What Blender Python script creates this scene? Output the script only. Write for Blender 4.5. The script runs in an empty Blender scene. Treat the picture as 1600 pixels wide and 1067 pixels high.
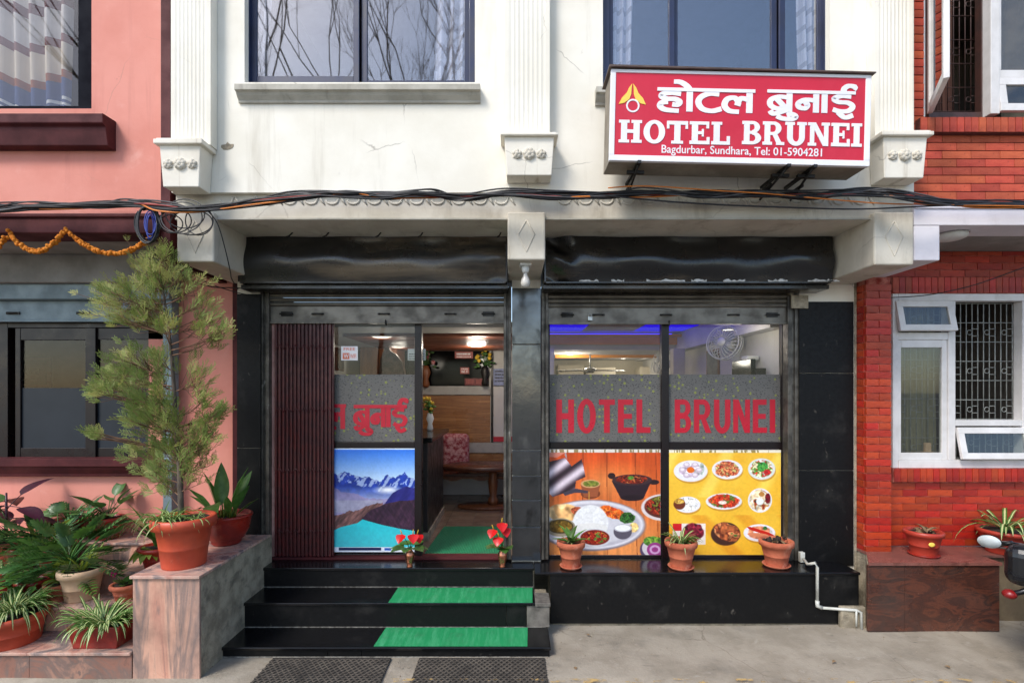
import bpy, bmesh, math, random
import numpy as np
from mathutils import Vector, Matrix, Euler, Quaternion

random.seed(7)
rng = np.random.default_rng(5)
SC = bpy.context.scene
COL = SC.collection
PI = math.pi
R = math.radians

# ------------------------------------------------------------------ camera
FPX, CZ, VX, VY = 800.0, 1.97, 800.0, 613.0      # focal length in photo pixels, eye height, vanishing point
cam = bpy.data.cameras.new('camera')
cam.sensor_width = 36.0
cam.lens = 36.0 * FPX / 1600.0
cam.shift_y = (VY - 533.5) / 1600.0
cam.shift_x = (800.0 - VX) / 1600.0
cam.clip_start = 0.05
cam.clip_end = 4000
camo = bpy.data.objects.new('camera', cam)
COL.objects.link(camo)
camo.location = (0, 0, CZ)
camo.rotation_euler = (R(90), 0, 0)
SC.camera = camo

# ------------------------------------------------------------------ light
SUN_EL, SUN_AZ = R(46), R(40)                    # azimuth: left of straight behind the camera
w = bpy.data.worlds.new('World')
SC.world = w
w.use_nodes = True
wn = w.node_tree
wn.nodes.clear()
sky = wn.nodes.new('ShaderNodeTexSky')
sky.sky_type = 'NISHITA'
sky.sun_disc = False
sky.sun_elevation = SUN_EL
sky.sun_rotation = PI + SUN_AZ
sky.air_density = 1.0
sky.dust_density = 1.1
sky.ozone_density = 1.0
bg = wn.nodes.new('ShaderNodeBackground')
bg.inputs[1].default_value = 0.15
wo = wn.nodes.new('ShaderNodeOutputWorld')
wn.links.new(sky.outputs[0], bg.inputs[0])
wn.links.new(bg.outputs[0], wo.inputs[0])
sl = bpy.data.lights.new('sun', 'SUN')
sl.energy = 2.1
sl.angle = R(18)
sl.color = (1.0, 0.955, 0.9)
so = bpy.data.objects.new('sun', sl)
COL.objects.link(so)
tosun = Vector((-math.sin(SUN_AZ) * math.cos(SUN_EL), -math.cos(SUN_AZ) * math.cos(SUN_EL), math.sin(SUN_EL)))
so.rotation_euler = (-tosun).to_track_quat('-Z', 'Y').to_euler()
so.location = tosun * 30
SC.view_settings.view_transform = 'Standard'
SC.view_settings.look = 'None'
SC.view_settings.exposure = 0.74
SC.view_settings.gamma = 1.0
SC.view_settings.use_curve_mapping = False

# ------------------------------------------------------------------ helpers
def X(px, Y): return (px - VX) * Y / FPX
def Z(py, Y): return CZ - (py - VY) * Y / FPX

def lin(c):
    c = c / 255.0
    return c / 12.92 if c <= 0.04045 else ((c + 0.055) / 1.055) ** 2.4
def S(r, g, b): return (lin(r), lin(g), lin(b), 1.0)

class MB:
    """collects geometry; build() links it as ONE mesh object"""
    def __init__(s): s.v = []; s.f = []; s.m = []; s.sm = []
    def add(s, vs, fs, m=0, sm=False):
        o = len(s.v)
        s.v += [tuple(p) for p in vs]
        for f in fs:
            s.f.append(tuple(i + o for i in f)); s.m.append(m); s.sm.append(sm)
        return s
    def box(s, x0, x1, y0, y1, z0, z1, m=0):
        if x1 < x0: x0, x1 = x1, x0
        if y1 < y0: y0, y1 = y1, y0
        if z1 < z0: z0, z1 = z1, z0
        return s.add([(x0,y0,z0),(x1,y0,z0),(x1,y1,z0),(x0,y1,z0),(x0,y0,z1),(x1,y0,z1),(x1,y1,z1),(x0,y1,z1)],
              [(0,3,2,1),(4,5,6,7),(0,1,5,4),(1,2,6,5),(2,3,7,6),(3,0,4,7)], m)
    def pbox(s, p0, q0, p1, q1, Y, d, m=0):      # photo rectangle seen on the plane Y, d deep
        return s.box(X(p0,Y), X(p1,Y), Y, Y + d, Z(q1,Y), Z(q0,Y), m)
    def prism(s, poly, a, b, ax='y', m=0, sm=False):   # poly: 2D list; extruded from a to b along ax
        n = len(poly)
        if ax == 'y': f = lambda p, t: (p[0], t, p[1])
        elif ax == 'x': f = lambda p, t: (t, p[0], p[1])
        else: f = lambda p, t: (p[0], p[1], t)
        s.add([f(p, a) for p in poly] + [f(p, b) for p in poly],
              [tuple(range(n)), tuple(range(2*n-1, n-1, -1))] , m)
        s.add([f(p, a) for p in poly] + [f(p, b) for p in poly],
              [(i, i+n, (i+1) % n + n, (i+1) % n) for i in range(n)], m, sm)
        return s
    def tube(s, pts, r, n=8, m=0, caps=True):
        pts = [Vector(p) for p in pts]
        k = len(pts)
        rr = r if isinstance(r, (list, tuple)) else [r] * k
        vs = []; fs = []
        up = None
        for i, p in enumerate(pts):
            t = (pts[min(i+1,k-1)] - pts[max(i-1,0)])
            if t.length < 1e-9: t = Vector((0,0,1))
            t.normalize()
            if up is None:
                up = Vector((0,0,1)) if abs(t.z) < .9 else Vector((1,0,0))
            a = t.cross(up)
            if a.length < 1e-6: a = t.cross(Vector((0.3,1,0.2)))
            a.normalize(); b = a.cross(t).normalized(); up = b
            for j in range(n):
                q = 2*PI*j/n
                vs.append(p + (a*math.cos(q) + b*math.sin(q)) * rr[i])
        for i in range(k-1):
            for j in range(n):
                fs.append((i*n+j, i*n+(j+1)%n, (i+1)*n+(j+1)%n, (i+1)*n+j))
        if caps:
            fs.append(tuple(range(n-1,-1,-1))); fs.append(tuple(range((k-1)*n, k*n)))
        return s.add(vs, fs, m, True)
    def lathe(s, prof, n=24, c=(0,0,0), m=0, sx=1, sy=1):
        vs = []; fs = []
        for (r, z) in prof:
            for j in range(n):
                q = 2*PI*j/n
                vs.append((c[0]+r*sx*math.cos(q), c[1]+r*sy*math.sin(q), c[2]+z))
        k = len(prof)
        for i in range(k-1):
            for j in range(n):
                fs.append((i*n+j, i*n+(j+1)%n, (i+1)*n+(j+1)%n, (i+1)*n+j))
        if prof[0][0] > 1e-5: fs.append(tuple(range(n-1,-1,-1)))
        if prof[-1][0] > 1e-5: fs.append(tuple(range((k-1)*n,k*n)))
        return s.add(vs, fs, m, True)
    def ball(s, c, r, n=8, k=5, m=0, sz=1.0):
        return s.lathe([(max(1e-6, r*math.sin(PI*i/k)), -r*sz*math.cos(PI*i/k)) for i in range(k+1)], n, c, m)
    def xf(s, M):
        s.v = [tuple(M @ Vector(p)) for p in s.v]; return s
    def mesh(s, name, mats):
        me = bpy.data.meshes.new(name)
        me.from_pydata(s.v, [], s.f)
        mats = mats if isinstance(mats, (list, tuple)) else [mats]
        for q in mats: me.materials.append(q)
        me.polygons.foreach_set('material_index', s.m)
        me.polygons.foreach_set('use_smooth', s.sm)
        me.update()
        return me
    def build(s, name, mats, parent=None, loc=None, rot=None, bevel=0, local=False, seg=2):
        return link(name, s.mesh(name, mats), parent, loc, rot, bevel, local, seg)

def link(name, me, parent=None, loc=None, rot=None, bevel=0, local=False, seg=2):
    o = bpy.data.objects.new(name, me)
    COL.objects.link(o)
    if parent is not None:
        o.parent = parent
        if not local:                              # vertices are given in world space
            o.matrix_parent_inverse = WM[parent.name].inverted()
    if loc is not None: o.location = loc
    if rot is not None: o.rotation_euler = rot
    WM[o.name] = (WM[parent.name] if (parent is not None and local) else Matrix.Identity(4)) @ Matrix.LocRotScale(Vector(loc or (0,0,0)), Euler(rot or (0,0,0)), None)
    if bevel:
        b = o.modifiers.new('bevel', 'BEVEL'); b.width = bevel; b.segments = seg
        b.limit_method = 'ANGLE'; b.angle_limit = R(40)
    return o
WM = {}

def tag(o, label, cat, group=None, kind=None):
    if label: o['label'] = label
    if cat: o['category'] = cat
    if group: o['group'] = group
    if kind: o['kind'] = kind
    return o
def thing(name, label, cat, loc=(0,0,0), rot=(0,0,0), group=None):
    o = bpy.data.objects.new(name, None)
    COL.objects.link(o)
    o.empty_display_size = 0.1
    o.location = loc; o.rotation_euler = rot
    WM[o.name] = Matrix.LocRotScale(Vector(loc), Euler(rot), None)
    return tag(o, label, cat, group)
def structure(o):
    o['kind'] = 'structure'; return o
def dup(root, loc, rot=None, scale=None, label=None):
    def cp(o, par):
        c = o.copy(); COL.objects.link(c); c.parent = par
        if par is not None: c.matrix_parent_inverse = o.matrix_parent_inverse.copy()
        for ch in list(o.children): cp(ch, c)
        return c
    c = cp(root, None)
    c.location = loc
    if rot is not None: c.rotation_euler = rot
    if scale is not None: c.scale = (scale,)*3 if not isinstance(scale, tuple) else scale
    if label: c['label'] = label
    WM[c.name] = Matrix.LocRotScale(Vector(loc), c.rotation_euler, c.scale)
    return c

# ------------------------------------------------------------------ materials
def nodes(name):
    m = bpy.data.materials.new(name); m.use_nodes = True
    nt = m.node_tree; nt.nodes.clear()
    out = nt.nodes.new('ShaderNodeOutputMaterial')
    return m, nt, out
def nd(nt, typ, ins=None, **kw):
    n = nt.nodes.new('ShaderNode' + typ)
    for k, v in kw.items(): setattr(n, k, v)
    for k, v in (ins or {}).items():
        if isinstance(v, bpy.types.NodeSocket): nt.links.new(v, n.inputs[k])
        else: n.inputs[k].default_value = v
    return n
def noise(nt, vec, scale, detail=6, rough=.55, dist=0):
    return nd(nt, 'TexNoise', {'Vector': vec, 'Scale': scale, 'Detail': detail, 'Roughness': rough, 'Distortion': dist}).outputs[0]
def ramp(nt, val, lo, hi, a=0.0, b=1.0):
    return nd(nt, 'MapRange', {0: val, 1: lo, 2: hi, 3: a, 4: b}, clamp=True, interpolation_type='SMOOTHSTEP').outputs[0]
def mix(nt, fac, a, b, blend='MIX'):
    n = nd(nt, 'Mix', None, data_type='RGBA', blend_type=blend)
    for idx, v in ((0, fac), (6, a), (7, b)):
        if isinstance(v, bpy.types.NodeSocket): nt.links.new(v, n.inputs[idx])
        else: n.inputs[idx].default_value = v
    return n.outputs[2]
def mth(nt, op, a, b=0.0, c=0.0):
    n = nd(nt, 'Math', None, operation=op)
    for i, v in enumerate((a, b, c)):
        if isinstance(v, bpy.types.NodeSocket): nt.links.new(v, n.inputs[i])
        else: n.inputs[i].default_value = v
    return n.outputs[0]
def coords(nt, scale=(1,1,1), rot=(0,0,0), kind='Object'):
    tc = nd(nt, 'TexCoord').outputs[kind]
    return nd(nt, 'Mapping', {'Vector': tc, 'Scale': scale, 'Rotation': rot}).outputs[0]

def M(name, c1, c2=None, ns=5.0, rough=.75, rv=.12, bump=.15, bs=60.0, metal=0.0, spec=.5, stains=(), rand=0.0,
      coat=0.0, trans=None, cscale=(1,1,1), cracks=0.0, emit=None):
    m, nt, out = nodes(name)
    co = coords(nt, cscale)
    b = nd(nt, 'BsdfPrincipled', {'Metallic': metal, 'Specular IOR Level': spec, 'Coat Weight': coat, 'Coat Roughness': .1})
    n1 = noise(nt, co, ns, 8, .6)
    c2 = c2 or tuple(min(1, v*.78) for v in c1[:3]) + (1,)
    col = mix(nt, ramp(nt, n1, .36, .66), c1, c2)
    for (sc, scl, lo, hi, amt, sv) in stains:
        sn = noise(nt, coords(nt, sv), scl, 8, .62, .3)
        col = mix(nt, mth(nt, 'MULTIPLY', ramp(nt, sn, lo, hi), amt), col, sc)
    if cracks:
        wob = nd(nt, 'TexNoise', {'Vector': co, 'Scale': 5.0, 'Detail': 4.0})
        cv = nd(nt, 'VectorMath', {0: co, 1: mix(nt, .12, (0,0,0,1), wob.outputs[1])}, operation='ADD').outputs[0]
        ve = nd(nt, 'TexVoronoi', {'Vector': cv, 'Scale': 1.15}, feature='DISTANCE_TO_EDGE').outputs[0]
        line = ramp(nt, ve, .0, .006, 1, 0)
        msk = ramp(nt, noise(nt, co, 1.3, 2), .5, .58)
        col = mix(nt, mth(nt, 'MULTIPLY', mth(nt, 'MULTIPLY', line, msk), cracks), col, S(120,108,92))
    if rand:
        oi = nd(nt, 'ObjectInfo').outputs['Random']
        v = ramp(nt, oi, 0, 1, 1-rand, 1+rand)
        hs = nd(nt, 'HueSaturation', {'Color': col, 'Value': v, 'Hue': ramp(nt, mth(nt,'FRACT',mth(nt,'MULTIPLY',oi,7.31)), 0, 1, .5-rand*.03, .5+rand*.03)})
        col = hs.outputs[0]
    nt.links.new(col, b.inputs['Base Color'])
    nt.links.new(ramp(nt, n1, .3, .7, max(.02, rough-rv), min(1, rough+rv)), b.inputs['Roughness'])
    if bump:
        bn = nd(nt, 'Bump', {'Strength': bump, 'Distance': .01, 'Height': noise(nt, co, bs, 6, .6)})
        nt.links.new(bn.outputs[0], b.inputs['Normal'])
    if trans:
        tr = nd(nt, 'BsdfTranslucent', {'Color': col})
        ms = nd(nt, 'MixShader', {0: trans, 1: b.outputs[0], 2: tr.outputs[0]})
        nt.links.new(ms.outputs[0], out.inputs[0])
    else:
        nt.links.new(b.outputs[0], out.inputs[0])
    if emit:
        b.inputs['Emission Color'].default_value = emit[0]; b.inputs['Emission Strength'].default_value = emit[1]
    return m

def glass(name, tint, refl, rough=.02):
    m, nt, out = nodes(name)
    tr = nd(nt, 'BsdfTransparent', {'Color': tint})
    gl = nd(nt, 'BsdfGlossy', {'Color': (1,1,1,1), 'Roughness': rough})
    lw = nd(nt, 'LayerWeight', {'Blend': .5}).outputs['Facing']
    fac = mth(nt, 'ADD', refl, mth(nt, 'MULTIPLY', mth(nt, 'POWER', lw, 4.0), 1-refl))
    ms = nd(nt, 'MixShader', {0: fac, 1: tr.outputs[0], 2: gl.outputs[0]})
    nt.links.new(ms.outputs[0], out.inputs[0])
    return m

def emis(name, col, st):
    m, nt, out = nodes(name)
    e = nd(nt, 'Emission', {'Color': col, 'Strength': st})
    nt.links.new(e.outputs[0], out.inputs[0]); return m

def vcol(name, rough=.3, spec=.4, coat=0):
    m, nt, out = nodes(name)
    a = nd(nt, 'Attribute', None, attribute_name='Col')
    b = nd(nt, 'BsdfPrincipled', {'Base Color': a.outputs[0], 'Roughness': rough, 'Specular IOR Level': spec, 'Coat Weight': coat})
    nt.links.new(b.outputs[0], out.inputs[0]); return m

def banded(name, cols, scale, axis=0, rot=(0,0,0), dist=1.5, rough=.35, stretch=(1,1,1), joint=None, coat=.0, dark=None):
    """veined / banded stone or wood: noise run through a colour ramp along a stretched axis"""
    m, nt, out = nodes(name)
    co = coords(nt, stretch, rot)
    n = noise(nt, co, scale, 7, .6, dist)
    cr = nd(nt, 'ValToRGB', {0: n})
    el = cr.color_ramp.elements
    k = len(cols)
    while len(el) < k: el.new(.5)
    for i, c in enumerate(cols):
        el[i].position = .28 + .44*i/(k-1); el[i].color = c
    col = cr.outputs[0]
    n2 = noise(nt, coords(nt), 2.2, 8, .65)
    col = mix(nt, ramp(nt, n2, .45, .75, 0, .5), col, dark or S(70,60,55))
    b = nd(nt, 'BsdfPrincipled', {'Base Color': col, 'Coat Weight': coat})
    nt.links.new(ramp(nt, n2, .3, .7, rough*.7, rough*1.4), b.inputs['Roughness'])
    bn = nd(nt, 'Bump', {'Strength': .08, 'Distance': .01, 'Height': noise(nt, coords(nt), 90, 4)})
    nt.links.new(bn.outputs[0], b.inputs['Normal'])
    nt.links.new(b.outputs[0], out.inputs[0]); return m

GR = S(96,90,78)
mt = {}
mt['plaster'] = M('plaster', S(240,235,222), S(230,224,209), 1.6, .85, .06, .10, 45, cracks=.55,
    stains=[(S(170,160,140), 3.0, .56, .78, .45, (1.6,1,.14)), (S(120,110,95), 9, .66, .8, .4, (1,1,.5))])
mt['plaster_old'] = M('plaster_old', S(212,205,190), S(194,186,170), 2.5, .85, .06, .15, 45, cracks=.3,
    stains=[(S(140,128,108), 3.5, .5, .75, .6, (1.2,1,.3)), (S(90,82,70), 12, .64, .8, .5, (1,1,.4))])
mt['sill_stone'] = M('sill_stone', S(186,181,168), S(165,160,147), 5, .8, stains=[(S(95,88,76), 7, .55, .75, .55, (1,1,.2))])
mt['pink'] = M('pink_paint', S(220,144,128), S(211,133,117), 1.4, .8, .06, .2, 14, cracks=.25,
    stains=[(S(172,100,90), 3, .54, .78, .4, (2.2,1,.14)), (S(228,172,158), 5, .6, .8, .5, (1,1,1)), (S(150,96,86), 22, .68, .76, .5, (1,1,.6))])
mt['maroon'] = M('maroon_paint', S(84,32,34), S(66,25,28), 4, .65, .1, .08, 60, spec=.25, stains=[(S(130,80,74), 9, .6, .8, .3, (1,1,1))])
mt['brick_up'] = M('brick_upper', S(186,82,54), S(168,68,46), 7, .78, .08, .5, 70, rand=.2, stains=[(S(130,56,44), 5, .5, .72, .55, (1,1,1)), (S(206,128,104), 12, .62, .74, .45, (1,1,1)), (S(84,44,38), 26, .66, .74, .5, (1,1,1))])
mt['brick_low'] = M('brick_lower', S(178,54,28), S(158,44,24), 7, .42, .12, .45, 60, rand=.2, stains=[(S(96,18,14), 5, .5, .72, .6, (1,1,1)), (S(186,86,66), 16, .64, .74, .45, (1,1,1)), (S(70,18,14), 26, .66, .74, .5, (1,1,1))])
mt['mortar_up'] = M('mortar_upper', S(96,44,36), S(74,36,32), 12, .9, bump=.4)
mt['mortar_low'] = M('mortar_lower', S(196,120,104), S(140,44,34), 14, .9, bump=.4)
mt['white_band'] = M('white_band_paint', S(226,221,226), S(212,207,212), 2, .7, stains=[(S(150,140,140), 4, .55, .78, .4, (1,1,.2))])
mt['white_frame'] = M('white_frame_paint', S(222,219,217), S(206,203,200), 5, .5, bump=.06, stains=[(S(140,132,122), 9, .62, .8, .4, (1,1,.4))])
mt['navy'] = M('navy_aluminium', S(40,48,78), S(32,38,62), 5, .35, .08, .03, 80, spec=.6)
mt['dark_alu'] = M('dark_aluminium', S(26,16,18), S(18,12,13), 6, .32, .08, .03, 80, spec=.4, stains=[(S(90,74,70), 26, .7, .82, .3, (1,1,.4))])
mt['black_granite'] = M('black_granite', S(18,18,20), S(12,12,13), 30, .2, .05, .02, 200, spec=.55,
    stains=[(S(66,64,60), 4, .58, .85, .35, (1,1,1)), (S(100,98,92), 40, .68, .8, .22, (1,1,1))])
mt['black_granite_matt'] = M('black_granite_matt', S(14,14,15), S(9,9,10), 30, .5, .08, .04, 200, spec=.25,
    stains=[(S(60,58,55), 4, .52, .8, .5, (1,1,1)), (S(120,114,104), 22, .64, .76, .4, (1,1,.6))])
mt['pillar_tile'] = M('polished_black_tile', S(104,105,106), S(84,85,86), 4, .16, .06, .14, 5, metal=.9,
    stains=[(S(160,160,156), 5, .6, .8, .5, (1,1,.5)), (S(30,30,30), 6, .56, .7, .6, (1,1,.6))])
mt['black_sheet'] = M('black_painted_sheet', S(28,26,25), S(17,16,15), 3, .26, .1, .35, 5.5, spec=.7,
    stains=[(S(108,94,76), 1.7, .55, .75, .5, (.5,1,2.2)), (S(200,198,192), 11, .72, .75, .8, (1,1,1))])
mt['black_sheet_sooty'] = M('sooty_black_sheet', S(34,32,30), S(20,19,18), 3, .32, .12, .35, 5.5, spec=.7,
    stains=[(S(136,118,94), 1.3, .46, .7, .8, (.4,1,2.0))])
mt['shutter'] = M('shutter_steel', S(126,120,110), S(98,93,85), 6, .45, .12, .12, 40, metal=.35,
    stains=[(S(70,62,52), 5, .5, .75, .6, (.6,1,2)), (S(150,90,60), 18, .68, .8, .5, (1,1,1))])
mt['guide'] = M('rusty_guide_rail', S(104,99,91), S(70,66,60), 9, .45, .15, .35, 40, metal=.4,
    stains=[(S(44,40,36), 8, .5, .68, .8, (1,1,.3)), (S(190,186,178), 16, .62, .75, .7, (1,1,.4))])
mt['blue_shutter'] = M('blue_grey_shutter', S(128,146,152), S(104,120,126), 4, .5, .1, .06, 40, stains=[(S(70,76,76), 4, .55, .8, .5, (1,1,.5))])
mt['grey_soffit'] = M('grey_soffit', S(150,146,140), S(128,124,118), 3, .8, stains=[(S(90,86,80), 4, .55, .8, .5, (1,1,1))])
mt['concrete'] = M('concrete_pavement', S(166,156,140), S(146,136,120), 3.0, .9, .05, .5, 55,
    stains=[(S(100,95,86), 2.2, .5, .74, .6, (1,1,1)), (S(70,66,60), 16, .6, .75, .45, (.5,1.4,1)), (S(204,197,184), 6, .58, .78, .5, (1,1,1)), (S(60,56,50), 60, .68, .74, .6, (1,1,1))], cracks=.7)
mt['rough_concrete'] = M('rough_concrete', S(170,158,136), S(130,120,102), 9, .95, .04, .9, 60, stains=[(S(74,70,62), 8, .52, .72, .6, (1,1,1)), (S(196,190,172), 5, .6, .8, .5, (1,1,1))])
mt['marble'] = banded('banded_marble', [S(92,104,106), S(196,142,122), S(214,166,142), S(140,120,112), S(204,160,138), S(112,112,112)], 1.6, rot=(0,R(8),0), stretch=(2.6,1.2,.35), rough=.3)
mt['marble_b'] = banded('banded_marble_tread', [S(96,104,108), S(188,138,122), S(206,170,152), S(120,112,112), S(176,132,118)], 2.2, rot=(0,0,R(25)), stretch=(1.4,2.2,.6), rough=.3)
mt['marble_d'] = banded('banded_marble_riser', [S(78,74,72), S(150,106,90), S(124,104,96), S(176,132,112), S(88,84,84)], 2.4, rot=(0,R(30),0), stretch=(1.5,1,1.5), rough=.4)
mt['brown_granite'] = banded('brown_swirl_granite', [S(52,36,32), S(84,50,40), S(68,44,38), S(100,58,44), S(58,42,38), S(88,54,42)], 2.6, rot=(0,R(40),0), stretch=(1.0,1,2.6), rough=.25, dist=1.6)
mt['brown_granite_top'] = banded('brown_granite_top', [S(104,62,56), S(140,90,80), S(88,56,50)], 4, stretch=(1,2.5,1), rough=.25)
mt['teracotta'] = M('terracotta', S(190,104,74), S(168,86,60), 8, .85, .08, .35, 50, stains=[(S(216,164,140), 9, .54, .72, .6, (1,1,.6)), (S(120,70,52), 20, .62, .74, .6, (1,1,1))])
mt['orange_plastic'] = M('orange_plastic_pot', S(196,80,50), S(182,68,42), 4, .5, .1, .12, 30, stains=[(S(150,84,64), 7, .56, .76, .55, (1,1,.4)), (S(216,150,126), 24, .66, .76, .5, (1,1,.3))])
mt['red_pot'] = M('red_glazed_pot', S(150,40,28), S(120,30,24), 7, .35, .1, .2, 30, stains=[(S(170,112,84), 9, .6, .74, .6, (1,1,1))])
mt['cream_pot'] = M('cream_pot', S(206,174,142), S(188,154,122), 5, .7, stains=[(S(130,100,80), 6, .6, .8, .5, (1,1,.5))])
mt['soil'] = M('soil', S(58,46,38), S(36,29,25), 40, .95, bump=1.0, bs=80)
mt['leaf'] = M('leaf_green', S(92,132,56), S(70,110,44), 14, .42, .1, .1, 40, trans=.25, rand=.3)
mt['leaf_dark'] = M('leaf_dark_green', S(84,124,62), S(62,102,50), 12, .42, .1, .1, 40, trans=.2, rand=.35)
mt['leaf_yel'] = M('leaf_yellow_green', S(140,156,58), S(116,138,46), 12, .5, .1, .1, 40, trans=.3, rand=.25)
mt['leaf_purple'] = M('leaf_purple', S(78,36,52), S(52,28,38), 9, .4, .1, .1, 40, trans=.15, rand=.3)
mt['leaf_cream'] = M('leaf_cream_stripe', S(216,218,160), S(196,204,136), 14, .5, .1, .1, 40, trans=.25)
mt['leaf_dry'] = M('dry_leaf', S(150,124,92), S(112,90,64), 20, .9, trans=.1)
mt['conifer'] = M('feathery_foliage', S(182,182,108), S(156,162,88), 5, .6, .1, .05, 40, trans=.42)
mt['conifer_b'] = M('feathery_foliage_green', S(148,164,86), S(122,142,70), 5, .6, .1, .05, 40, trans=.42)
mt['twig'] = M('dry_twig', S(132,98,74), S(104,76,58), 20, .9)
mt['bark'] = M('bark', S(96,84,72), S(66,58,50), 25, .95, bump=.8, bs=60, cscale=(1,1,.3))
mt['marigold'] = M('marigold', S(226,140,30), S(204,112,16), 40, .8, bump=.6, bs=200, trans=.15)
mt['red_flower'] = M('red_flower', S(214,30,30), S(190,20,24), 9, .3, bump=.1, trans=.15)
mt['yellow'] = M('yellow_spadix', S(226,186,60))
mt['copper'] = M('copper', S(206,134,104), S(184,112,84), 9, .28, .06, .05, 60, metal=.9)
mt['green_mat'] = None
mt['cable'] = M('black_cable', S(30,29,32), S(20,20,22), 9, .5, bump=0)
mt['cable_grey'] = M('grey_cable', S(86,84,84), S(64,62,62), 9, .5, bump=0)
mt['cable_orange'] = M('orange_cable', S(222,128,48), None, 9, .5, bump=0)
mt['cable_blue'] = M('blue_cable', S(52,70,160), None, 9, .5, bump=0)
mt['cable_red'] = M('red_cable', S(150,50,44), None, 9, .5, bump=0)
mt['white_plastic'] = M('white_plastic', S(222,222,216), S(206,206,200), 9, .4, bump=0)
mt['pvc'] = M('pvc_pipe', S(206,206,198), S(184,184,174), 9, .4, bump=.05, stains=[(S(110,104,94), 9, .6, .8, .5, (1,1,1))])
mt['steel'] = M('steel', S(176,176,174), S(150,150,148), 9, .3, metal=.9, bump=.05)
mt['dark_steel'] = M('dark_steel', S(60,58,56), S(44,42,40), 9, .45, metal=.7, bump=.1)
mt['sign_red'] = M('sign_red_vinyl', S(206,34,58), S(196,28,52), 1.5, .42, .05, .02, 9, stains=[(S(226,74,92), 1.4, .5, .75, .35, (1,1,.8))])
mt['sign_white'] = M('sign_white_vinyl', S(240,238,240), S(230,229,232), 3, .45, bump=0)
mt['sign_yellow'] = M('sign_yellow_vinyl', S(246,214,96), S(240,204,80), 3, .45, bump=0)
mt['sign_cap'] = M('sign_cap_metal', S(92,74,64), S(70,58,52), 5, .6, stains=[(S(130,110,96), 6, .55, .75, .5, (1,1,1))])
mt['sign_under'] = M('sign_underside', S(150,140,124), S(126,116,102), 4, .7)
mt['letter_red'] = M('red_vinyl_letter', S(190,22,48), S(180,18,42), 3, .35, bump=0)
mt['glass_up'] = glass('coated_window_glass', (.94,.95,.97,1), .17)
mt['glass'] = glass('clear_shop_glass', (.92,.94,.94,1), .016)
mt['glass_dark'] = glass('dim_window_glass', (.8,.8,.8,1), .02)
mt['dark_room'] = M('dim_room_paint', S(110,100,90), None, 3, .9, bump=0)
mt['cream_wall'] = M('cream_wall_paint', S(206,196,176), S(198,187,166), 3, .8, bump=.05)
mt['white_wall'] = M('interior_white_paint', S(206,202,196), S(196,192,186), 3, .8, bump=.05)
mt['black_gloss'] = M('black_gloss_panel', S(9,9,10), S(7,7,8), 4, .1, .02, 0, spec=.2)
mt['wood'] = banded('walnut_laminate', [S(112,72,40), S(164,112,66), S(134,88,50), S(182,130,80), S(120,78,44)], 2.0, stretch=(.6,.6,9), rough=.3, dist=.4, dark=S(96,60,34))
mt['wood_dark'] = M('dark_wood', S(96,52,34), S(70,36,24), 6, .35, bump=.1, bs=40, cscale=(1,1,5))
mt['wood_brown'] = M('brown_wood', S(132,80,48), S(108,62,36), 6, .4, bump=.1, bs=40, cscale=(4,4,.5))
mt['orange_paint'] = M('orange_ceiling_paint', S(226,146,50), S(216,134,42), 3, .6, bump=0)
mt['fabric_red'] = M('red_pattern_fabric', S(132,28,44), S(196,150,150), 24, .9, bump=.3)
mt['paper'] = M('paper_notice', S(216,216,208), S(204,204,196), 9, .6, bump=0)
mt['brown_alu'] = M('brown_grille_paint', S(74,48,42), S(56,38,34), 9, .5, bump=.05)
mt['grille'] = M('grille_paint', S(150,152,146), S(126,128,122), 20, .5, bump=0)
mt['maroon_grille'] = M('maroon_gate_paint', S(84,24,26), S(62,18,22), 14, .4, .1, .15, 50, stains=[(S(150,110,104), 30, .66, .74, .6, (2,1,.15))], spec=.6)
# ------------------------------------------------------------------ setting
FLOOR = CZ - 1.506                                # hotel floor level above the pavement
gm = MB()
gm.add([(-900,-900,0),(900,-900,0),(900,900,0),(-900,900,0)], [(0,1,2,3)])
structure(gm.build('road', M('asphalt', S(112,108,102), S(92,89,84), 2, .9, bump=.5, bs=90, stains=[(S(140,134,124), 1.2, .5, .75, .5, (1,1,1))])))
n = 90
pv = MB()                                         # concrete apron with slight unevenness
xs = np.linspace(-9, 9, 121); ys = np.concatenate([np.linspace(3.44, 4.7, 24), np.linspace(4.9, 6, 3)])
vs = []
for y in ys:
    for x in xs:
        e = .006*math.sin(x*1.7+y*2)+.004*math.sin(x*5.1-y*7)+random.uniform(-.0012,.0012)
        vs.append((x, y + (0.02*math.sin(x*3)+.012*math.sin(x*11) if y < 3.45 else 0), .012 + e if y > 3.45 else .004))
fs = [(j*121+i, j*121+i+1, (j+1)*121+i+1, (j+1)*121+i) for j in range(len(ys)-1) for i in range(120)]
pv.add(vs, fs, 0, True)
structure(pv.build('pavement', mt['concrete']))
yl = MB()
yl.add([(-.9,3.40,.009),(9,3.40,.009),(9,3.475,.031),(-.9,3.475,.031)], [(0,1,2,3)])
m, nt, out = nodes('worn_yellow_line')
b = nd(nt, 'BsdfPrincipled', {'Base Color': S(176,146,92), 'Roughness': .9})
tr = nd(nt, 'BsdfTransparent')
ms = nd(nt, 'MixShader', {0: ramp(nt, noise(nt, coords(nt,(1,3,1)), 9, 8, .7),   .52, .62), 1: tr.outputs[0], 2: b.outputs[0]})
nt.links.new(ms.outputs[0], out.inputs[0])
structure(yl.build('painted_road_line', m))

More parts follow.
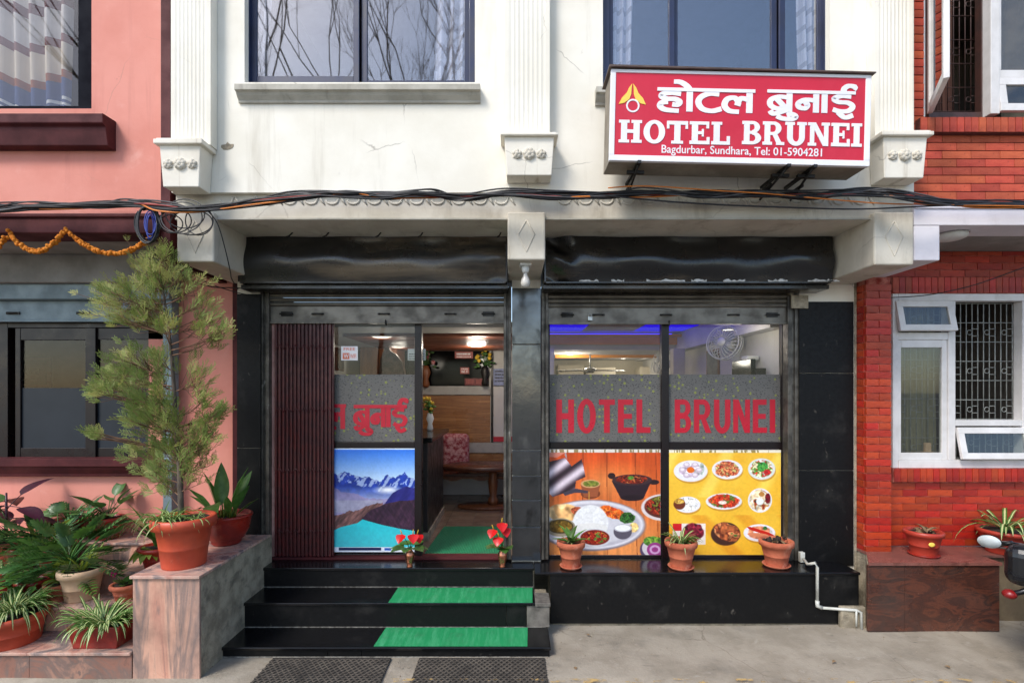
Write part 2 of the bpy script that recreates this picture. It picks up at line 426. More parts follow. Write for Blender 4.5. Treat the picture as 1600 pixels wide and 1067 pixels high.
# ------------------------------------------------------------------ hotel: shell
YW, YP, YC, YF = 3.88, 3.79, 3.72, 3.92           # wall, pilaster, capital, fascia planes
YB, YS = 4.33, 4.66                               # black shutter hood front, shopfront plane
hotel = thing('hotel_building', 'white plastered hotel building with two shopfront bays and fluted pilasters', 'building', (0.2, 4.6, 0))
zT = 6.4
zWB = Z(301, YW)                                  # underside of the upper wall
wl = [(382, 742, 129), (942, 1297, 134)]
wx = [(X(a,YW), X(c,YW), Z(q,YW)) for a, c, q in wl]
xL, xR = X(268,YW)-.0, X(1428,YW)
wall = MB()
zwt = 5.75
wall.box(xL, wx[0][0], YW, YW+.22, zWB, zT)
wall.box(wx[0][0], wx[0][1], YW, YW+.22, zWB, wx[0][2])
wall.box(wx[0][0], wx[0][1], YW, YW+.22, zwt, zT)
wall.box(wx[0][1], wx[1][0], YW, YW+.22, zWB, zT)
wall.box(wx[1][0], wx[1][1], YW, YW+.22, zWB, wx[1][2])
wall.box(wx[1][0], wx[1][1], YW, YW+.22, zwt, zT)
wall.box(wx[1][1], xR, YW, YW+.22, zWB, zT)
wall_o = wall.build('wall', mt['plaster'], hotel)
# spalled patch and wall clips
for (px, py, s) in ((357, 229, 1.0),):
    pm = MB(); k = 11
    pts = []
    for i in range(k):
        a = 2*PI*i/k; r = random.uniform(.5, 1.15)
        pts.append((X(px,YW)+.05*r*math.cos(a)*s, Z(py,YW)+.032*r*math.sin(a)*s))
    pm.prism(pts, YW-.003, YW+.01)
    pm.build('spalled_patch', mt['rough_concrete'], wall_o)

mt['plaster_str'] = M('streaked_plaster', S(236,230,216), S(221,213,197), 2.2, .85, .06, .1, 45, cracks=.4,
    stains=[(S(150,132,104), 4.5, .52, .74, .6, (3,1,.12)), (S(96,88,74), 12, .66, .8, .4, (1,1,.4))])
def pilaster(p0, p1, ptop, Yf):
    m = MB()
    x0, x1 = X(p0,Yf), X(p1,Yf)
    z0 = Z(ptop, Yf) - .02
    nfl = 8
    prof = [(x0, YW-.002)]                         # plan outline with flutes
    e = .03
    prof += [(x0, Yf), (x0+e, Yf)]
    wfl = (x1-x0-2*e)/nfl
    for i in range(nfl):
        a = x0+e+i*wfl
        for t in range(1, 6):
            u = t/6
            prof.append((a+wfl*(.08+.84*u), Yf + .003*math.sin(PI*u)))
        prof.append((a+wfl, Yf))
    prof += [(x1, Yf), (x1, YW-.002)]
    m.prism(prof, z0, zT, 'z')
    return m.build('pilaster', mt['plaster'], hotel)
pl1 = pilaster(267, 329, 222, YP)
pl2 = pilaster(789, 859, 212, YP)
pl3 = pilaster(1367, 1427, 210, YP)

def capital(p0, p1, qt, qm, qb, Yf, par):
    x0, x1 = X(p0,Yf), X(p1,Yf)
    zt, zm, zb = Z(qt,Yf), Z(qm,Yf), Z(qb,Yf)
    m = MB()
    t = .018                                       # tapered body
    m.add([(x0+t,Yf+.012,zb),(x1-t,Yf+.012,zb),(x1-t,YW-.003,zb),(x0+t,YW-.003,zb),(x0,Yf,zm),(x1,Yf,zm),(x1,YW-.003,zm),(x0,YW-.003,zm)],
          [(0,3,2,1),(4,5,6,7),(0,1,5,4),(1,2,6,5),(2,3,7,6),(3,0,4,7)])
    o = m.build('capital', mt['plaster_str'], hotel, bevel=.006)
    c = MB(); g = .028
    c.box(x0-g, x1+g, Yf-g, YW-.004, zm, zt-.012)
    c.box(x0-g+.012, x1+g-.012, Yf-g+.012, YW-.005, zt-.012, zt)
    c.build('capital_moulding', mt['plaster_str'], o, bevel=.009)
    r = MB()                                       # three linked rosettes
    xc, zc = (x0+x1)/2, (zm+zb)/2 + .015
    for i, k in ((-1,.036),(0,.046),(1,.036)):
        cx = xc + i*.088
        for a in range(5 if i else 7):
            q = 2*PI*a/(5 if i else 7) + .3
            r.ball((cx+k*.55*math.cos(q), Yf+.004, zc+k*.5*math.sin(q)), k*.5, 7, 4)
        r.ball((cx, Yf-.002, zc), k*.5, 7, 4)
        r.tube([(cx-.03,Yf+.002,zc-.02),(cx,Yf-.001,zc-.03),(cx+.03,Yf+.002,zc-.02)], .006, 5)
    r.build('rosette', mt['plaster_old'], o)
capital(249, 313, 217, 227, 291, YC, hotel)
capital(788, 866, 208, 214, 273, YC, hotel)
capital(1380, 1449, 205, 214, 277, YC, hotel)

# windows of the upper floor
def sill(p0, p1, q0, q1, Yf, back, mat, par, name='sill'):
    x0, x1 = X(p0,Yf), X(p1,Yf); zt, zb = Z(q0,Yf), Z(q1,Yf); h = zt-zb
    prof = [(back, zt), (Yf, zt-.004), (Yf, zt-h*.42), (Yf+.02, zt-h*.46), (Yf+.03, zt-h*.62), (Yf+.055, zt-h*.84), (Yf+.06, zb), (back, zb)]
    m = MB(); m.prism(prof, x0, x1, 'x')
    return m.build(name, mat, par, bevel=.003)

def curtain(x0, x1, z0, z1, Y, mat, par, waves=5, amp=.03, taper=None, name='curtain'):
    m = MB(); nx, nz = waves*8, 14
    vs = []
    for j in range(nz+1):
        t = j/nz; z = z0+(z1-z0)*t
        a0, a1 = x0, x1
        if taper: a0 = x0+(taper[0]-x0)*(1-t)**1.0; a1 = x1+(taper[1]-x1)*(1-t)
        for i in range(nx+1):
            u = i/nx
            vs.append((a0+(a1-a0)*u, Y + amp*math.sin(u*waves*2*PI + .6*math.sin(t*3)) + .01*math.sin(u*17+t*4), z))
    m.add(vs, [(j*(nx+1)+i, j*(nx+1)+i+1, (j+1)*(nx+1)+i+1, (j+1)*(nx+1)+i) for j in range(nz) for i in range(nx)], 0, True)
    return m.build(name, mat, par)

def sheer():
    m, nt, out = nodes('checked_sheer_curtain')
    sx = nd(nt, 'SeparateXYZ', {0: nd(nt,'TexCoord').outputs['Object']})
    wz = mth(nt, 'FRACT', mth(nt, 'MULTIPLY', sx.outputs[2], 7.0))
    wxv = mth(nt, 'FRACT', mth(nt, 'MULTIPLY', sx.outputs[0], 24.0))
    band = mth(nt, 'MAXIMUM', ramp(nt, wz, .7, .74), mth(nt, 'MULTIPLY', ramp(nt, wxv, .6, .7), .5))
    col = mix(nt, mth(nt, 'MULTIPLY', band, .6), S(226,226,232), S(140,130,136))
    b = nd(nt, 'BsdfPrincipled', {'Base Color': col, 'Roughness': .9})
    t = nd(nt, 'BsdfTranslucent', {'Color': col})
    ms = nd(nt, 'MixShader', {0: .3, 1: b.outputs[0], 2: t.outputs[0]})
    nt.links.new(ms.outputs[0], out.inputs[0]); return m
mt['sheer'] = sheer()

Yg = YW + .09
def up_window(p0, p1, qb, panes, rails):
    f = MB()
    x0, x1, z0 = X(p0,YW)+.003, X(p1,YW)-.003, Z(qb,YW)+.002
    def vbar(a, c, Y0, d): f.box(X(a,Yg), X(c,Yg), Y0, Y0+d, z0, zwt)
    f.box(x0, X(p0+9,Yg), Yg-.03, Yg+.05, z0, zwt); f.box(X(p1-8,Yg), x1, Yg-.03, Yg+.05, z0, zwt)
    f.box(X(p0+9,Yg)+.001, X(p1-8,Yg)-.001, Yg-.028, Yg+.05, z0, z0+.022)
    fo = f.build('window_frame', mt['navy'], hotel, bevel=.003)
    for (a, c, qbot, off) in panes:
        s = MB(); Yq = Yg + off
        xa, xc, zb = X(a,Yg), X(c,Yg), Z(qbot,Yg)
        t = .045
        s.box(xa-t, xa, Yq, Yq+.025, z0+.023, zwt); s.box(xc, xc+t, Yq, Yq+.025, z0+.023, zwt)
        s.box(xa+.0005, xc-.0005, Yq+.001, Yq+.024, z0+.023, zb)
        so_ = s.build('sash', mt['navy'], fo, bevel=.003)
        g = MB(); g.box(xa-.004, xc+.004, Yq+.011, Yq+.015, zb-.004, zwt)
        g.build('pane', mt['glass_up'], fo)
    return fo
fo1 = up_window(382, 742, 129, [(401, 552, 119, 0.0), (572, 725, 122, .03)], None)
fo2 = up_window(942, 1297, 134, [(958, 1045, 128, .0), (1061, 1208, 128, .03), (1227, 1277, 128, .0)], None)
sill(366, 750, 130, 154, YW-.075, YW-.002, mt['sill_stone'], fo1)
sill(932, 1312, 134, 158, YW-.075, YW-.002, mt['sill_stone'], fo2)
Yc = Yg + .085
curtain(X(372,Yc), X(432,Yc), 3.9, 5.8, Yc, mt['sheer'], fo1, 4, .03, (X(372,Yc), X(408,Yc)))
curtain(X(690,Yc), X(745,Yc), 3.9, 5.8, Yc, mt['sheer'], fo1, 4, .03, (X(672,Yc), X(745,Yc)))
curtain(X(940,Yc), X(994,Yc), 3.9, 5.8, Yc, mt['sheer'], fo2, 4, .03, (X(940,Yc), X(982,Yc)))
curtain(X(1242,Yc), X(1290,Yc), 3.9, 5.8, Yc, mt['sheer'], fo2, 4, .03, (X(1252,Yc), X(1294,Yc)))
# dim upper room
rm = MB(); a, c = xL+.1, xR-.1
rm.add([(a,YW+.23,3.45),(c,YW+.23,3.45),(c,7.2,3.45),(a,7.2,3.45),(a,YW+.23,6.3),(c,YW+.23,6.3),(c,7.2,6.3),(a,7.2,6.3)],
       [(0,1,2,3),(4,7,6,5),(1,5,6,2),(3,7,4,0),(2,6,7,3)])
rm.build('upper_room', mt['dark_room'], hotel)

# fascia with scallops, corbels, soffit
zF0, zS = Z(344,YF), Z(344,YF)
fa = MB()
fxL, fxR = X(275,YF), X(1428,YF)
fa.box(fxL, fxR, YF, YF+.16, zF0, zWB)
fas = fa.build('fascia', mt['plaster_old'], hotel)
lp = MB(); lp.box(fxL, fxR, YF-.012, YF-.001, zF0, zF0+.012); lp.build('drip_edge', mt['sill_stone'], fas)
k = 0
px = 344
while px < 1362:                                  # row of carved scallop / comma ornaments
    if not (783 < px < 862):
        m = MB(); x = X(px,YF); z = Z(313,YF); s = .05
        arc = [(x+s*.9*math.cos(PI+PI*t/8)+s, z+s*.62*math.sin(PI+PI*t/8)) for t in range(9)]
        pts = [(p[0], YF-.002, p[1]) for p in arc] + [(x+2.1*s, YF-.002, z+.03)]
        m.tube(pts, .0085, 5)
        m.tube([(x+2.2*s, YF-.002, z+.035), (x+2.6*s, YF-.003, z), (x+3.1*s, YF-.002, z-.036)], [.007,.011,.005], 5)
        m.build('scallop', mt['plaster_old'], fas)
    px += 33
def corbel(p0, p1, q0, q1, Yf, diamond=True):
    m = MB(); x0, x1, z0, z1 = X(p0,Yf), X(p1,Yf), Z(q1,Yf), Z(q0,Yf)
    m.box(x0, x1, Yf, YS+.05, z0, z1)
    o = m.build('beam_end', mt['plaster_old'], hotel, bevel=.012)
    d = MB(); xc, zc = (x0+x1)/2, (z0+z1)/2; hw, hh = (x1-x0)*.22, (z1-z0)*.33
    pts = [(xc, Yf-.001, zc+hh),(xc+hw, Yf-.001, zc+.01),(xc, Yf-.001, zc-hh),(xc-hw, Yf-.001, zc+.01),(xc, Yf-.001, zc+hh)]
    d.tube(pts, .005, 5)
    d.build('diamond_relief', mt['plaster_old'], o)
    return o
YK = 3.87
corbel(276, 334, 331, 409, YK); cbm = corbel(793, 852, 331, 406, YK); corbel(1366, 1428, 331, 414, YK)
sf = MB(); sf.box(fxL+.02, fxR-.02, YF+.16, YS+.3, zS+.001, zS+.1)
sf.build('soffit', mt['plaster_old'], hotel)
# rods poking from the soffit
for px in (455, 512, 594, 660, 783):
    rd = MB(); x = X(px,4.2); rd.tube([(x, 4.24, zS+.01), (x-.015, 4.2, zS-.035), (x-.03, 4.17, zS-.055)], .006, 5)
    rd.build('anchor_rod', mt['dark_steel'], hotel)

# ------------------------------------------------------------------ ground floor: hoods, shutters, columns
zh1 = Z(440, YB)
def hood(p0, p1, mat, dent):
    x0, x1 = X(p0,YB), X(p1,YB); nx, nz = 60, 12
    vs = []; zt = zS-.002
    for j in range(nz+1):
        t = j/nz; z = zh1+(zt-zh1)*t
        for i in range(nx+1):
            u = i/nx; x = x0+(x1-x0)*u
            y = YB - .05*math.sin(PI*min(1,t*1.15))**1.5 + .014*math.sin(u*9+t*3)*math.sin(PI*t) + .010*math.sin(u*23-t*5)*t + dent*.06*math.exp(-((u-.04)/.045)**2)*math.sin(t*8+u*30) + .006*abs(math.sin(u*13+t*2))
            y += .02*math.exp(-((u-.97)/.03)**2)*math.sin(t*9)*(1-abs(dent))
            vs.append((x, y, z))
    m = MB()
    m.add(vs, [(j*(nx+1)+i, j*(nx+1)+i+1, (j+1)*(nx+1)+i+1, (j+1)*(nx+1)+i) for j in range(nz) for i in range(nx)], 0, True)
    m.box(x0, x1, YB+.002, YS+.1, zh1-.012, zh1)           # underside sheet
    m.box(x0-.012, x0, YB, YS+.1, zh1, zt); m.box(x1, x1+.012, YB, YS+.1, zh1, zt)
    o = m.build('shutter_hood', mat, hotel)
    l = MB(); l.box(x0-.02, x1+.02, YB+.06, YS+.08, zh1-.05, zh1-.013); l.build('hood_rail', mt['black_sheet'], o, bevel=.004)
    return o
ho1 = hood(374, 790, mt['black_sheet_sooty'], 0.0)
ho2 = hood(853, 1299, mt['black_sheet'], 1.0)
ch = MB()                                         # chipped paint along the lower lip
random.seed(3)
for px, L in ((905,30),(955,20),(1010,60),(1080,24),(1130,34),(1200,30),(1262,50),(1290,12)):
    x = X(px,YB); w_ = L*YB/FPX
    pts = [(x+w_*i/8, zh1+.012+random.uniform(-.008,.012)) for i in range(9)] + [(x+w_*i/8, zh1+random.uniform(-.004,.001)) for i in range(8,-1,-1)]
    ch.prism(pts, YB-.0042, YB+.003)
for px, py, r in ():
    x, z = X(px,YB), Z(py,YB)
    ch.prism([(x+r*random.uniform(.6,1.2)*math.cos(a*PI/4), z+r*.6*random.uniform(.6,1.3)*math.sin(a*PI/4)) for a in range(8)], YB-.06, YB+.02)
ch.build('chipped_paint', M('chipped_primer', S(206,206,202), S(170,170,166), 30, .7), ho2)

YR = 4.62
def shutter(p0, p1, q0, q1, q2, label):
    x0, x1 = X(p0,YR), X(p1,YR)
    rail = MB(); zr0, zr1 = Z(q2,YR), Z(q1,YR)
    rail.box(x0, x1, YR-.004, YR+.014, zr0, zr1)
    rail.box(x0, x1, YR-.022, YR-.004, zr0, zr0+.018)
    ro = rail.build('rolling_shutter', mt['shutter'], hotel, bevel=.003)
    ztop = Z(q0,YR); ns = 4; h = (ztop-zr1)/ns
    for i in range(ns):
        za = zr1+i*h+.002; prof = []
        for t in range(9):
            u = t/8; prof.append((YR-.018*math.sin(PI*u)**.7 if 0 < u < 1 else YR, za+(h-.004)*u))
        m = MB(); m.prism(prof + [(YR+.012, za+h-.004), (YR+.012, za)], x0, x1, 'x')
        m.build('slat', mt['shutter'], ro)
    for u in (.08, .21, .49, .77, .93):
        hx = x0+(x1-x0)*u; hz = (zr0+zr1)/2+.01
        hm = MB()
        if .1 < u < .9:
            hm.box(hx-.055, hx-.035, YR-.013, YR-.005, hz-.008, hz+.008); hm.box(hx+.035, hx+.055, YR-.013, YR-.005, hz-.008, hz+.008)
            hm.tube([(hx-.045,YR-.01,hz),(hx-.04,YR-.03,hz),(hx+.04,YR-.03,hz),(hx+.045,YR-.01,hz)], .006, 6)
        else:
            hm.box(hx-.05, hx+.05, YR-.012, YR-.005, hz-.022, hz+.022); hm.tube([(hx-.06,YR-.018,hz),(hx+.06,YR-.018,hz)], .008, 6)
        hm.build('handle', mt['dark_steel'], ro)
    k_ = MB(); hx = (x0+x1)/2; k_.tube([(hx,YR-.03,zr0+.03),(hx,YR-.035,zr0),(hx+.004,YR-.02,zr0-.012)], .007, 6); k_.build('pull_hook', mt['dark_steel'], ro)
    return ro
sh1 = shutter(419, 789, 451, 479, 506, '')
sh2 = shutter(856, 1232, 453, 481, 507, '')
pk = MB(); x, z = X(922,4.58), Z(497,4.58)
pk.box(x-.02, x+.02, 4.572, 4.59, z-.022, z+.014)
pk.tube([(x-.013,4.581,z+.013),(x-.013,4.581,z+.034),(x,4.581,z+.042),(x+.013,4.581,z+.034),(x+.013,4.581,z+.013)], .004, 6)
tag(pk.build('padlock', mt['steel'], bevel=.002), 'small steel padlock hanging on the right shutter rail', 'padlock')

def guide(p0, p1, q0, q1, Y, d=.1):
    m = MB(); x0, x1 = X(p0,Y), X(p1,Y); z0, z1 = Z(q1,Y), Z(q0,Y); w_ = x1-x0
    m.box(x0, x0+w_*.36, Y, Y+d, z0, z1); m.box(x0+w_*.64, x1, Y+.004, Y+d, z0, z1); m.box(x0+w_*.36, x0+w_*.64, Y+.02, Y+d, z0, z1)
    return m.build('guide_rail', mt['guide'], hotel, bevel=.003)
zb_ = 613+1.506*FPX/4.6
guide(406, 420, 448, 876, 4.58); guide(787, 799, 448, 874, 4.57); guide(846, 857, 448, 874, 4.57); guide(1231, 1249, 462, 876, 4.58)

# columns clad with black granite / tiles
def column(x0, x1, Y0, Y1, z0, z1, mat):
    m = MB(); m.box(x0, x1, Y0, Y1, z0, z1); return m.build('column', mat, hotel)
def tiles(par, p0, p1, qs, Y, th, mat, gap=.0018, bev=.0015, name='tile'):
    for a, c in zip(qs[:-1], qs[1:]):
        m = MB(); m.box(X(p0,Y), X(p1,Y), Y, Y+th, Z(c,Y)+gap, Z(a,Y)-gap)
        m.build(name, mat, par, bevel=bev)
c1 = column(X(371,4.57), X(406,4.57), 4.57, 4.8, FLOOR-.3, Z(440,4.57), mt['plaster'])
tiles(c1, 370, 407, (459, 700, 858, 898), 4.555, .014, mt['black_granite_matt'])
c2 = column(X(800,4.57), X(845,4.57), 4.575, 4.8, FLOOR-.05, Z(400,4.575), mt['plaster'])
tiles(c2, 800, 845, (450, 538, 703, 743, 781, 823, 876), 4.555, .018, mt['pillar_tile'], bev=.004)
c3 = column(X(1249,4.58), X(1335,4.58), 4.58, 4.85, 0, Z(414,4.58), mt['plaster'])
tiles(c3, 1249, 1334, (471, 583, 735, 884), 4.566, .013, mt['black_granite_matt'])
sb = MB(); sb.box(X(1236,4.56), X(1262,4.56), 4.55, 4.565, Z(482,4.56), Z(462,4.56)); sb.build('patch', mt['rough_concrete'], c3)

# plinth with black granite under the right bay and the raised floor edge
pb = MB(); xp0, xp1 = X(860,4.30), X(1342,4.30)
pb.box(xp0+.02, xp1-.004, 4.32, 4.9, 0, FLOOR-.022)
plo = pb.build('plinth', mt['rough_concrete'], hotel)
m = MB(); m.box(xp0, xp1, 4.30, 4.318, .03, FLOOR-.024); m.build('granite_panel', mt['black_granite_matt'], plo, bevel=.002)
m = MB(); m.box(X(836,4.28), xp1+.004, 4.285, 4.70, FLOOR-.022, FLOOR); m.build('window_ledge', mt['black_granite'], plo, bevel=.004)
m = MB(); x0 = X(1311,4.28); m.box(x0, X(1350,4.28), 4.25, 4.299, 0, Z(946,4.28)); m.build('concrete_patch', mt['rough_concrete'], plo, bevel=.012)

# entrance steps
steps = thing('entrance_steps', 'black granite entrance steps with three risers below the shutter', 'steps', (-1, 4.0, 0))
e1, e2, e3 = 3.78, 4.09, 4.41
h1 = Z(1010,e1); h2 = Z(941,e2)
def treads(x0, x1, ya, yb, z, cuts, thick=.022):
    xs_ = [x0]+[X(c, ya) for c in cuts]+[x1]
    for a, c in zip(xs_[:-1], xs_[1:]):
        m = MB(); m.box(a+.001, c-.001, ya-.012, yb, z-thick, z); m.build('tread', mt['black_granite'], steps, bevel=.004)
def risers(x0, x1, y, z0, z1, cuts, mats=None):
    xs_ = [x0]+[X(c, y) for c in cuts]+[x1]
    for i, (a, c) in enumerate(zip(xs_[:-1], xs_[1:])):
        m = MB(); m.box(a+.0015, c-.0015, y, y+.018, z0, z1-.0225); m.build('riser', (mats or {}).get(i, mt['black_granite_matt']), steps, bevel=.002)
grey_tile = M('grey_stone_tile', S(120,114,106), S(96,91,84), 12, .6, stains=[(S(60,56,52), 12, .5, .7, .5, (1,1,1))])
sx0, sx1 = X(326,e1), X(861,e1)
treads(sx0, sx1, e1, e2+.01, h1, ()); risers(sx0+.03, sx1-.01, e1+.004, .008, h1, (348, 512, 565))
sx0, sx1 = X(352,e2), X(860,e2)
treads(sx0, X(836,e2), e2, e3+.01, h2, (832.5,)); risers(sx0+.01, sx1-.006, e2+.004, h1+.001, h2, (791, 823), {2: grey_tile})
m = MB(); m.box(X(836,e2)+.002, sx1, e2-.008, 4.299, h2-.03, h2-.002); m.build('side_slab', grey_tile, steps, bevel=.003)
sx0, sx1 = X(377,e3), X(833,e3)
treads(sx0, X(835.5,4.28), e3, 4.74, FLOOR, (), .024); risers(sx0+.004, sx1, e3+.004, h2+.001, FLOOR, ())
gro = M('pale_grout', S(150,146,136), S(96,92,86), 30, .9)
for (xa_, xb_, y_, z_) in ((X(326,e1), X(861,e1)-.02, e2+.001, h1), (X(352,e2)+.01, X(836,e2), e3+.001, h2), (X(326,e1)+.03, X(861,e1)-.02, e1+.002, .0)):
    MB().box(xa_, xb_, y_, y_+.0028, z_+.0008+(.012 if z_ == 0 else 0), z_+.005+(.016 if z_ == 0 else 0)).build('grout_line', gro, steps)
m = MB()                                          # masonry body under the slabs
m.box(X(334,e1), X(858,e1), e1+.03, e2+.02, 0, h1-.023); m.box(X(356,e2), X(857,e2)-.0, e2+.03, e3+.02, 0, h2-.023); m.box(X(380,e3), X(835,4.4), e3+.03, 4.74, 0, FLOOR-.025)
m.build('core', mt['rough_concrete'], steps)

# ------------------------------------------------------------------ shopfronts
def film_mat():
    m, nt, out = nodes('patterned_frost_film')
    co = coords(nt)
    v1 = nd(nt, 'TexVoronoi', {'Vector': co, 'Scale': 26.0, 'Randomness': 1.0})
    v2 = nd(nt, 'TexVoronoi', {'Vector': co, 'Scale': 55.0, 'Randomness': 1.0})
    v3 = nd(nt, 'TexVoronoi', {'Vector': nd(nt,'Mapping',{'Vector':co,'Rotation':(0,R(35),0),'Scale':(1,1,2.4)}).outputs[0], 'Scale': 48.0})
    r1 = nd(nt, 'SeparateColor', {0: v1.outputs[1]}).outputs[0]
    r2 = nd(nt, 'SeparateColor', {0: v2.outputs[1]}).outputs[1]
    col = mix(nt, noise(nt, co, 12, 3), S(112,109,105), S(98,96,92))
    col = mix(nt, mth(nt,'MULTIPLY', ramp(nt, v3.outputs[0], .26, .36, 1, 0), mth(nt,'GREATER_THAN', nd(nt,'SeparateColor',{0:v3.outputs[1]}).outputs[2], .4)), col, S(44,40,42))
    col = mix(nt, mth(nt,'MULTIPLY', ramp(nt, v2.outputs[0], .25, .36, 1, 0), mth(nt,'GREATER_THAN', r2, .66)), col, S(164,140,160))
    col = mix(nt, mth(nt,'MULTIPLY', ramp(nt, v1.outputs[0], .22, .38, 1, 0), mth(nt,'GREATER_THAN', r1, .68)), col, S(140,146,70))
    b = nd(nt, 'BsdfPrincipled', {'Base Color': col, 'Roughness': .45})
    t = nd(nt, 'BsdfTransparent')
    ms = nd(nt, 'MixShader', {0: .9, 1: t.outputs[0], 2: b.outputs[0]})
    nt.links.new(ms.outputs[0], out.inputs[0]); return m
mt['film'] = film_mat()

def textmesh(body, off=0.0, ext=.004):
    c = bpy.data.curves.new('t', 'FONT'); c.body = body; c.size = 1; c.offset = off; c.extrude = ext; c.resolution_u = 4
    o = bpy.data.objects.new('t', c); COL.objects.link(o)
    dg = bpy.context.evaluated_depsgraph_get()
    me = bpy.data.meshes.new_from_object(o.evaluated_get(dg))
    v = [tuple(p.co) for p in me.vertices]; f = [tuple(p.vertices) for p in me.polygons]
    bpy.data.objects.remove(o); bpy.data.curves.remove(c); bpy.data.meshes.remove(me)
    return v, f
def put_text(mb, body, x0, x1, z0, z1, Y, off=0.0, thick=.002, shear=0.0):
    v, f = textmesh(body, off)
    ax = min(p[0] for p in v); bx = max(p[0] for p in v); az = min(p[1] for p in v); bz = max(p[1] for p in v)
    sx, sz = (x1-x0)/(bx-ax), (z1-z0)/(bz-az)
    mb.add([(x0+(p[0]-ax)*sx, Y-(p[2]+.004)/.008*thick, z0+(p[1]-az)*sz) for p in v], f)
    return mb

YG = 4.70
def shop_frame(name, members, par):
    m = MB()
    for (a, q0, c, q1, y0, d) in members: m.box(X(a,YG), X(c,YG), y0, y0+d, Z(q1,YG), Z(q0,YG))
    return m.build(name, mt['dark_alu'], par, bevel=.004)
zsill = Z(872, YG)
# right window
rw = shop_frame('shop_window', [(855,500,859,872,4.68,.05),(1032,500,1043.5,872,4.66,.07),(1219,500,1233,872,4.665,.06),
                                (859.2,690,1031.8,701,4.672,.05),(1043.7,690,1218.8,701,4.672,.05),(859.2,866,1031.8,873,4.672,.05),(1043.7,866,1218.8,873,4.672,.05)], hotel)
for (a, c) in ((858.5,1032.3),(1043.2,1219.3)):
    g = MB(); g.box(X(a,YG), X(c,YG), YG, YG+.006, Z(690.5,YG), Z(500,YG)); g.build('pane', mt['glass'], rw)
    g = MB(); g.box(X(a,YG), X(c,YG), YG, YG+.006, Z(866.5,YG), Z(700.5,YG)); g.build('pane', mt['glass'], rw)
    fm = MB(); fm.box(X(a,YG)+.004, X(c,YG)-.004, YG-.004, YG-.002, Z(690,YG), Z(585,YG)); fm.build('frost_film', mt['film'], rw)
# left: glazed sliding panel
lw_ = shop_frame('glazed_panel', [(508,500,518,872,4.685,.04),(649,505,660,872,4.66,.07),(518.2,690,648.8,700,4.675,.045),(518.2,864,648.8,873,4.675,.045)], hotel)
for q0, q1 in ((500,690.5),(699.5,864.5)):
    g = MB(); g.box(X(517.5,YG), X(649.5,YG), YG, YG+.006, Z(q1,YG), Z(q0,YG)); g.build('pane', mt['glass'], lw_)
fm = MB(); fm.box(X(519,YG), X(648.5,YG), YG-.004, YG-.002, Z(689.5,YG), Z(585,YG)); fm.build('frost_film', mt['film'], lw_)
def strokes(mb, lines, x0, z0, sx, sz, w, Y, thick):
    """brush strokes as short overlapping pieces, each at its own tiny depth"""
    cnt = 0
    for ln in lines:
        closed = len(ln) > 3
        P_ = [Vector((p[0]*sx, p[1]*sz)) for p in ln]
        pts = []
        if len(P_) == 2: pts = P_
        else:
            for i in range(len(P_)-1):
                a0, a1, a2, a3 = P_[max(i-1,0)], P_[i], P_[i+1], P_[min(i+2,len(P_)-1)]
                for k in range(5):
                    t = k/5; pts.append(.5*((2*a1)+(a2-a0)*t+(2*a0-5*a1+4*a2-a3)*t*t+(3*a1-a0-3*a2+a3)*t**3))
            pts.append(P_[-1])
        L_, R_ = [], []
        for i, p in enumerate(pts):
            d = pts[min(i+1,len(pts)-1)]-pts[max(i-1,0)]; d.normalize(); n_ = Vector((-d.y, d.x))
            ww = w*(.72+.34*abs(d.y))              # broad-nib contrast
            L_.append(p+n_*ww); R_.append(p-n_*ww)
        for i in range(len(pts)-1):
            cnt += 1; dz = .00001*(cnt % 60)+.0004*(lines.index(ln) % 5)
            q = [L_[i], L_[i+1], R_[i+1], R_[i]]
            mb.prism([(x0+v_.x, z0+v_.y) for v_ in q], Y-thick-dz, Y-.00002-.00001*(cnt % 60))
GL = {
 'ha': (.92, [[(.5,.95),(.5,.84)],[(.78,.80),(.5,.84),(.22,.8),(.14,.68),(.3,.57),(.58,.56),(.74,.44),(.66,.3),(.5,.32)],[(.36,.42),(.16,.38),(.1,.22),(.28,.06),(.72,.02)]]),
 'o': (.34, [[(.15,1),(.15,0)],[(.15,1.0),(.04,1.18),(-.16,1.34),(-.38,1.36)]]),
 'tta': (.86, [[(.55,.95),(.55,.84)],[(.78,.82),(.45,.84),(.18,.68),(.1,.42),(.24,.14),(.55,.05),(.86,.16)]]),
 'la': (1.1, [[(.92,1),(.92,0)],[(.58,.04),(.26,.08),(.1,.32),(.18,.6),(.4,.68),(.54,.52),(.52,.32)],[(.53,.5),(.66,.66),(.88,.6)]]),
 'ba': (1.02, [[(.82,1),(.82,-.04)],[(.8,.7),(.45,.74),(.14,.58),(.14,.3),(.42,.16),(.8,.3)],[(.3,.7),(.62,.28)],[(.12,.06),(.26,-.1),(.8,.14)],[(.36,-.2),(.56,-.32),(.9,-.34),(1.06,-.22),(.9,-.1),(.74,-.18)]]),
 'na': (.94, [[(.78,1),(.78,0)],[(.76,.58),(.4,.62),(.14,.46),(.16,.26),(.36,.2),(.46,.36),(.36,.54)]]),
 'aa': (.34, [[(.15,1),(.15,0)]]),
 'ii': (.94, [[(.5,.95),(.5,.84)],[(.78,.82),(.4,.84),(.16,.7),(.32,.55),(.66,.52),(.84,.34),(.68,.12),(.34,.1),(.12,.18)],[(.3,.06),(.56,-.2),(.86,-.08)],[(.5,1.0),(.52,1.2),(.68,1.34),(.9,1.3),(.86,1.18)]]),
}
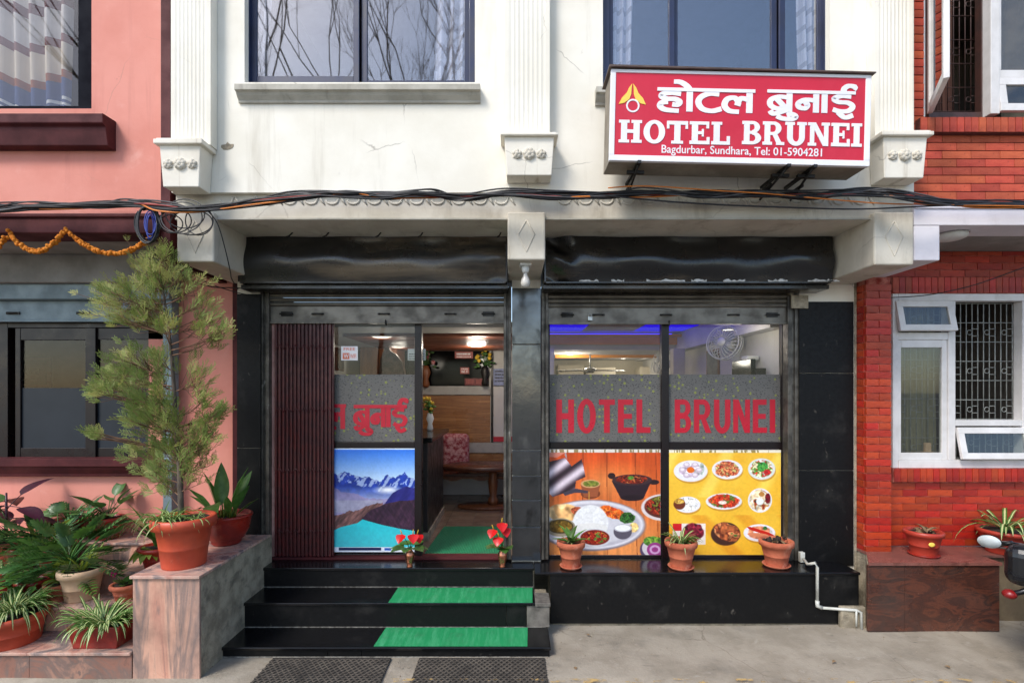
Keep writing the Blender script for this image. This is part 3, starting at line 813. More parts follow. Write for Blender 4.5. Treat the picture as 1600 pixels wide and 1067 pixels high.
def deva(mb, word, x0, x1, z0, z1, Y, thick=.002, w=.105, cut=None):
    """z0..z1 spans the base line to the head line"""
    tot = sum(GL[g][0] for g in word); sx = (x1-x0)/tot; sz = z1-z0; pen = x0
    for g in word:
        strokes(mb, GL[g][1], pen, z0, sx, sz, w*min(sx,sz*1.1), Y, thick)
        pen += GL[g][0]*sx
    h_ = w*sz*.62; a_ = x0 if cut is None else max(x0, cut)
    mb.prism([(a_,z1-h_),(x1,z1-h_),(x1,z1+h_),(a_,z1+h_)], Y-thick*1.02-.0023, Y-.0009)
def sans(mb, s, x0, x1, z0, z1, Y, thick):
    """heavy condensed sans capitals"""
    wd = {'H':.74,'O':.78,'T':.66,'E':.64,'L':.58,'B':.74,'R':.78,'U':.74,'N':.76,'I':.25}
    gap = .13; k = (x1-x0)/(sum(wd[c] for c in s)+gap*(len(s)-1)); H = z1-z0; pen = x0; cnt = [0]
    def piece(pts):
        cnt[0] = (cnt[0]+1) % 40
        mb.prism([(pen+p[0]*k, z0+p[1]*H) for p in pts], Y-thick-.00006*cnt[0], Y-.00002*(cnt[0]+1))
    def rc(a, b_, c, d): piece([(a,b_),(c,b_),(c,d),(a,d)])
    def ring(cx, cy, ro, rj, ri, rk, a0, a1, n_=20):
        for i in range(n_):
            p, q = a0+(a1-a0)*i/n_, a0+(a1-a0)*(i+1)/n_
            mb.prism([(pen+u*k, z0+t*H) for u, t in ((cx+ro*math.cos(p),cy+rj*math.sin(p)),(cx+ro*math.cos(q),cy+rj*math.sin(q)),(cx+ri*math.cos(q),cy+rk*math.sin(q)),(cx+ri*math.cos(p),cy+rk*math.sin(p)))], Y-thick*1.9-.00013*(1 if cy < .4 else 0), Y-.00001-.00002*(1 if cy < .4 else 0))
    T_ = .24
    for c in s:
        W_ = wd[c]
        if c == 'H': rc(0,0,T_,1); rc(W_-T_,0,W_,1); rc(T_-.02,.41,W_-T_+.02,.59)
        elif c == 'O': ring(W_/2,.5,W_/2,.52,W_/2-T_,.36,0,2*PI,32)
        elif c == 'T': rc(0,.84,W_,1); rc(W_/2-T_/2,0,W_/2+T_/2,.85)
        elif c == 'E': rc(0,0,T_,1); rc(T_-.02,0,W_,.16); rc(T_-.02,.42,W_-.06,.57); rc(T_-.02,.84,W_-.02,1)
        elif c == 'L': rc(0,0,T_,1); rc(T_-.02,0,W_,.17)
        elif c == 'B': rc(0,0,T_,1); rc(.2,0,.42,.15); rc(.2,.85,.42,1); rc(.2,.42,.5,.6); ring(.41,.74,.3,.26,.08,.12,-PI/2,PI/2,12); ring(.41,.28,.33,.28,.1,.14,-PI/2,PI/2,12)
        elif c == 'R': rc(0,0,T_,1); rc(.2,.85,.44,1); rc(.2,.4,.44,.55); ring(.42,.7,.32,.3,.09,.15,-PI/2,PI/2,12); piece([(.3,.45),(.52,.45),(.79,0),(.53,0)])
        elif c == 'U': rc(0,.34,T_,1); rc(W_-T_,.34,W_,1); ring(W_/2,.35,W_/2,.37,W_/2-T_,.2,PI,2*PI,18)
        elif c == 'N': rc(0,0,.22,1); rc(W_-.22,0,W_,1); piece([(0,1),(.24,1),(W_,0),(W_-.24,0)])
        elif c == 'I': rc(0,0,T_,1)
        pen += (W_+gap)*k
tm = MB()
deva(tm, ['la'], X(509,YG), X(541,YG), Z(670,YG), Z(634,YG), YG-.0045, .002, .12)
deva(tm, ['ba','na','aa','ii'], X(553,YG), X(636,YG), Z(667,YG), Z(635,YG), YG-.0045, .002, .135)
tm.build('red_lettering', mt['letter_red'], lw_)
tm = MB(); sans(tm, 'HOTEL', X(869,YG), X(1016,YG), Z(676,YG), Z(624,YG), YG-.0045, .0015); tm.build('red_lettering', mt['letter_red'], rw)
tm = MB(); sans(tm, 'BRUNEI', X(1054,YG), X(1211,YG), Z(676,YG), Z(624,YG), YG-.0045, .0015); tm.build('red_lettering', mt['letter_red'], rw)
# free wifi sticker
wf = thing('wifi_sticker', 'white sticker with orange FREE WIFI print on the glass', 'sticker', (X(545,YG), YG, Z(552,YG)))
m = MB(); m.pbox(533, 541, 559, 563, YG-.004, .002); m.build('backing', mt['sign_white'], wf)
orange = M('orange_print', S(232,120,84), None, 5, .5, bump=0)
m = MB(); Yk = YG-.0042
put_text(m, 'FREE', X(537,Yk), X(555,Yk), Z(547.5,Yk), Z(543,Yk), Yk, .01, .0008)
put_text(m, 'WIFI', X(547,Yk), X(556.5,Yk), Z(560,Yk), Z(553,Yk), Yk, .01, .0008)
m.box(X(535.5,Yk), X(546,Yk), Yk-.0008, Yk-.0001, Z(561,Yk), Z(551.5,Yk)); m.build('print', orange, wf)
m = MB(); put_text(m, 'W', X(537,Yk), X(545,Yk), Z(559.5,Yk), Z(553,Yk), Yk-.001, .01, .0008); m.build('print', mt['sign_white'], wf)

# collapsible maroon gate folded to the left
YQ = 4.625
gate = thing('folding_gate', 'maroon collapsible steel gate folded against the left jamb', 'gate', (X(470,YQ), YQ, FLOOR))
nb = 30
for i in range(nb):
    u = i/(nb-1); x = X(431,YQ)+(X(519,YQ)-X(431,YQ))*u
    m = MB(); y = YQ + (.012 if i % 2 else -.006)
    m.box(x-.0085, x+.0085, y, y+.022, Z(869,YQ), Z(500,YQ)); m.build('slat', mt['maroon_grille'], gate, bevel=.003, seg=1)
m = MB(); m.box(X(429,YQ), X(520,YQ), YQ+.036, YQ+.042, FLOOR+.03, Z(500,YQ)); m.build('backing', mt['maroon_grille'], gate)
for q in (542, 640, 735, 830):                    # crossing links
    m = MB(); z = Z(q,YQ); x0, x1 = X(431,YQ), X(519,YQ); k = 14
    for i in range(k):
        a = x0+(x1-x0)*i/k; c = x0+(x1-x0)*(i+1)/k
        m.tube([(a, YQ-.008, z+.02*(1 if i%2 else -1)), (c, YQ-.008, z-.02*(1 if i%2 else -1))], .004, 4)
    m.build('link', mt['maroon_grille'], gate)
m = MB(); m.box(X(421,4.64), X(429,4.64), 4.64, 4.70, FLOOR+.001, Z(500,4.64)); jm = m.build('door_jamb', M('lilac_jamb', S(196,150,140), S(170,124,116), 6, .7), hotel)
m = MB(); m.box(X(420,4.6), X(790,4.6), 4.6, 4.73, FLOOR+.0005, FLOOR+.022); m.build('threshold', mt['maroon'], hotel, bevel=.004)
# ------------------------------------------------------------------ posters (flat print, painted point by point)
def vnoise(u, v, fx, fy, seed):
    r = np.random.default_rng(seed).random((64, 64))
    x, y = u*fx, v*fy
    xi, yi = np.floor(x).astype(int), np.floor(y).astype(int); xf, yf = x-xi, y-yi
    xf = xf*xf*(3-2*xf); yf = yf*yf*(3-2*yf)
    g = lambda a, b_: r[a % 64, b_ % 64]
    return (g(xi,yi)*(1-xf)+g(xi+1,yi)*xf)*(1-yf)+(g(xi,yi+1)*(1-xf)+g(xi+1,yi+1)*xf)*yf
def fbm(u, v, fx, fy, seed, o=4):
    s = 0; a = .5; t = 0
    for k in range(o):
        s = s+a*vnoise(u, v, fx*2**k, fy*2**k, seed+k); t += a; a *= .55
    return s/t
class Canvas:
    def __init__(s, nx, ny, asp):
        s.nx, s.ny = nx, ny
        s.u, s.v = np.meshgrid(np.linspace(0,1,nx), np.linspace(0,1,ny)); s.asp = asp
        s.c = np.zeros((ny,nx,3))
    def put(s, mask, col, soft=None):
        mask = np.clip(mask.astype(float), 0, 1)[...,None]
        col = np.array(col, float)
        if col.ndim == 1: col = col[None,None,:]
        s.c = s.c*(1-mask)+col*mask
    def ell(s, cx, cy, rx, ry, ang=0):
        du, dv = (s.u-cx), (s.v-cy)
        ca, sa = math.cos(ang), math.sin(ang)
        return np.sqrt(((du*ca+dv*sa)/rx)**2+((-du*sa+dv*ca)/ry)**2)
    def disc(s, cx, cy, rx, ry, col, ang=0, e=.06):
        d = s.ell(cx,cy,rx,ry,ang); s.put(np.clip((1-d)/e,0,1), col)
    def food(s, cx, cy, rx, ry, cols, f, seed, ang=0):
        n_ = vnoise(s.u, s.v, f, f, seed)*.6+vnoise(s.u, s.v, f*2.3, f*2.3, seed+3)*.4
        idx = np.clip(((n_-.25)/.5)*len(cols), 0, len(cols)-1).astype(int)
        col = np.array(cols, float)[idx]*(.55+.9*(.6*vnoise(s.u,s.v,f*2.2,f*2.2,seed+9)+.4*vnoise(s.u,s.v,f*4,f*4,seed+19)))[...,None]
        d = s.ell(cx,cy,rx,ry,ang)+(n_-.5)*.25; s.put(np.clip((1-d)/.1,0,1), col)
    def poly(s, pts, col, e=.004):
        m = np.full(s.u.shape, False); n_ = len(pts); j = n_-1
        for i in range(n_):
            xi, yi = pts[i]; xj, yj = pts[j]
            cond = ((yi > s.v) != (yj > s.v)) & (s.u < (xj-xi)*(s.v-yi)/((yj-yi) or 1e-9)+xi)
            m ^= cond; j = i
        s.put(m, col)

def mountain():
    C = Canvas(210, 246, .83); u, v = C.u, C.v
    t = np.clip(v/.34,0,1)[...,None]
    C.c = (1-t)*np.array([40,112,224])+t*np.array([214,236,252])
    def ridge(base, pts, f, amp, seed):
        r = np.interp(u[0], [p[0] for p in pts], [p[1] for p in pts])
        return r+base-amp*(fbm(u[0], u[0]*0, f, 1, seed)-.5)
    r1 = ridge(0, [(0,.2),(.06,.27),(.16,.21),(.24,.24),(.34,.25),(.45,.3),(.55,.31),(.66,.25),(.74,.275),(.86,.25),(1,.3)], 14, .09, 11)[None,:]
    n1 = fbm(u, v, 16, 22, 21)
    rock = np.array([26,52,138])[None,None]*(.7+.9*n1[...,None])
    C.put(v > r1, rock)
    snow = (v > r1)&(v < r1+.07+.05*n1)&(fbm(u+v*.6, v, 30, 20, 31) > .57); C.put(snow*.7, (206,222,246))
    hz = np.clip((v-.36)/.14,0,1)*(v > r1); C.put(hz*.85*(u < .75), (188,196,226))
    C.put(np.clip(1-C.ell(.66,.40,.2,.05),0,1)*1.2, (240,244,252))
    r2 = ridge(0, [(0,.38),(.2,.42),(.4,.47),(.55,.5),(.75,.44),(1,.43)], 9, .05, 41)[None,:]
    C.put((v > r2)*.75, np.stack([120+60*n1, 110+50*n1, 150+50*n1],-1))
    val = (v > .5)&(v < .62)&(u < .6); C.put(val*.6, np.stack([150+50*n1,150+50*n1,170+40*n1],-1))
    r3 = ridge(0, [(0,.66),(.2,.62),(.4,.56),(.6,.52),(.62,.9),(1,.9)], 10, .06, 51)[None,:]
    n2 = fbm(u*1.5+v, v-u*.4, 20, 9, 61); C.put((v > r3), np.stack([50+130*n2, 34+92*n2, 40+76*n2],-1)*(.55+.9*fbm(u*1.2+v*1.3, v-u*.5, 40, 12, 81))[...,None])
    r4 = ridge(0, [(.3,.72),(.45,.64),(.6,.56),(.72,.43),(.86,.365),(1,.38)], 6, .02, 71)[None,:]
    C.put((v > r4)&(u > .33), np.stack([26+30*n2, 28+26*n2, 96+50*n2],-1))
    r5 = ridge(0, [(.3,.72),(.45,.6),(.62,.53),(.8,.5),(1,.5)], 5, .02, 75)[None,:]
    C.put((v > r5)&(u > .35), np.stack([34+46*n2, 22+28*n2, 40+30*n2],-1)*(.6+.8*fbm(u-v*.8, v+u*.5, 40, 14, 83))[...,None])
    lk = np.interp(u[0], [0,.1,.3,.36,.42,.6,.8,1],[.80,.76,.72,.685,.70,.74,.775,.80])[None,:]
    C.put(v > lk, np.stack([40+60*np.clip((v-.7)*2,0,1)+0*u, 190+20*n1, 204+14*n1],-1))
    C.put((v > .955)*1.0, (232,238,250)); C.put((v > .958)&(v < .985)&(u > .08)&(u < .58), (20,30,80)); C.put((v > .962)&(v < .985)&(u > .62)&(u < .7), (40,90,190))
    C.put(v < .012, (206,226,250))
    return C
def thali():
    C = Canvas(280, 260, 1.06); u, v = C.u, C.v
    g = fbm(u, v, 26, 2.2, 5); t = np.clip(v*1.1,0,1)[...,None]
    C.c = (1-t)*np.array([204,74,26])+t*np.array([224,140,76]); C.c = C.c*(.78+.45*g[...,None])
    C.put(np.clip(1-C.ell(.55,.3,.4,.22),0,1)*.5, (250,176,100))
    for x in (.3,.52,.78,.97): C.put(np.abs(u-x-(v-.5)*.05*(x-.4)) < .003, (130,52,24))
    # copper cup
    C.disc(.37,.42,.09,.05,(120,60,36)); C.poly([(.28,.33),(.46,.33),(.43,.45),(.31,.45)], (156,84,52)); C.disc(.37,.325,.09,.04,(214,160,110)); C.food(.37,.325,.075,.03,[(120,130,50),(160,150,70)],30,3)
    # black wok
    C.disc(.56,.25,.035,.03,(46,28,30)); C.disc(.94,.31,.05,.025,(46,28,30)); C.poly([(.56,.3),(.92,.3),(.85,.46),(.64,.46)], (44,30,38)); C.disc(.745,.46,.105,.03,(36,24,30)); C.disc(.745,.29,.185,.055,(60,40,44)); C.food(.745,.285,.15,.042,[(96,30,20),(150,48,26),(60,24,20),(170,90,50)],34,7); C.food(.73,.27,.03,.02,[(90,140,50)],20,5)
    # steel jug pouring
    gj = lambda k: np.stack([k+0*u,k-4+0*u,k+10+0*u],-1)
    sh = 120+90*np.sin(u*26+v*34); shc = np.stack([sh+20,sh+4,sh+14],-1)
    C.poly([(-.02,.12),(.14,.08),(.2,.16),(.29,.09),(.325,.26),(.24,.3),(.23,.38),(.03,.45),(-.02,.4)], np.clip(shc,40,240)); C.poly([(.12,.41),(.24,.37),(.35,.395),(.345,.415),(.23,.41),(.14,.44)], (70,62,74))
    C.poly([(-.02,-.02),(.15,-.02),(.145,.03),(.07,.075),(-.02,.07)], (214,130,110)); C.poly([(.135,.05),(.15,.02),(.16,.1)], (170,150,150))
    C.put((np.abs(u-.357) < .005)&(v > .4)&(v < .5), (206,150,60))
    # right bowl
    C.disc(1.02,.55,.2,.13,(220,208,206)); C.disc(1.03,.545,.18,.11,(90,40,32)); C.food(1.03,.53,.17,.1,[(120,30,20),(170,60,30),(70,20,20),(110,110,40)],30,17)
    # thali plate
    C.disc(.38,.72,.5,.25,(126,120,132)); C.disc(.38,.715,.485,.238,(222,218,224)); C.disc(.38,.72,.45,.21,(186,182,192)); C.disc(.35,.72,.42,.19,(206,204,210))
    C.food(.12,.6,.16,.09,[(222,170,110),(236,196,140)],8,23); C.food(.25,.58,.06,.04,[(120,60,36),(170,80,50)],30,24)
    C.food(.57,.6,.13,.055,[(222,96,30),(236,130,50),(200,70,24)],30,25,.35); C.food(.70,.65,.075,.055,[(40,90,34),(70,120,50),(30,60,26)],40,26); C.food(.76,.74,.045,.05,[(226,190,120)],20,27)
    rice = np.clip((1-C.ell(.37,.7,.165,.18))/.06,0,1)*(v < .78); C.put(rice, np.stack([212+40*fbm(u,v,60,60,29)]*3,-1)); C.disc(.37,.745,.16,.05,(228,226,222))
    C.disc(.41,.84,.15,.09,(206,204,208)); C.disc(.41,.835,.135,.075,(120,30,20)); C.food(.41,.835,.12,.065,[(150,36,22),(110,24,18),(180,70,40),(90,130,50)],34,33)
    C.disc(.1,.74,.14,.09,(150,140,120)); C.disc(.1,.73,.12,.07,(70,60,40)); C.food(.1,.73,.11,.06,[(90,70,30),(130,100,40)],20,35)
    C.disc(.66,.78,.085,.075,(90,84,96)); C.disc(.66,.745,.085,.04,(190,188,196)); C.disc(.66,.745,.072,.03,(240,240,236))
    C.disc(.96,.95,.15,.12,(80,66,96)); C.disc(.96,.935,.13,.1,(206,200,206)); C.food(.93,.87,.09,.05,[(80,130,50),(120,160,60)],30,37); C.disc(.95,.95,.075,.07,(150,60,130)); C.disc(.95,.95,.05,.045,(204,160,204)); C.disc(.95,.95,.03,.025,(150,60,130))
    C.put((v < .03), (226,218,206)); C.put((v < .03)&(fbm(u,v,60,4,41) < .45), (150,130,90))
    return C
def plates():
    C = Canvas(280, 260, 1.06); u, v = C.u, C.v
    t = fbm(u, v, 2, 2, 3)[...,None]
    C.c = np.array([246,206,70])*(1-t)+np.array([240,172,40])*t
    st = (np.sin((u*1.1+v*.55)*24)+np.sin((u*1.1+v*.55)*11+1)) ; C.put(np.clip(st*.3,0,.5)*(v < .45), (255,238,120)); C.put(np.clip(np.sin((u-v*.9)*16)*.5,0,.4)*(v > .62), (214,120,20))
    C.put((v < .025), (240,232,206)); C.put((v < .025)&(fbm(u,v,60,4,45) < .45), (160,140,80))
    def pl(cx, cy, rx, ry, rim, cols, f, seed, k=.82):
        C.disc(cx+.006,cy+.018,rx,ry,(206,150,50)); C.disc(cx,cy,rx,ry,rim); C.food(cx,cy-.004,rx*k,ry*k,cols,f,seed)
    W_ = (236,234,240)
    pl(.2,.2,.155,.105,W_,[(226,214,224),(200,180,200),(240,232,236)],16,3,.7); C.disc(.2,.19,.035,.03,(230,110,30)); C.food(.3,.18,.02,.06,[(190,200,190)],20,6)
    for a in range(6): C.disc(.2+.075*math.cos(a*1.05),.19+.058*math.sin(a*1.05),.03,.025,(206,186,202)); C.disc(.2+.075*math.cos(a*1.05),.185+.058*math.sin(a*1.05),.018,.014,(236,226,232))
    pl(.525,.185,.14,.095,W_,[(206,96,60),(226,140,90),(170,50,40),(200,180,110)],40,9); pl(.83,.18,.125,.105,(222,226,222),[(226,214,170),(90,150,60),(206,60,50),(240,230,210)],26,13); C.food(.84,.16,.05,.045,[(50,140,60),(90,170,70)],40,15); C.food(.88,.21,.035,.03,[(190,40,40)],30,16)
    pl(.17,.52,.12,.08,W_,[(232,228,222),(240,238,234)],30,21); C.disc(.1,.515,.055,.055,(110,50,30)); C.food(.1,.49,.045,.025,[(196,150,60),(220,180,90)],40,22)
    pl(.495,.49,.165,.08,W_,[(196,50,30),(220,90,40),(160,40,30),(90,110,40)],34,25,.86); C.food(.48,.5,.04,.02,[(236,196,180)],20,27)
    C.disc(.815,.48,.11,.12,W_); C.food(.815,.48,.095,.105,[(226,200,160),(240,232,214),(206,150,90),(170,60,40),(60,50,40)],18,29); C.disc(.83,.42,.025,.025,(190,130,60)); C.food(.885,.46,.025,.05,[(110,20,30)],30,30); C.disc(.815,.49,.035,.035,(236,236,230))
    C.poly([(.04,.7),(.33,.7),(.33,.9),(.04,.9)], (238,226,214)); C.poly([(.04,.7),(.12,.7),(.12,.77),(.04,.77)], (206,30,40)); C.food(.22,.78,.1,.09,[(110,20,40),(150,40,60),(70,14,30)],20,33)
    C.disc(.51,.8,.135,.115,(70,40,30)); C.food(.52,.78,.13,.085,[(170,90,50),(130,60,36),(206,130,80),(90,120,50)],16,37,.4)
    pl(.81,.79,.145,.085,W_,[(232,228,222),(236,150,110)],14,41,.8)
    for a in range(4): C.disc(.77+.035*a,.76+.012*a,.075,.016,(200,40,30),.35)
    C.disc(.8,.81,.1,.02,(226,140,100),.1); C.food(.86,.745,.02,.02,[(60,130,60)],20,43)
    return C
mt['poster'] = vcol('printed_poster', .28, .4, .2)
def poster(name, label, p0, q0, p1, q1, Y, C, gain=1.0):
    nx, ny = C.nx, C.ny
    x = X(p0,Y)+(X(p1,Y)-X(p0,Y))*C.u; z = Z(q0,Y)+(Z(q1,Y)-Z(q0,Y))*C.v
    vs = np.stack([x, np.full_like(x, Y), z], -1).reshape(-1,3)
    me = bpy.data.meshes.new(name)
    i = (np.arange(ny-1)[:,None]*nx+np.arange(nx-1)[None,:]).reshape(-1)
    fs = np.stack([i, i+nx, i+nx+1, i+1], -1)
    k = nx*ny
    x0,x1,z0,z1 = X(p0,Y),X(p1,Y),Z(q1,Y),Z(q0,Y)
    V = vs.tolist()+[(x0-.001,Y+.0008,z0-.001),(x1+.001,Y+.0008,z0-.001),(x1+.001,Y+.0008,z1+.001),(x0-.001,Y+.0008,z1+.001),(x0-.001,Y+.004,z0-.001),(x1+.001,Y+.004,z0-.001),(x1+.001,Y+.004,z1+.001),(x0-.001,Y+.004,z1+.001)]
    Fc = fs.tolist()+[[k+a for a in q] for q in ((4,7,6,5),(0,1,5,4),(1,2,6,5),(2,3,7,6),(3,0,4,7),(0,3,2,1))]
    me.from_pydata(V, [], Fc)
    gr = fbm(C.u, C.v, 60, 60, 91, 3)[...,None]; lg = fbm(C.u, C.v, 5, 5, 95, 3)[...,None]
    C.c = C.c*(.92+.08*gr+.08*lg)                 # tonal mottling of the printed photograph
    c = np.clip(C.c,0,255)/255.0
    l = np.where(c <= .04045, c/12.92, ((c+.055)/1.055)**2.4)*gain
    at = me.color_attributes.new('Col', 'FLOAT_COLOR', 'POINT')
    full = np.ones((len(V),4)); full[:k,:3] = l.reshape(-1,3); full[k:,:3] = .7
    at.data.foreach_set('color', full.reshape(-1).astype(np.float32))
    me.materials.append(mt['poster']); me.update()
    return tag(link(name, me), label, 'poster')
poster('mountain_poster', 'blue poster of snowy mountains above a turquoise lake', 518.8, 700.5, 651, 862, 4.668, mountain())
poster('food_poster', 'orange food poster with a steel jug pouring onto a rice platter', 858.5, 702, 1032, 866.5, 4.667, thali())
poster('food_poster', 'yellow food poster with nine small plates of dishes', 1044, 703, 1220, 866.5, 4.667-.004, plates())

# ------------------------------------------------------------------ interior of the lobby and dining room
x0r, x1r, yr, zc = -2.25, 2.58, 7.55, 2.58
m = MB(); m.box(x0r, x1r, 4.74, 10.2, FLOOR-.05, FLOOR-.012); structure(m.build('lobby_floor', M('tile_joint', S(110,96,84), None, 9, .8)))
lf = bpy.data.objects['lobby_floor']
tm_ = M('polished_floor_tile', S(150,128,108), S(134,112,94), 6, .12, .05, .02, 60, rand=.1, spec=.6)
tmesh = MB().box(-.147,.147,-.147,.147,-.010,0).mesh('floor_tile', tm_)
for i in range(16):
    for j in range(11):
        xx = x0r+.15+.3*i; yy = 4.9+.3*j
        if xx < x1r-.1: link('floor_tile', tmesh, lf, (xx, yy, FLOOR-.001))
m = MB()
m.box(x0r-.1, x0r, 4.8, 10.2, FLOOR, 2.9); structure(m.build('lobby_wall_left', mt['white_wall']))
m = MB(); m.box(x1r, x1r+.1, 4.86, 10.2, FLOOR, 2.9); structure(m.build('lobby_wall_right', mt['white_wall']))
m = MB(); m.box(.62, x1r, 10.1, 10.2, FLOOR, 2.9); structure(m.build('dining_wall_back', mt['cream_wall']))
m = MB(); m.box(x0r, .62, yr, yr+.12, FLOOR, 2.9); bw = structure(m.build('lobby_wall_back', mt['white_wall']))
m = MB(); m.box(.5, .62, yr+.12, 10.1, FLOOR, 2.9); structure(m.build('dining_wall_left', mt['white_wall']))
m = MB()                                          # ceiling with a recessed tray
m.box(x0r, .3, 4.8, 10.2, zc, zc+.05); m.box(2.42, x1r, 4.8, 10.2, zc, zc+.05); m.box(.3, 2.42, 7.6, 10.2, zc+.02, zc+.06)
m.box(.2, 2.5, 4.8, 7.7, zc+.26, zc+.3)
m.box(.2, .3, 4.8, 7.7, zc+.051, zc+.26); m.box(2.42, 2.5, 4.8, 7.7, zc+.051, zc+.26); m.box(.3, 2.42, 4.78, 4.799, zc+.15, zc+.26); m.box(.3, 2.42, 7.601, 7.7, zc+.061, zc+.26)
structure(m.build('ceiling', mt['white_wall']))
def lip(Y, p0, p1, q0, q1, label):
    m = MB(); m.pbox(p0, q0, p1, q1, Y, .06); return tag(m.build('ceiling_cove', mt['orange_paint']), label, 'ceiling trim')
l1 = lip(7.5, 840, 1094, 527, 538, 'long orange cove lip below the blue lit ceiling tray')
l2 = lip(7.3, 840, 1076, 522, 526, 'thin upper orange cove lip under the blue light')
l3 = lip(8.6, 868, 1032, 553, 559, 'far orange cove lip above the dining room back wall')
MB().box(-1.75, .2, 5.3, 7.1, zc-.03, zc-.001).build('ceiling_panel', M('brown_ceiling_panel', S(120,62,34), S(98,48,28), 4, .45, bump=0), bpy.data.objects['ceiling'])
lip(7.1, 612, 780, 521, 530, 'orange cove lip above the reception corner')
led = thing('led_strip', 'blue glowing light strip in the ceiling tray', 'light strip', (1.2, 7.2, zc+.1))
m = MB(); m.box(.4, 2.3, 7.36, 7.38, zc+.225, zc+.232); m.build('strip', emis('blue_led', (.04,.02,1,1), 3), led)
bp_ = emis('blue_panel', (.035,.012,.9,1), .5)
for a_, c_ in ((.32,.98),(1.72,2.40)): MB().box(a_, c_, 4.95, 7.2, zc+.252, zc+.258).build('glowing_panel', bp_, led)
for (lx, ly, en) in ():
    L = bpy.data.lights.new('blue_light', 'POINT'); L.energy = en; L.color = (.06,.05,1); L.shadow_soft_size = .05
    o = bpy.data.objects.new('blue_light', L); COL.objects.link(o); o.location = (lx, ly, zc+.17)
lampm = emis('downlight_glow', (1,.93,.82,1), 3)
for (lx, ly, en, lab) in ((-1.4,5.5,2.5,'small round downlight above the reception desk'),(-.45,6.5,15,'small round downlight above the lobby doorway'),(-.35,5.4,7,'small round downlight added to brighten the lobby inside the open doorway'),(-1.5,6.7,3,'small round downlight in the rear left lobby corner'),  # doorway lamp added to lift the dim lobby
                     (2.1,4.98,3.5,'small round downlight added to brighten the wall fan by the window'),(.95,8.3,10,'small round downlight over the far dining room'),(2.0,9.2,5,'small round downlight near the dining room back wall')):  # fan lamp added so the wall fan stands out
    if not lab: continue
    t = thing('ceiling_downlight', lab, 'ceiling light', (lx,ly,zc), group='lobby downlights')
    MB().lathe([(.001,-.004),(.045,-.004),(.045,-.001)], 16).build('lens', lampm, t, local=True)
    MB().lathe([(.046,-.006),(.06,-.006),(.062,-.001),(.046,-.001)], 16).build('ring', mt['steel'], t, local=True)
    L = bpy.data.lights.new('downlight', 'POINT'); L.energy = en; L.color = (1,.9,.76); L.shadow_soft_size = .12
    o = bpy.data.objects.new('downlight', L); COL.objects.link(o); o.location = (lx, ly, zc-.06)

# back wall of the lobby: black glass, stone band, wood panels, skirting
Yb = yr-.012
def panel(name, p0, q0, p1, q1, mat, Y=Yb, d=.011, bev=0): return MB().pbox(p0,q0,p1,q1,Y,d).build(name, mat, bw, bevel=bev)
panel('black_glass', 560, 537, 764, 603, mt['black_gloss']); panel('stone_band', 560, 604, 766, 616.5, M('grey_stone', S(170,166,160), S(150,146,140), 8, .3), Yb-.03, .04)
panel('wood_panel', 560, 617, 766, 691, mt['wood']); panel('stone_band', 560, 691.5, 830, 707, M('grey_stone_low', S(176,172,166), S(150,146,140), 8, .3), Yb-.02, .03)
panel('wood_panel', 560, 707.5, 830, 748, mt['wood']); panel('skirting', 560, 748.5, 830, 772, mt['white_wall'], Yb-.004, .015)
panel('transom', 560, 528, 830, 536.5, M('grey_beam', S(104,98,94), None, 5, .5), Yb-.1, .1); panel('cream_panel', 655, 508, 708, 526, mt['cream_wall'], Yb-.05, .03); panel('brown_panel', 709, 508, 830, 526, mt['wood_dark'], Yb-.05, .03)  # pale panel takes the plain cream wall paint
panel('door_leaf', 771, 604, 830, 691, mt['white_wall'], Yb-.02, .02); panel('door_kick', 771, 682, 830, 690, mt['letter_red'], Yb-.03, .01); panel('door_post', 767, 537, 770.5, 691, mt['dark_steel'], Yb-.03, .03)
def notice(label, p0, q0, p1, q1, Y, mat, lines, ink):
    t = thing('notice', label, 'notice', (X((p0+p1)/2,Y), Y, Z(q1,Y)))
    MB().pbox(p0,q0,p1,q1,Y,.004).build('board', mat, t, bevel=.001)
    m = MB()
    random.seed(label)
    for (s_, a, c, qa, qb) in lines:
        if s_: put_text(m, s_, X(a,Y), X(c,Y), Z(qb,Y), Z(qa,Y), Y-.0005, .01, .001)
        else:                                     # too small to read in the photograph: a row of broken strokes
            p = a
            while p < c:
                w_ = random.uniform(.5, 1.6); m.box(X(p,Y), X(min(c,p+w_),Y), Y-.0015, Y-.0005, Z(qb,Y), Z(qa,Y)); p += w_+random.uniform(.3,.7)
    m.build('print', ink, t)
redb = M('red_board', S(168,84,76), None, 5, .5, bump=0); ink = M('black_ink', S(40,36,36), None, 5, .6, bump=0)
notice('white notice sheet with black lines behind the glass door post', 637, 545, 665, 563, 4.76, mt['paper'], [('', 639, 663, 552.5, 554), ('', 639, 663, 556, 557.5), ('', 639, 663, 559.5, 561)], ink)
notice('red plate with two lines of white text on black glass', 710.5, 549, 739, 560, Yb-.006, redb, [('', 713.5, 735, 551.5, 554.5), ('', 713.5, 736, 556.5, 558.3)], mt['sign_white'])
notice('small red plate reading free WI FI on black glass', 719, 574, 733, 584, Yb-.006, redb, [('FREE', 721, 731, 575.3, 577.6), ('Wi Fi', 720.5, 731.5, 578.6, 582.8)], mt['sign_white'])
notice('wide dark red plate low on the black glass', 726, 591, 763, 602, Yb-.006, M('dark_red_board', S(120,40,40), S(84,30,32), 40, .5, bump=0), [('', 728, 741, 593, 600), ('', 744, 760, 593, 600)], redb)
notice('pale blue notice sheet beside the entrance pillar', 771, 576, 795, 602, Yb-.03, M('pale_blue_paper', S(150,160,190), S(120,130,170), 60, .6, bump=0), [('', 773, 793, 579+5*i, 581.5+5*i) for i in range(4)], ink)

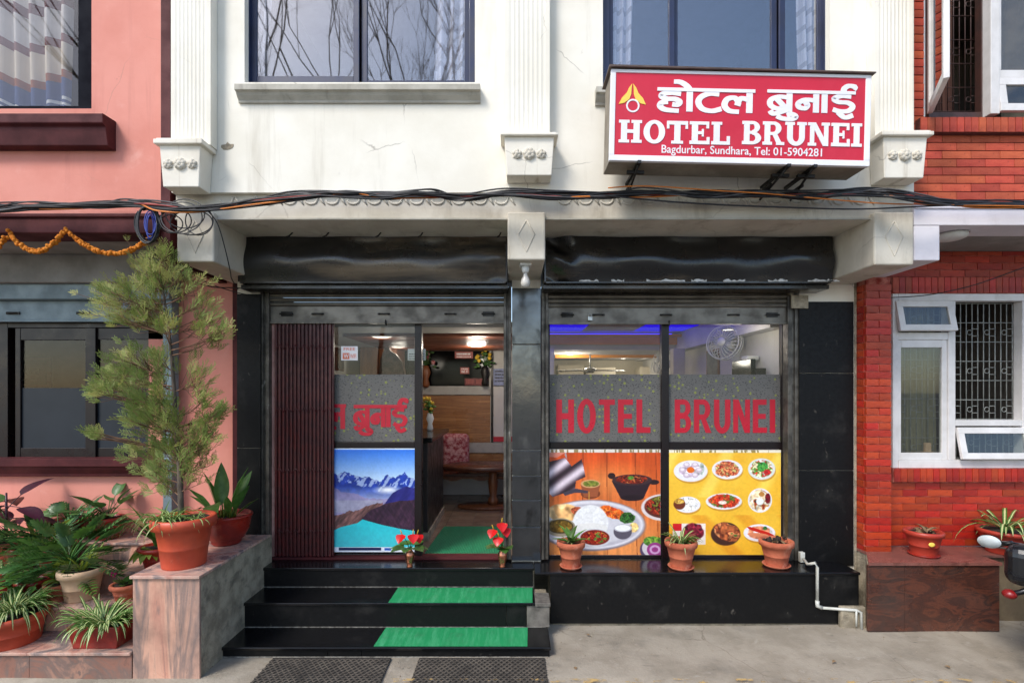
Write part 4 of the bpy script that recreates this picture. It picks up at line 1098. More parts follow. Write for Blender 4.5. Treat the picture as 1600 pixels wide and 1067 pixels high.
# reception desk
desk = thing('reception_desk', 'dark panelled reception desk with an overhanging black top', 'desk', (-1.3, 5.8, FLOOR))
m = MB(); m.box(-2.0, -.86, 5.22, 6.42, FLOOR+.08, FLOOR+1.0); m.build('body', M('desk_black', S(44,38,38), S(32,28,28), 9, .4, bump=.1), desk, bevel=.004)
m = MB(); m.box(-2.0, -.845, 5.21, 6.43, FLOOR, FLOOR+.079); m.build('kick_plate', mt['rough_concrete'], desk)
m = MB(); m.box(-2.03, -.8, 5.14, 6.5, FLOOR+1.0, FLOOR+1.05); m.build('top', mt['black_granite'], desk, bevel=.01)
# bench, cushion, table
bench = thing('lobby_bench', 'low wooden bench against the rear wood panels', 'bench', (-.2, 7.2, FLOOR))
m = MB(); m.box(-1.2, .3, 6.95, 7.5, FLOOR+.36, FLOOR+.41); m.build('seat', mt['wood_dark'], bench, bevel=.01)
m = MB(); m.prism([(-1.2+1.5*i/20, FLOOR+.36-.04-.02*math.cos(i*1.2)) for i in range(21)]+[(.3,FLOOR+.36),(-1.2,FLOOR+.36)], 6.97, 6.99); m.build('apron', mt['wood_brown'], bench)
for x in (-1.1, .2):
    m = MB(); m.box(x-.03, x+.03, 7.0, 7.06, FLOOR, FLOOR+.35); m.build('leg', mt['wood_dark'], bench)
cu = MB(); cu.box(-.98, -.60, 7.1, 7.28, FLOOR+.41, FLOOR+.93); o = cu.build('cushion', mt['fabric_red'], bevel=.07, seg=4); tag(o, 'red patterned cushion standing on the wooden bench', 'cushion')
tb = thing('coffee_table', 'oval dark coffee table with a turned wooden pedestal', 'table', (-.35, 6.6, FLOOR))
MB().lathe([(.001,.50),(.5,.50),(.52,.52),(.52,.545),(.5,.56),(.001,.56)], 32, (-.32,6.75,FLOOR), sx=1.15, sy=.62).build('top', mt['wood_dark'], tb)
MB().lathe([(.07,.03),(.07,.1),(.045,.14),(.06,.25),(.065,.34),(.05,.4),(.07,.5)], 16, (-.25,6.75,FLOOR)).build('pedestal', mt['wood_brown'], tb)
MB().lathe([(.001,0),(.36,0),(.36,.03),(.001,.04)], 28, (-.32,6.75,FLOOR), sx=1.1, sy=.6).build('base', mt['wood_brown'], tb)
# vase with flowers on the stone band, plant on the desk
def bouquet(name, label, loc, s, flower, leafm, vase):
    t = thing(name, label, 'vase', loc)
    MB().lathe([(.03*s,0),(.045*s,.03*s),(.03*s,.1*s),(.055*s,.17*s),(.04*s,.22*s),(.03*s,.25*s)], 14).build('vase', vase, t, local=True)
    m = MB(); f = MB(); random.seed(name)
    for i in range(16):
        a = random.uniform(0,2*PI); r = random.uniform(.02,.11)*s; h = random.uniform(.28,.46)*s
        m.tube([(0,0,.23*s),(r*.5*math.cos(a),r*.5*math.sin(a),.32*s),(r*math.cos(a),r*math.sin(a),h)], .004*s, 4)
        m.ball((r*1.2*math.cos(a),r*1.2*math.sin(a),h-.05*s), .028*s, 6, 4, 0, .5)
        if i % 2: f.ball((r*math.cos(a),r*math.sin(a),h), .026*s, 7, 5)
    m.build('leaves', leafm, t, local=True); f.build('flowers', flower, t, local=True)
bouquet('flower_vase', 'brown vase of pink flowers on the ledge behind the desk', (X(667,7.4)-.02, 7.44, Z(605,7.44)), 1.25, mt['fabric_red'], mt['leaf_dark'], mt['wood_brown'])
bouquet('desk_plant', 'small yellow flowering plant on the reception desk', (X(672,6.1), 6.1, FLOOR+1.05), .85, mt['yellow'], mt['leaf'], mt['white_plastic'])
bouquet('hanging_plant', 'little plant with a yellow fruit by the rear partition', (X(757,7.3), 7.42, Z(603,7.42)), 1.15, mt['yellow'], mt['leaf_dark'], mt['dark_steel'])
# left wall pictures, cupboard
for i, (ya, yb2, q0, q1, lab) in enumerate(((4.95,5.1,517,584,'framed painting nearest the shutter on the left lobby wall'),(5.75,6.05,535,575,'first small dark framed picture in the row of three'),(6.12,6.42,536,575,'middle small dark framed picture in the row of three'),(6.5,6.8,537,575,'last small dark framed picture in the row of three'))):
    t = thing('wall_picture', lab, 'picture', (x0r, ya, Z(q1,ya)), group='pictures on the left lobby wall')
    MB().box(x0r+.001, x0r+.02, ya, yb2, Z(575,5.9) if i else Z(584,5), Z(535,5.9) if i else Z(518,5)).build('frame', mt['wood_dark'], t, bevel=.004)
    MB().box(x0r+.02, x0r+.022, ya+.03, yb2-.03, (Z(575,5.9) if i else Z(584,5))+.03, (Z(535,5.9) if i else Z(518,5))-.03).build('print', M('picture_print', S(120,90,60), S(60,60,60), 8, .4, bump=0), t)
m = MB(); m.box(-2.05, -1.55, 6.9, 7.4, FLOOR, Z(533,7)); cb = m.build('cupboard_body', mt['wood_brown'])
cbt = thing('wooden_cupboard', 'tall reddish wooden cupboard in the rear left corner', 'cupboard', (-1.8,7.1,FLOOR)); cb.parent = cbt; cb.matrix_parent_inverse = WM[cbt.name].inverted(); cb.name = 'body'
for s_ in (0,1):
    m = MB(); m.box(-2.04+.25*s_, -1.81+.25*s_, 6.885, 6.899, FLOOR+.05, Z(535,7)); m.build('door', mt['wood_brown'], cbt, bevel=.003)
# pointed brown solid shape beside the cupboard
cp = MB(); pts = [(592,586),(594,560),(600,548),(603,536),(607,536),(609,548),(618,553),(628,566),(632,586)]
cp.prism([(X(a,6.6),Z(c,6.6)) for a, c in pts], 6.6, 6.72); tag(cp.build('pointed_shape', M('mottled_brown', S(84,62,50), S(60,46,40), 16, .6, bump=.6, bs=30), bevel=.02), 'pointed brown shape standing behind the reception desk', 'carving')
# wall fans
def fan(label, loc, rz, tilt, r):
    t = thing('wall_fan', label, 'fan', loc, (0,0,rz), 'wall fans on the right')
    a = MB()
    q = Matrix.Translation((0,-.3,.1)) @ Matrix.Rotation(R(90)+tilt, 4, 'X')
    for rr, h in ((r,0),(r*.97,.05),(r*.97,-.05)):
        a.tube([(rr*math.cos(2*PI*i/32), rr*math.sin(2*PI*i/32), h) for i in range(33)], .006, 5, caps=False)
    for i in range(24):
        an = 2*PI*i/24
        a.tube([(.05*math.cos(an),.05*math.sin(an),.075),(r*.7*math.cos(an+.2),r*.7*math.sin(an+.2),.07),(r*math.cos(an+.3),r*math.sin(an+.3),0),(r*.6*math.cos(an+.3),r*.6*math.sin(an+.3),-.06)], .0038, 4)
    a.xf(q); a.build('cage', mt['white_plastic'], t, local=True)
    b_ = MB()
    for i in range(3):
        an = 2*PI*i/3; pts = []
        for j in range(9):
            u = j/8; an2 = an+.9*math.sin(PI*u)*(.9)
            pts.append((r*.85*u*math.cos(an+.5*u), r*.85*u*math.sin(an+.5*u)))
        back = [(r*.85*u*math.cos(an+.5*u+.95*math.sin(PI*min(1,u*.9+.1))), r*.85*u*math.sin(an+.5*u+.95*math.sin(PI*min(1,u*.9+.1)))) for u in [j/8 for j in range(8,0,-1)]]
        b_.prism(pts+back, .0, .006, 'z')
    b_.xf(q); b_.build('blades', M('fan_blade', S(150,156,160), None, 5, .3), t, local=True)
    h_ = MB(); h_.lathe([(.001,.085),(.045,.08),(.05,.07)], 16); h_.lathe([(.05,-.06),(.06,-.1),(.055,-.2),(.03,-.23),(.001,-.23)], 16); h_.xf(q); h_.build('motor', mt['white_plastic'], t, local=True)
    MB().tube([(0,-.1,.1),(0,-.05,.05),(0,-.02,-.02)], .025, 8).build('arm', mt['white_plastic'], t, local=True)
    MB().box(-.06,.06,-.03,0,-.16,.06).build('mount', mt['white_plastic'], t, local=True, bevel=.015)
fan('large white cage fan nearest the window on the right wall', (x1r-.002, 5.85, Z(552,5.85)), R(-50), R(-8), .19)
fan('smaller wall fan farther back beside the centre mullion', (x1r-.002, 7.9, Z(575,7.9)), R(-78), R(-18), .2)
t = thing('wall_picture', 'tall framed picture behind the large wall fan', 'picture', (x1r, 6.6, Z(585,6.6)))
MB().box(x1r-.02, x1r-.001, 6.35, 6.75, Z(600,6.5), Z(546,6.5)).build('frame', mt['wood_brown'], t, bevel=.004)
MB().box(x1r-.023, x1r-.0195, 6.38, 6.72, Z(598,6.5), Z(549,6.5)).build('print', M('dark_print', S(84,78,72), S(50,56,60), 8, .4, bump=0), t)
t = thing('television', 'black flat television on the right wall by the window', 'television', (x1r, 5.2, Z(590,5.2)))
MB().box(x1r-.22, x1r-.17, 5.06, 5.5, Z(610,5.2), Z(562,5.2)).build('screen', mt['black_gloss'], t, bevel=.006)
MB().box(x1r-.169, x1r-.001, 5.2, 5.35, Z(600,5.2), Z(575,5.2)).build('bracket', mt['dark_steel'], t)
m = MB(); m.box(x1r-.14, x1r-.02, 5.3, 5.45, Z(562,5.2)+.003, Z(556,5.2)+.01); tag(m.build('router', mt['white_plastic'], bevel=.01), 'small white router above the television', 'router')
cf = thing('ceiling_fan', 'grey ceiling fan far back in the dining room', 'fan', (1.25, 8.2, zc))
MB().tube([(0,0,0),(0,0,-.22)], .012, 8).build('rod', mt['steel'], cf, local=True); MB().lathe([(.001,-.2),(.09,-.22),(.1,-.26),(.06,-.3),(.001,-.3)], 20).build('motor', mt['steel'], cf, local=True)
for i in range(3):
    a = 2*PI*i/3+.25; m = MB(); m.box(.1, .62, -.06, .06, -.262, -.256); m.xf(Matrix.Rotation(a,4,'Z') @ Matrix.Rotation(R(12),4,'X')); m.build('blade', mt['steel'], cf, local=True)
for (p0, p1, q0, lab) in ((872,912,570,'cream box added for the white opening at the left of the dining room back wall'),(916,962,574,'low cream box added for the white opening in the middle of the dining room back wall'),(1000,1020,573,'narrow cream box added for the white opening at the right of the dining room back wall')):  # cream boxes with doors, added in place of white openings
    Yk = 9.6; t = thing('opening_box', lab, 'opening', (X(p0,Yk),Yk,FLOOR), group='dining room openings')
    MB().box(X(p0,Yk), X(p1,Yk), Yk, Yk+.4, FLOOR, Z(q0,Yk)).build('body', mt['cream_wall'], t, bevel=.01); MB().box(X(p0,Yk)+.02, X(p1,Yk)-.02, Yk-.012, Yk-.001, FLOOR+.1, Z(q0,Yk)-.03).build('door', mt['cream_wall'], t, bevel=.005)
m = MB(); m.box(x1r-.34, x1r-.18, 7.1, 7.25, FLOOR, zc); structure(m.build('room_pillar', mt['cream_wall']))

# ------------------------------------------------------------------ mats
def ribbed(name, c1, c2, axis, freq):
    m, nt, out = nodes(name)
    sp = nd(nt, 'SeparateXYZ', {0: nd(nt,'TexCoord').outputs['Object']})
    s_ = mth(nt, 'SINE', mth(nt, 'MULTIPLY', sp.outputs[axis], freq))
    n_ = noise(nt, coords(nt, (9,1,1)), 3, 6, .7)
    col = mix(nt, ramp(nt, n_, .4, .72), c1, c2)
    col = mix(nt, ramp(nt, noise(nt, coords(nt), 7, 8, .7), .5, .8, 0, .55), col, S(70,96,72))
    b = nd(nt, 'BsdfPrincipled', {'Base Color': col, 'Roughness': .7})
    bn = nd(nt, 'Bump', {'Strength': .5, 'Distance': .004, 'Height': s_}); nt.links.new(bn.outputs[0], b.inputs['Normal'])
    nt.links.new(b.outputs[0], out.inputs[0]); return m
mt['green_mat'] = ribbed('green_ribbed_mat', S(24,150,88), S(70,172,116), 0, 900)
def flatmat(name, label, pts, z, th, mat):
    m = MB(); m.prism(pts, z, z+th, 'z'); return tag(m.build(name, mat, bevel=.001), label, 'mat')
flatmat('step_mat', 'green ribbed mat on the middle step', [(X(607,4.085),4.085),(X(832,4.085),4.085),(X(832,4.39),4.39),(X(622,4.39),4.39)], h2+.001, .004, mt['green_mat'])
flatmat('step_mat', 'green ribbed mat on the lowest step', [(X(584,3.785),3.785),(X(824,3.785),3.785),(X(824.5,4.08),4.08),(X(603,4.08),4.08)], h1+.001, .004, mt['green_mat'])
flatmat('hall_carpet', 'green carpet runner inside the open doorway', [(X(662,4.75),4.75),(X(789,4.75),4.75),(X(784,5.74),5.74),(X(694,5.74),5.74)], FLOOR+.001, .006, ribbed('green_carpet', S(30,128,84), S(22,112,72), 0, 400))
rubber = M('worn_rubber', S(92,84,74), S(70,64,57), 12, .9, stains=[(S(50,46,42), 6, .55, .75, .5, (1,1,1))])
def doormat(label, x0, x1, y0, y1):
    t = thing('door_mat', label, 'mat', ((x0+x1)/2, (y0+y1)/2, .02))
    m = MB(); m.box(x0, x1, y0, y1, .018, .026); m.build('base', M('mat_base', S(52,48,44), None, 9, .9), t)
    m = MB(); nx_ = int((x1-x0)/.04); ny_ = int((y1-y0)/.028)
    for j in range(ny_):
        pts = []
        for i in range(nx_*4+1):
            xx = x0+(x1-x0)*i/(nx_*4); pts.append((xx, y0+.012+j*(y1-y0-.02)/ny_+.007*math.sin(i*PI/2+(j%2)*PI), .029+.003*math.cos(i*PI/2+(j%2)*PI)))
        m.tube(pts, .0055, 4)
    m.build('woven_strip', rubber, t)
doormat('woven rubber door mat left of centre before the lowest step', -1.75, -.885, 3.30, 3.755)
doormat('woven rubber door mat nearer the centre before the lowest step', -.68, .24, 3.30, 3.755)
# ------------------------------------------------------------------ hotel sign box
YSG = 3.50
th = math.atan(9.5/404)
SCX, SCY = 1157.0, 184.0
sign = thing('hotel_sign', 'red light box sign with white Hindi and English hotel lettering on the facade', 'sign', (X(SCX,YSG), YSG, Z(SCY,YSG)), (0, th, 0))
def SL(px, py):                                   # photo pixel -> sign's own plane
    dx, dz = (px-SCX)*YSG/FPX, -(py-SCY)*YSG/FPX
    return (dx*math.cos(th)-dz*math.sin(th), dx*math.sin(th)+dz*math.cos(th))
W2, H2 = 404*YSG/FPX/2+.003, 141*YSG/FPX/2
m = MB(); m.box(-W2, W2, .02, .24, -H2, H2); m.build('box', mt['sign_under'], sign, local=True)
m = MB(); bw_ = .036
m.box(-W2-.004, W2+.004, 0, .03, -H2-.004, -H2+bw_); m.box(-W2-.004, W2+.004, 0, .03, H2-.018, H2+.004)
m.box(-W2-.004, -W2+.03, 0, .03, -H2+bw_+.0002, H2-.0182); m.box(W2-.034, W2+.004, 0, .03, -H2+bw_+.0002, H2-.0182)
m.build('border', mt['sign_white'], sign, local=True, bevel=.003)
m = MB(); m.box(-W2+.03, W2-.034, .006, .0195, -H2+bw_, H2-.018); m.build('face', mt['sign_red'], sign, local=True)
m = MB(); m.add([(-W2-.02,-.02,H2+.022),(W2+.02,-.02,H2+.014),(W2+.02,.27,H2+.02),(-W2-.02,.27,H2+.03),(-W2-.02,-.02,H2+.010),(W2+.02,-.02,H2+.006),(W2+.02,.27,H2+.012),(-W2-.02,.27,H2+.02)],
      [(0,1,2,3),(4,7,6,5),(0,4,5,1),(1,5,6,2),(2,6,7,3),(3,7,4,0)]); m.build('cap', mt['sign_cap'], sign, local=True)
def srect(px0, py0, px1, py1):
    cx, cy = SL((px0+px1)/2, (py0+py1)/2); w_, h_ = (px1-px0)*YSG/FPX/2, (py1-py0)*YSG/FPX/2
    return cx-w_, cx+w_, cy-h_, cy+h_
YL = .0058
m = MB()                                          # Devanagari line
x0, x1, z0, z1 = srect(1027, 141, 1180, 175)
deva(m, ['ha','o','tta','la'], x0, x1, z0, z1, YL, .003, .125)
x0, x1, z0, z1 = srect(1199, 144, 1337, 176)
deva(m, ['ba','na','aa','ii'], x0, x1, z0, z1, YL, .003, .125)
m.build('hindi_lettering', mt['sign_white'], sign, local=True)

def slab(mb, s, x0, x1, z0, z1, Y, thick):
    """bold slab-serif capitals; every stroke is a piece at its own tiny depth so none share a plane"""
    wd = {'H':.94,'O':.88,'T':.86,'E':.82,'L':.76,'B':.84,'R':.94,'U':.92,'N':.96,'I':.46}
    gap = .07; tot = sum(wd[c] for c in s)+gap*(len(s)-1)
    k = (x1-x0)/tot; H = z1-z0; pen = x0; cnt = [0]
    def piece(pts):
        cnt[0] += 1; d = thick+.00007*cnt[0]
        if cnt[0] > 40: cnt[0] = 0
        mb.prism([(pen+p[0]*k, z0+p[1]*H) for p in pts], Y-d, Y-.00002*(cnt[0]+1))
    def rc(a, b_, c, d): piece([(a,b_),(c,b_),(c,d),(a,d)])
    def ring(cx, cy, ro, rj, ri, rk, a0, a1, n_=20):
        for i in range(n_):
            p, q = a0+(a1-a0)*i/n_, a0+(a1-a0)*(i+1)/n_
            pts = [(cx+ro*math.cos(p),cy+rj*math.sin(p)),(cx+ro*math.cos(q),cy+rj*math.sin(q)),(cx+ri*math.cos(q),cy+rk*math.sin(q)),(cx+ri*math.cos(p),cy+rk*math.sin(p))]
            mb.prism([(pen+u*k, z0+t*H) for u, t in pts], Y-thick*1.31-.00013*(1 if cy < .4 else 0), Y-.00001-.00002*(1 if cy < .4 else 0))
    T_, V = .25, .13                               # stem and serif thickness
    for c in s:
        W_ = wd[c]
        if c == 'H':
            for a in (.09, W_-.09-T_): rc(a,0,a+T_,1); rc(a-.09,0,a+T_+.09,V); rc(a-.09,1-V,a+T_+.09,1)
            rc(.3,.43,W_-.3,.58)
        elif c == 'O': ring(W_/2,.5,W_/2,.52,W_/2-.25,.36,0,2*PI,36)
        elif c == 'T': rc(.02,1-.16,W_-.02,1); rc(.0,.66,.1,1); rc(W_-.1,.66,W_,1); rc(W_/2-T_/2,0,W_/2+T_/2,1); rc(W_/2-.24,0,W_/2+.24,V)
        elif c == 'E': rc(.09,0,.09+T_,1); rc(0,0,W_,.15); rc(0,.86,W_-.03,1); rc(.3,.44,.56,.57); rc(.5,.34,.58,.67); rc(W_-.12,0,W_,.32); rc(W_-.14,.7,W_-.03,1)
        elif c == 'L': rc(.09,0,.09+T_,1); rc(0,0,W_,.15); rc(0,1-V,.43,1); rc(W_-.13,0,W_,.38)
        elif c == 'B':
            rc(.08,0,.08+T_,1); rc(0,0,.45,.14); rc(0,.86,.45,1); rc(.3,.45,.5,.58); ring(.44,.74,.34,.26,.11,.13,-PI/2,PI/2,12); ring(.44,.275,.40,.275,.15,.14,-PI/2,PI/2,12)
        elif c == 'R':
            rc(.08,0,.08+T_,1); rc(0,0,.42,V); rc(0,.86,.45,1); rc(.3,.42,.5,.55); ring(.46,.71,.36,.29,.12,.155,-PI/2,PI/2,12); piece([(.42,.46),(.64,.46),(.86,.06),(.62,.06)]); rc(.6,0,.96,V)
        elif c == 'U':
            for a in (.07, W_-.07-T_): rc(a,.33,a+T_,1); rc(a-.09,1-V,a+T_+.08,1)
            ring(W_/2,.36,W_/2-.07,.38,W_/2-.07-T_,.2,PI,2*PI,18)
        elif c == 'N':
            for a in (.09, W_-.05-.2): rc(a,0,a+.19,1)
            rc(0,0,.37,V); rc(0,1-V,.3,1); rc(W_-.36,1-V,W_,1); piece([(.1,1),(.34,1),(W_-.05,0),(W_-.29,0)])
        elif c == 'I': rc(.105,0,.105+T_,1); rc(0,0,W_,V); rc(0,1-V,W_,1)
        pen += (W_+gap)*k
m = MB()
x0, x1, z0, z1 = srect(967, 189, 1141, 224.5); slab(m, 'HOTEL', x0, x1, z0, z1, YL, .003)
m.build('english_lettering', mt['sign_white'], sign, local=True)
m = MB(); x0, x1, z0, z1 = srect(1160, 191, 1347, 227.5); slab(m, 'BRUNEI', x0, x1, z0, z1, YL, .003)
m.build('english_lettering', mt['sign_white'], sign, local=True)
m = MB(); x0, x1, z0, z1 = srect(1034, 229, 1285, 245.5); put_text(m, 'Bagdurbar, Sundhara, Tel: 01-5904281', x0, x1, z0, z1, YL, .007, .002)
m.build('address_lettering', mt['sign_white'], sign, local=True)
# logo: two flame-like leaves over a ring
m = MB()
for sgn in (-1, 1):
    a = [(0,.1),(-.12,.28),(-.2,.5),(-.38,.72),(-.5,1.0),(-.3,.95),(-.1,.78),(-.03,.55),(-.02,.3)]
    cx, cz = SL(989, 127); sx_, sz_ = 41*YSG/FPX, 36*YSG/FPX
    pts = [(cx+sgn*(p[0]-.02)*sx_*-1*(-1), cz-p[1]*sz_) for p in a]
    m.prism(pts, YL-.003-.0004*(sgn+1), YL-.0001*(sgn+2))
m.build('logo_leaf', mt['sign_yellow'], sign, local=True)
m = MB(); cx, cz = SL(989, 165); ro = 10.5*YSG/FPX
for i in range(28):
    p, q = 2*PI*i/28, 2*PI*(i+1)/28
    m.prism([(cx+r_*math.cos(a_), cz+r_*math.sin(a_)) for r_, a_ in ((ro,p),(ro,q),(ro*.76,q),(ro*.76,p))], YL-.003, YL-.0001)
m.build('logo_ring', mt['sign_white'], sign, local=True)
for px, dx in ((995,0),(1222,-.02),(1262,.03)):      # steel angle brackets below
    b_ = MB(); x = X(px,3.6)-X(SCX,YSG); z = -H2-.0
    b_.box(x-.012, x+.012, -.01, .38, z-.022-(.0), z-.002); b_.box(x-.008+dx, x+.008+dx, .2, .375, z-.07, z-.05); b_.tube([(x,.03,z-.02),(x+dx,.36,z-.11)], .009, 5); b_.box(x-.06, x+.06, .1, .125, z-.045, z-.023)
    b_.build('bracket', mt['dark_steel'], sign, local=True)

# ------------------------------------------------------------------ light bulb under the centre beam
t = thing('bare_bulb', 'clear bare bulb in a white holder under the centre beam', 'light bulb', (X(821,3.98), 3.98, Z(405,3.95)))
zb = Z(406,YK); x = X(821,3.98)
MB().box(x-.045, x+.045, 3.94, 4.03, zb-.022, zb-.001).build('base', mt['white_plastic'], t, bevel=.004)
MB().lathe([(.03,0),(.03,-.03),(.022,-.05)], 14, (x,3.985,zb-.022)).build('holder', mt['white_plastic'], t)
MB().lathe([(.016,0),(.018,-.02),(.034,-.055),(.038,-.08),(.03,-.105),(.012,-.118),(.001,-.12)], 18, (x,3.985,zb-.072)).build('bulb', M('frosted_bulb', S(206,200,190), None, 5, .1, bump=0, spec=.8), t)
# PVC drain pipe on the plinth
dp = thing('drain_pipe', 'thin white drain pipe bending along the black plinth', 'pipe', (X(1277,4.27), 4.27, 0))
def PP(px, py, Y=4.272): return (X(px,Y), Y, Z(py,Y))
MB().tube([(X(1252,4.56),4.53,Z(872,4.53)),(X(1262,4.4),4.4,FLOOR+.03),PP(1274,879),PP(1277,886),PP(1277,940)], .012, 8).build('upper_pipe', mt['pvc'], dp)
MB().tube([PP(1277,938),PP(1277,946),PP(1284,949)], .017, 8).build('elbow', mt['pvc'], dp)
MB().tube([PP(1282,949),PP(1338,953,4.24),PP(1345,956,4.235),PP(1346,985,4.235)], .012, 8).build('lower_pipe', mt['pvc'], dp)
MB().tube([PP(1338,953,4.235),PP(1338,978,4.235)], .008, 6).build('branch_pipe', mt['pvc'], dp)
MB().box(X(1249,4.54), X(1256,4.54), 4.52, 4.56, FLOOR+.005, Z(862,4.54)).build('outlet', mt['pvc'], dp, bevel=.003)

# ------------------------------------------------------------------ left neighbour: pink building
YN = 3.90
pk = thing('pink_building', 'salmon pink house with maroon trim and dark ground floor window', 'building', (-4, 4.6, 0))
xr = X(266,YN); xl = -6.2
wxR = X(143,YN); wz = Z(170,YN)
m = MB(); zb = Z(336,YN)
m.box(wxR, xr-.07, YN, YN+.2, zb, zT); m.box(xl, wxR, YN, YN+.2, zb, wz); m.box(xl, wxR, YN, YN+.2, 5.8, zT)
m.build('upper_wall', mt['pink'], pk)
m = MB(); m.box(xr-.07, xr, YN-.002, YN+.2, Z(440,4.6), zT); m.build('corner_strip', mt['maroon'], pk)
m = MB(); m.box(xl, xr-.071, YN-.03, YN+.2, Z(366,YN), zb-.001); m.box(xl, xr-.071, YN-.045, YN-.03, zb-.03, zb-.002); m.build('cornice_band', mt['maroon'], pk, bevel=.006)
zsf = Z(366,YN)
m = MB(); m.box(xl, xr-.071, YN+.2, 4.72, zsf-.0, zsf+.1); m.build('soffit', mt['grey_soffit'], pk)
m = MB(); m.box(xr-.07, xr-.002, YN+.201, 4.72, Z(440,4.6)-.0, zsf+.1); m.build('party_beam', mt['maroon'], pk)
# upper window
f = MB(); Yw = YN+.07
f.box(X(127,Yw), wxR-.002, Yw-.03, Yw+.05, wz+.002, 5.8); f.box(xl, X(127,Yw)-.001, Yw-.02, Yw+.05, wz+.002, wz+.05); f.box(X(-160,Yw), X(-145,Yw), Yw-.02, Yw+.05, wz+.051, 5.8)
fo = f.build('window_frame', M('dark_window_alu', S(22,24,32), S(17,18,25), 5, .9, bump=.02, spec=.1), pk, bevel=.004)
MB().box(xl, X(128,Yw), Yw+.01, Yw+.014, wz+.04, 5.8).build('pane', glass('blue_tint_glass', (.95,.95,.96,1), .03), fo)
def stripes():
    m, nt, out = nodes('striped_curtain')
    sp = nd(nt, 'SeparateXYZ', {0: nd(nt,'TexCoord').outputs['Object']})
    z = nd(nt, 'MapRange', {0: mth(nt,'ADD', sp.outputs[2], mth(nt,'MULTIPLY', mth(nt,'SINE', mth(nt,'MULTIPLY', sp.outputs[0], 11.0)), .04)), 1: wz, 2: wz+1.6}).outputs[0]
    cr = nd(nt, 'ValToRGB', {0: z}); cr.color_ramp.interpolation = 'CONSTANT'; el = cr.color_ramp.elements
    stops = [(0,S(206,206,206)),(.012,S(70,84,120)),(.024,S(206,206,206)),(.036,S(70,84,120)),(.048,S(214,214,210)),(.062,S(70,84,120)),(.075,S(214,214,210)),(.09,S(62,78,120)),(.185,S(150,86,48)),(.225,S(214,200,178)),(.36,S(128,84,78)),(.405,S(206,200,192)),(.55,S(112,78,80)),(.6,S(206,200,192))]
    while len(el) < len(stops): el.new(.99)
    for e, (p, c) in zip(el, stops): e.position = p; e.color = c
    b = nd(nt, 'BsdfPrincipled', {'Base Color': cr.outputs[0], 'Roughness': .9}); t = nd(nt, 'BsdfTranslucent', {'Color': cr.outputs[0]})
    ms = nd(nt, 'MixShader', {0: .2, 1: b.outputs[0], 2: t.outputs[0]}); nt.links.new(ms.outputs[0], out.inputs[0]); return m
curtain(-5.6, X(124,Yw+.2), wz+.03, 5.9, Yw+.13, stripes(), fo, 16, .035)
m = MB(); a, c, y_ = xl, xr-.08, YN+.21
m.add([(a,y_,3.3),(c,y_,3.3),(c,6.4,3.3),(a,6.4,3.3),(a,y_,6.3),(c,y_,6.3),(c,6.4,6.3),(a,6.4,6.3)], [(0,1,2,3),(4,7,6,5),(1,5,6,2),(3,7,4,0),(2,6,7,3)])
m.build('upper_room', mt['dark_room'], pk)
sm = MB(); Yk = YN-.13; z1 = Z(176,Yk)
prof = [(YN-.001, z1), (Yk, z1-.005), (Yk, z1-.075), (Yk+.03, z1-.09), (Yk+.03, z1-.11), (Yk+.05, z1-.22), (YN-.001, z1-.225)]
sm.prism(prof, xl, X(160,Yk), 'x'); sm.build('sill', mt['maroon'], fo, bevel=.006)
# ground floor
YD = 4.68
m = MB(); xa = X(232,YD); xe = X(370,4.58)
m.box(xa, xe-.065, YD, YD+.2, .5, zsf); m.box(xl, xa, YD, YD+.2, .5, Z(722,YD)); m.box(xl, X(-40,YD), YD, YD+.2, Z(722,YD), zsf)
m.build('lower_wall', mt['pink'], pk)
m = MB(); m.box(xe-.065, xe-.002, YD-.05, YD+.1, .5, Z(445,YD)); m.build('corner_strip', mt['maroon'], pk)
m = MB(); m.box(X(-60,4.5), X(262,4.5), 4.46, 4.70, Z(441,4.46), zsf-.001); hb = m.build('shutter_hood', mt['grey_soffit'], pk, bevel=.006)
m = MB(); m.box(X(-60,4.5), X(262,4.5), 4.52, 4.70, Z(467,4.52), Z(441,4.46)-.001); m.build('hood_panel', mt['blue_shutter'], hb, bevel=.004)
m = MB(); m.box(X(-60,4.6), X(262,4.6), 4.60, 4.62, Z(503,4.6), Z(470,4.6)); m.box(X(-60,4.6), X(262,4.6), 4.585, 4.6, Z(503,4.6), Z(500,4.6)); sr = m.build('rolling_shutter', mt['blue_shutter'], pk, bevel=.003)
for px in (18, 128):
    h = MB(); x, z = X(px,4.58), Z(489,4.58); h.box(x-.06,x+.06,4.590,4.599,z-.012,z+.012); h.tube([(x-.04,4.597,z),(x-.035,4.57,z),(x+.035,4.57,z),(x+.04,4.597,z)], .006, 6); h.build('handle', mt['dark_steel'], sr)
MB().box(X(259,4.6), X(273,4.6), 4.56, 4.66, .55, Z(441,4.6)).build('guide_rail', mt['blue_shutter'], pk, bevel=.006)
f = MB(); Y0 = 4.66
for (a, q0, c, q1, y, d) in ((-30,503,12,716,Y0,.07),(12.2,503,262,512,Y0,.07),(22,512.2,30,716,Y0+.01,.05),(30.2,512.2,133,531,Y0+.012,.04),(133.2,512.2,149,716,Y0,.06),(149.2,512.2,262,530,Y0+.02,.04),(30.2,700,133,716,Y0+.012,.04),(149.2,700,262,716,Y0+.02,.04)):
    f.box(X(a,Y0), X(c,Y0), y, y+d, Z(q1,Y0), Z(q0,Y0))
fo = f.build('window_frame', mt['dark_alu'], pk, bevel=.003)
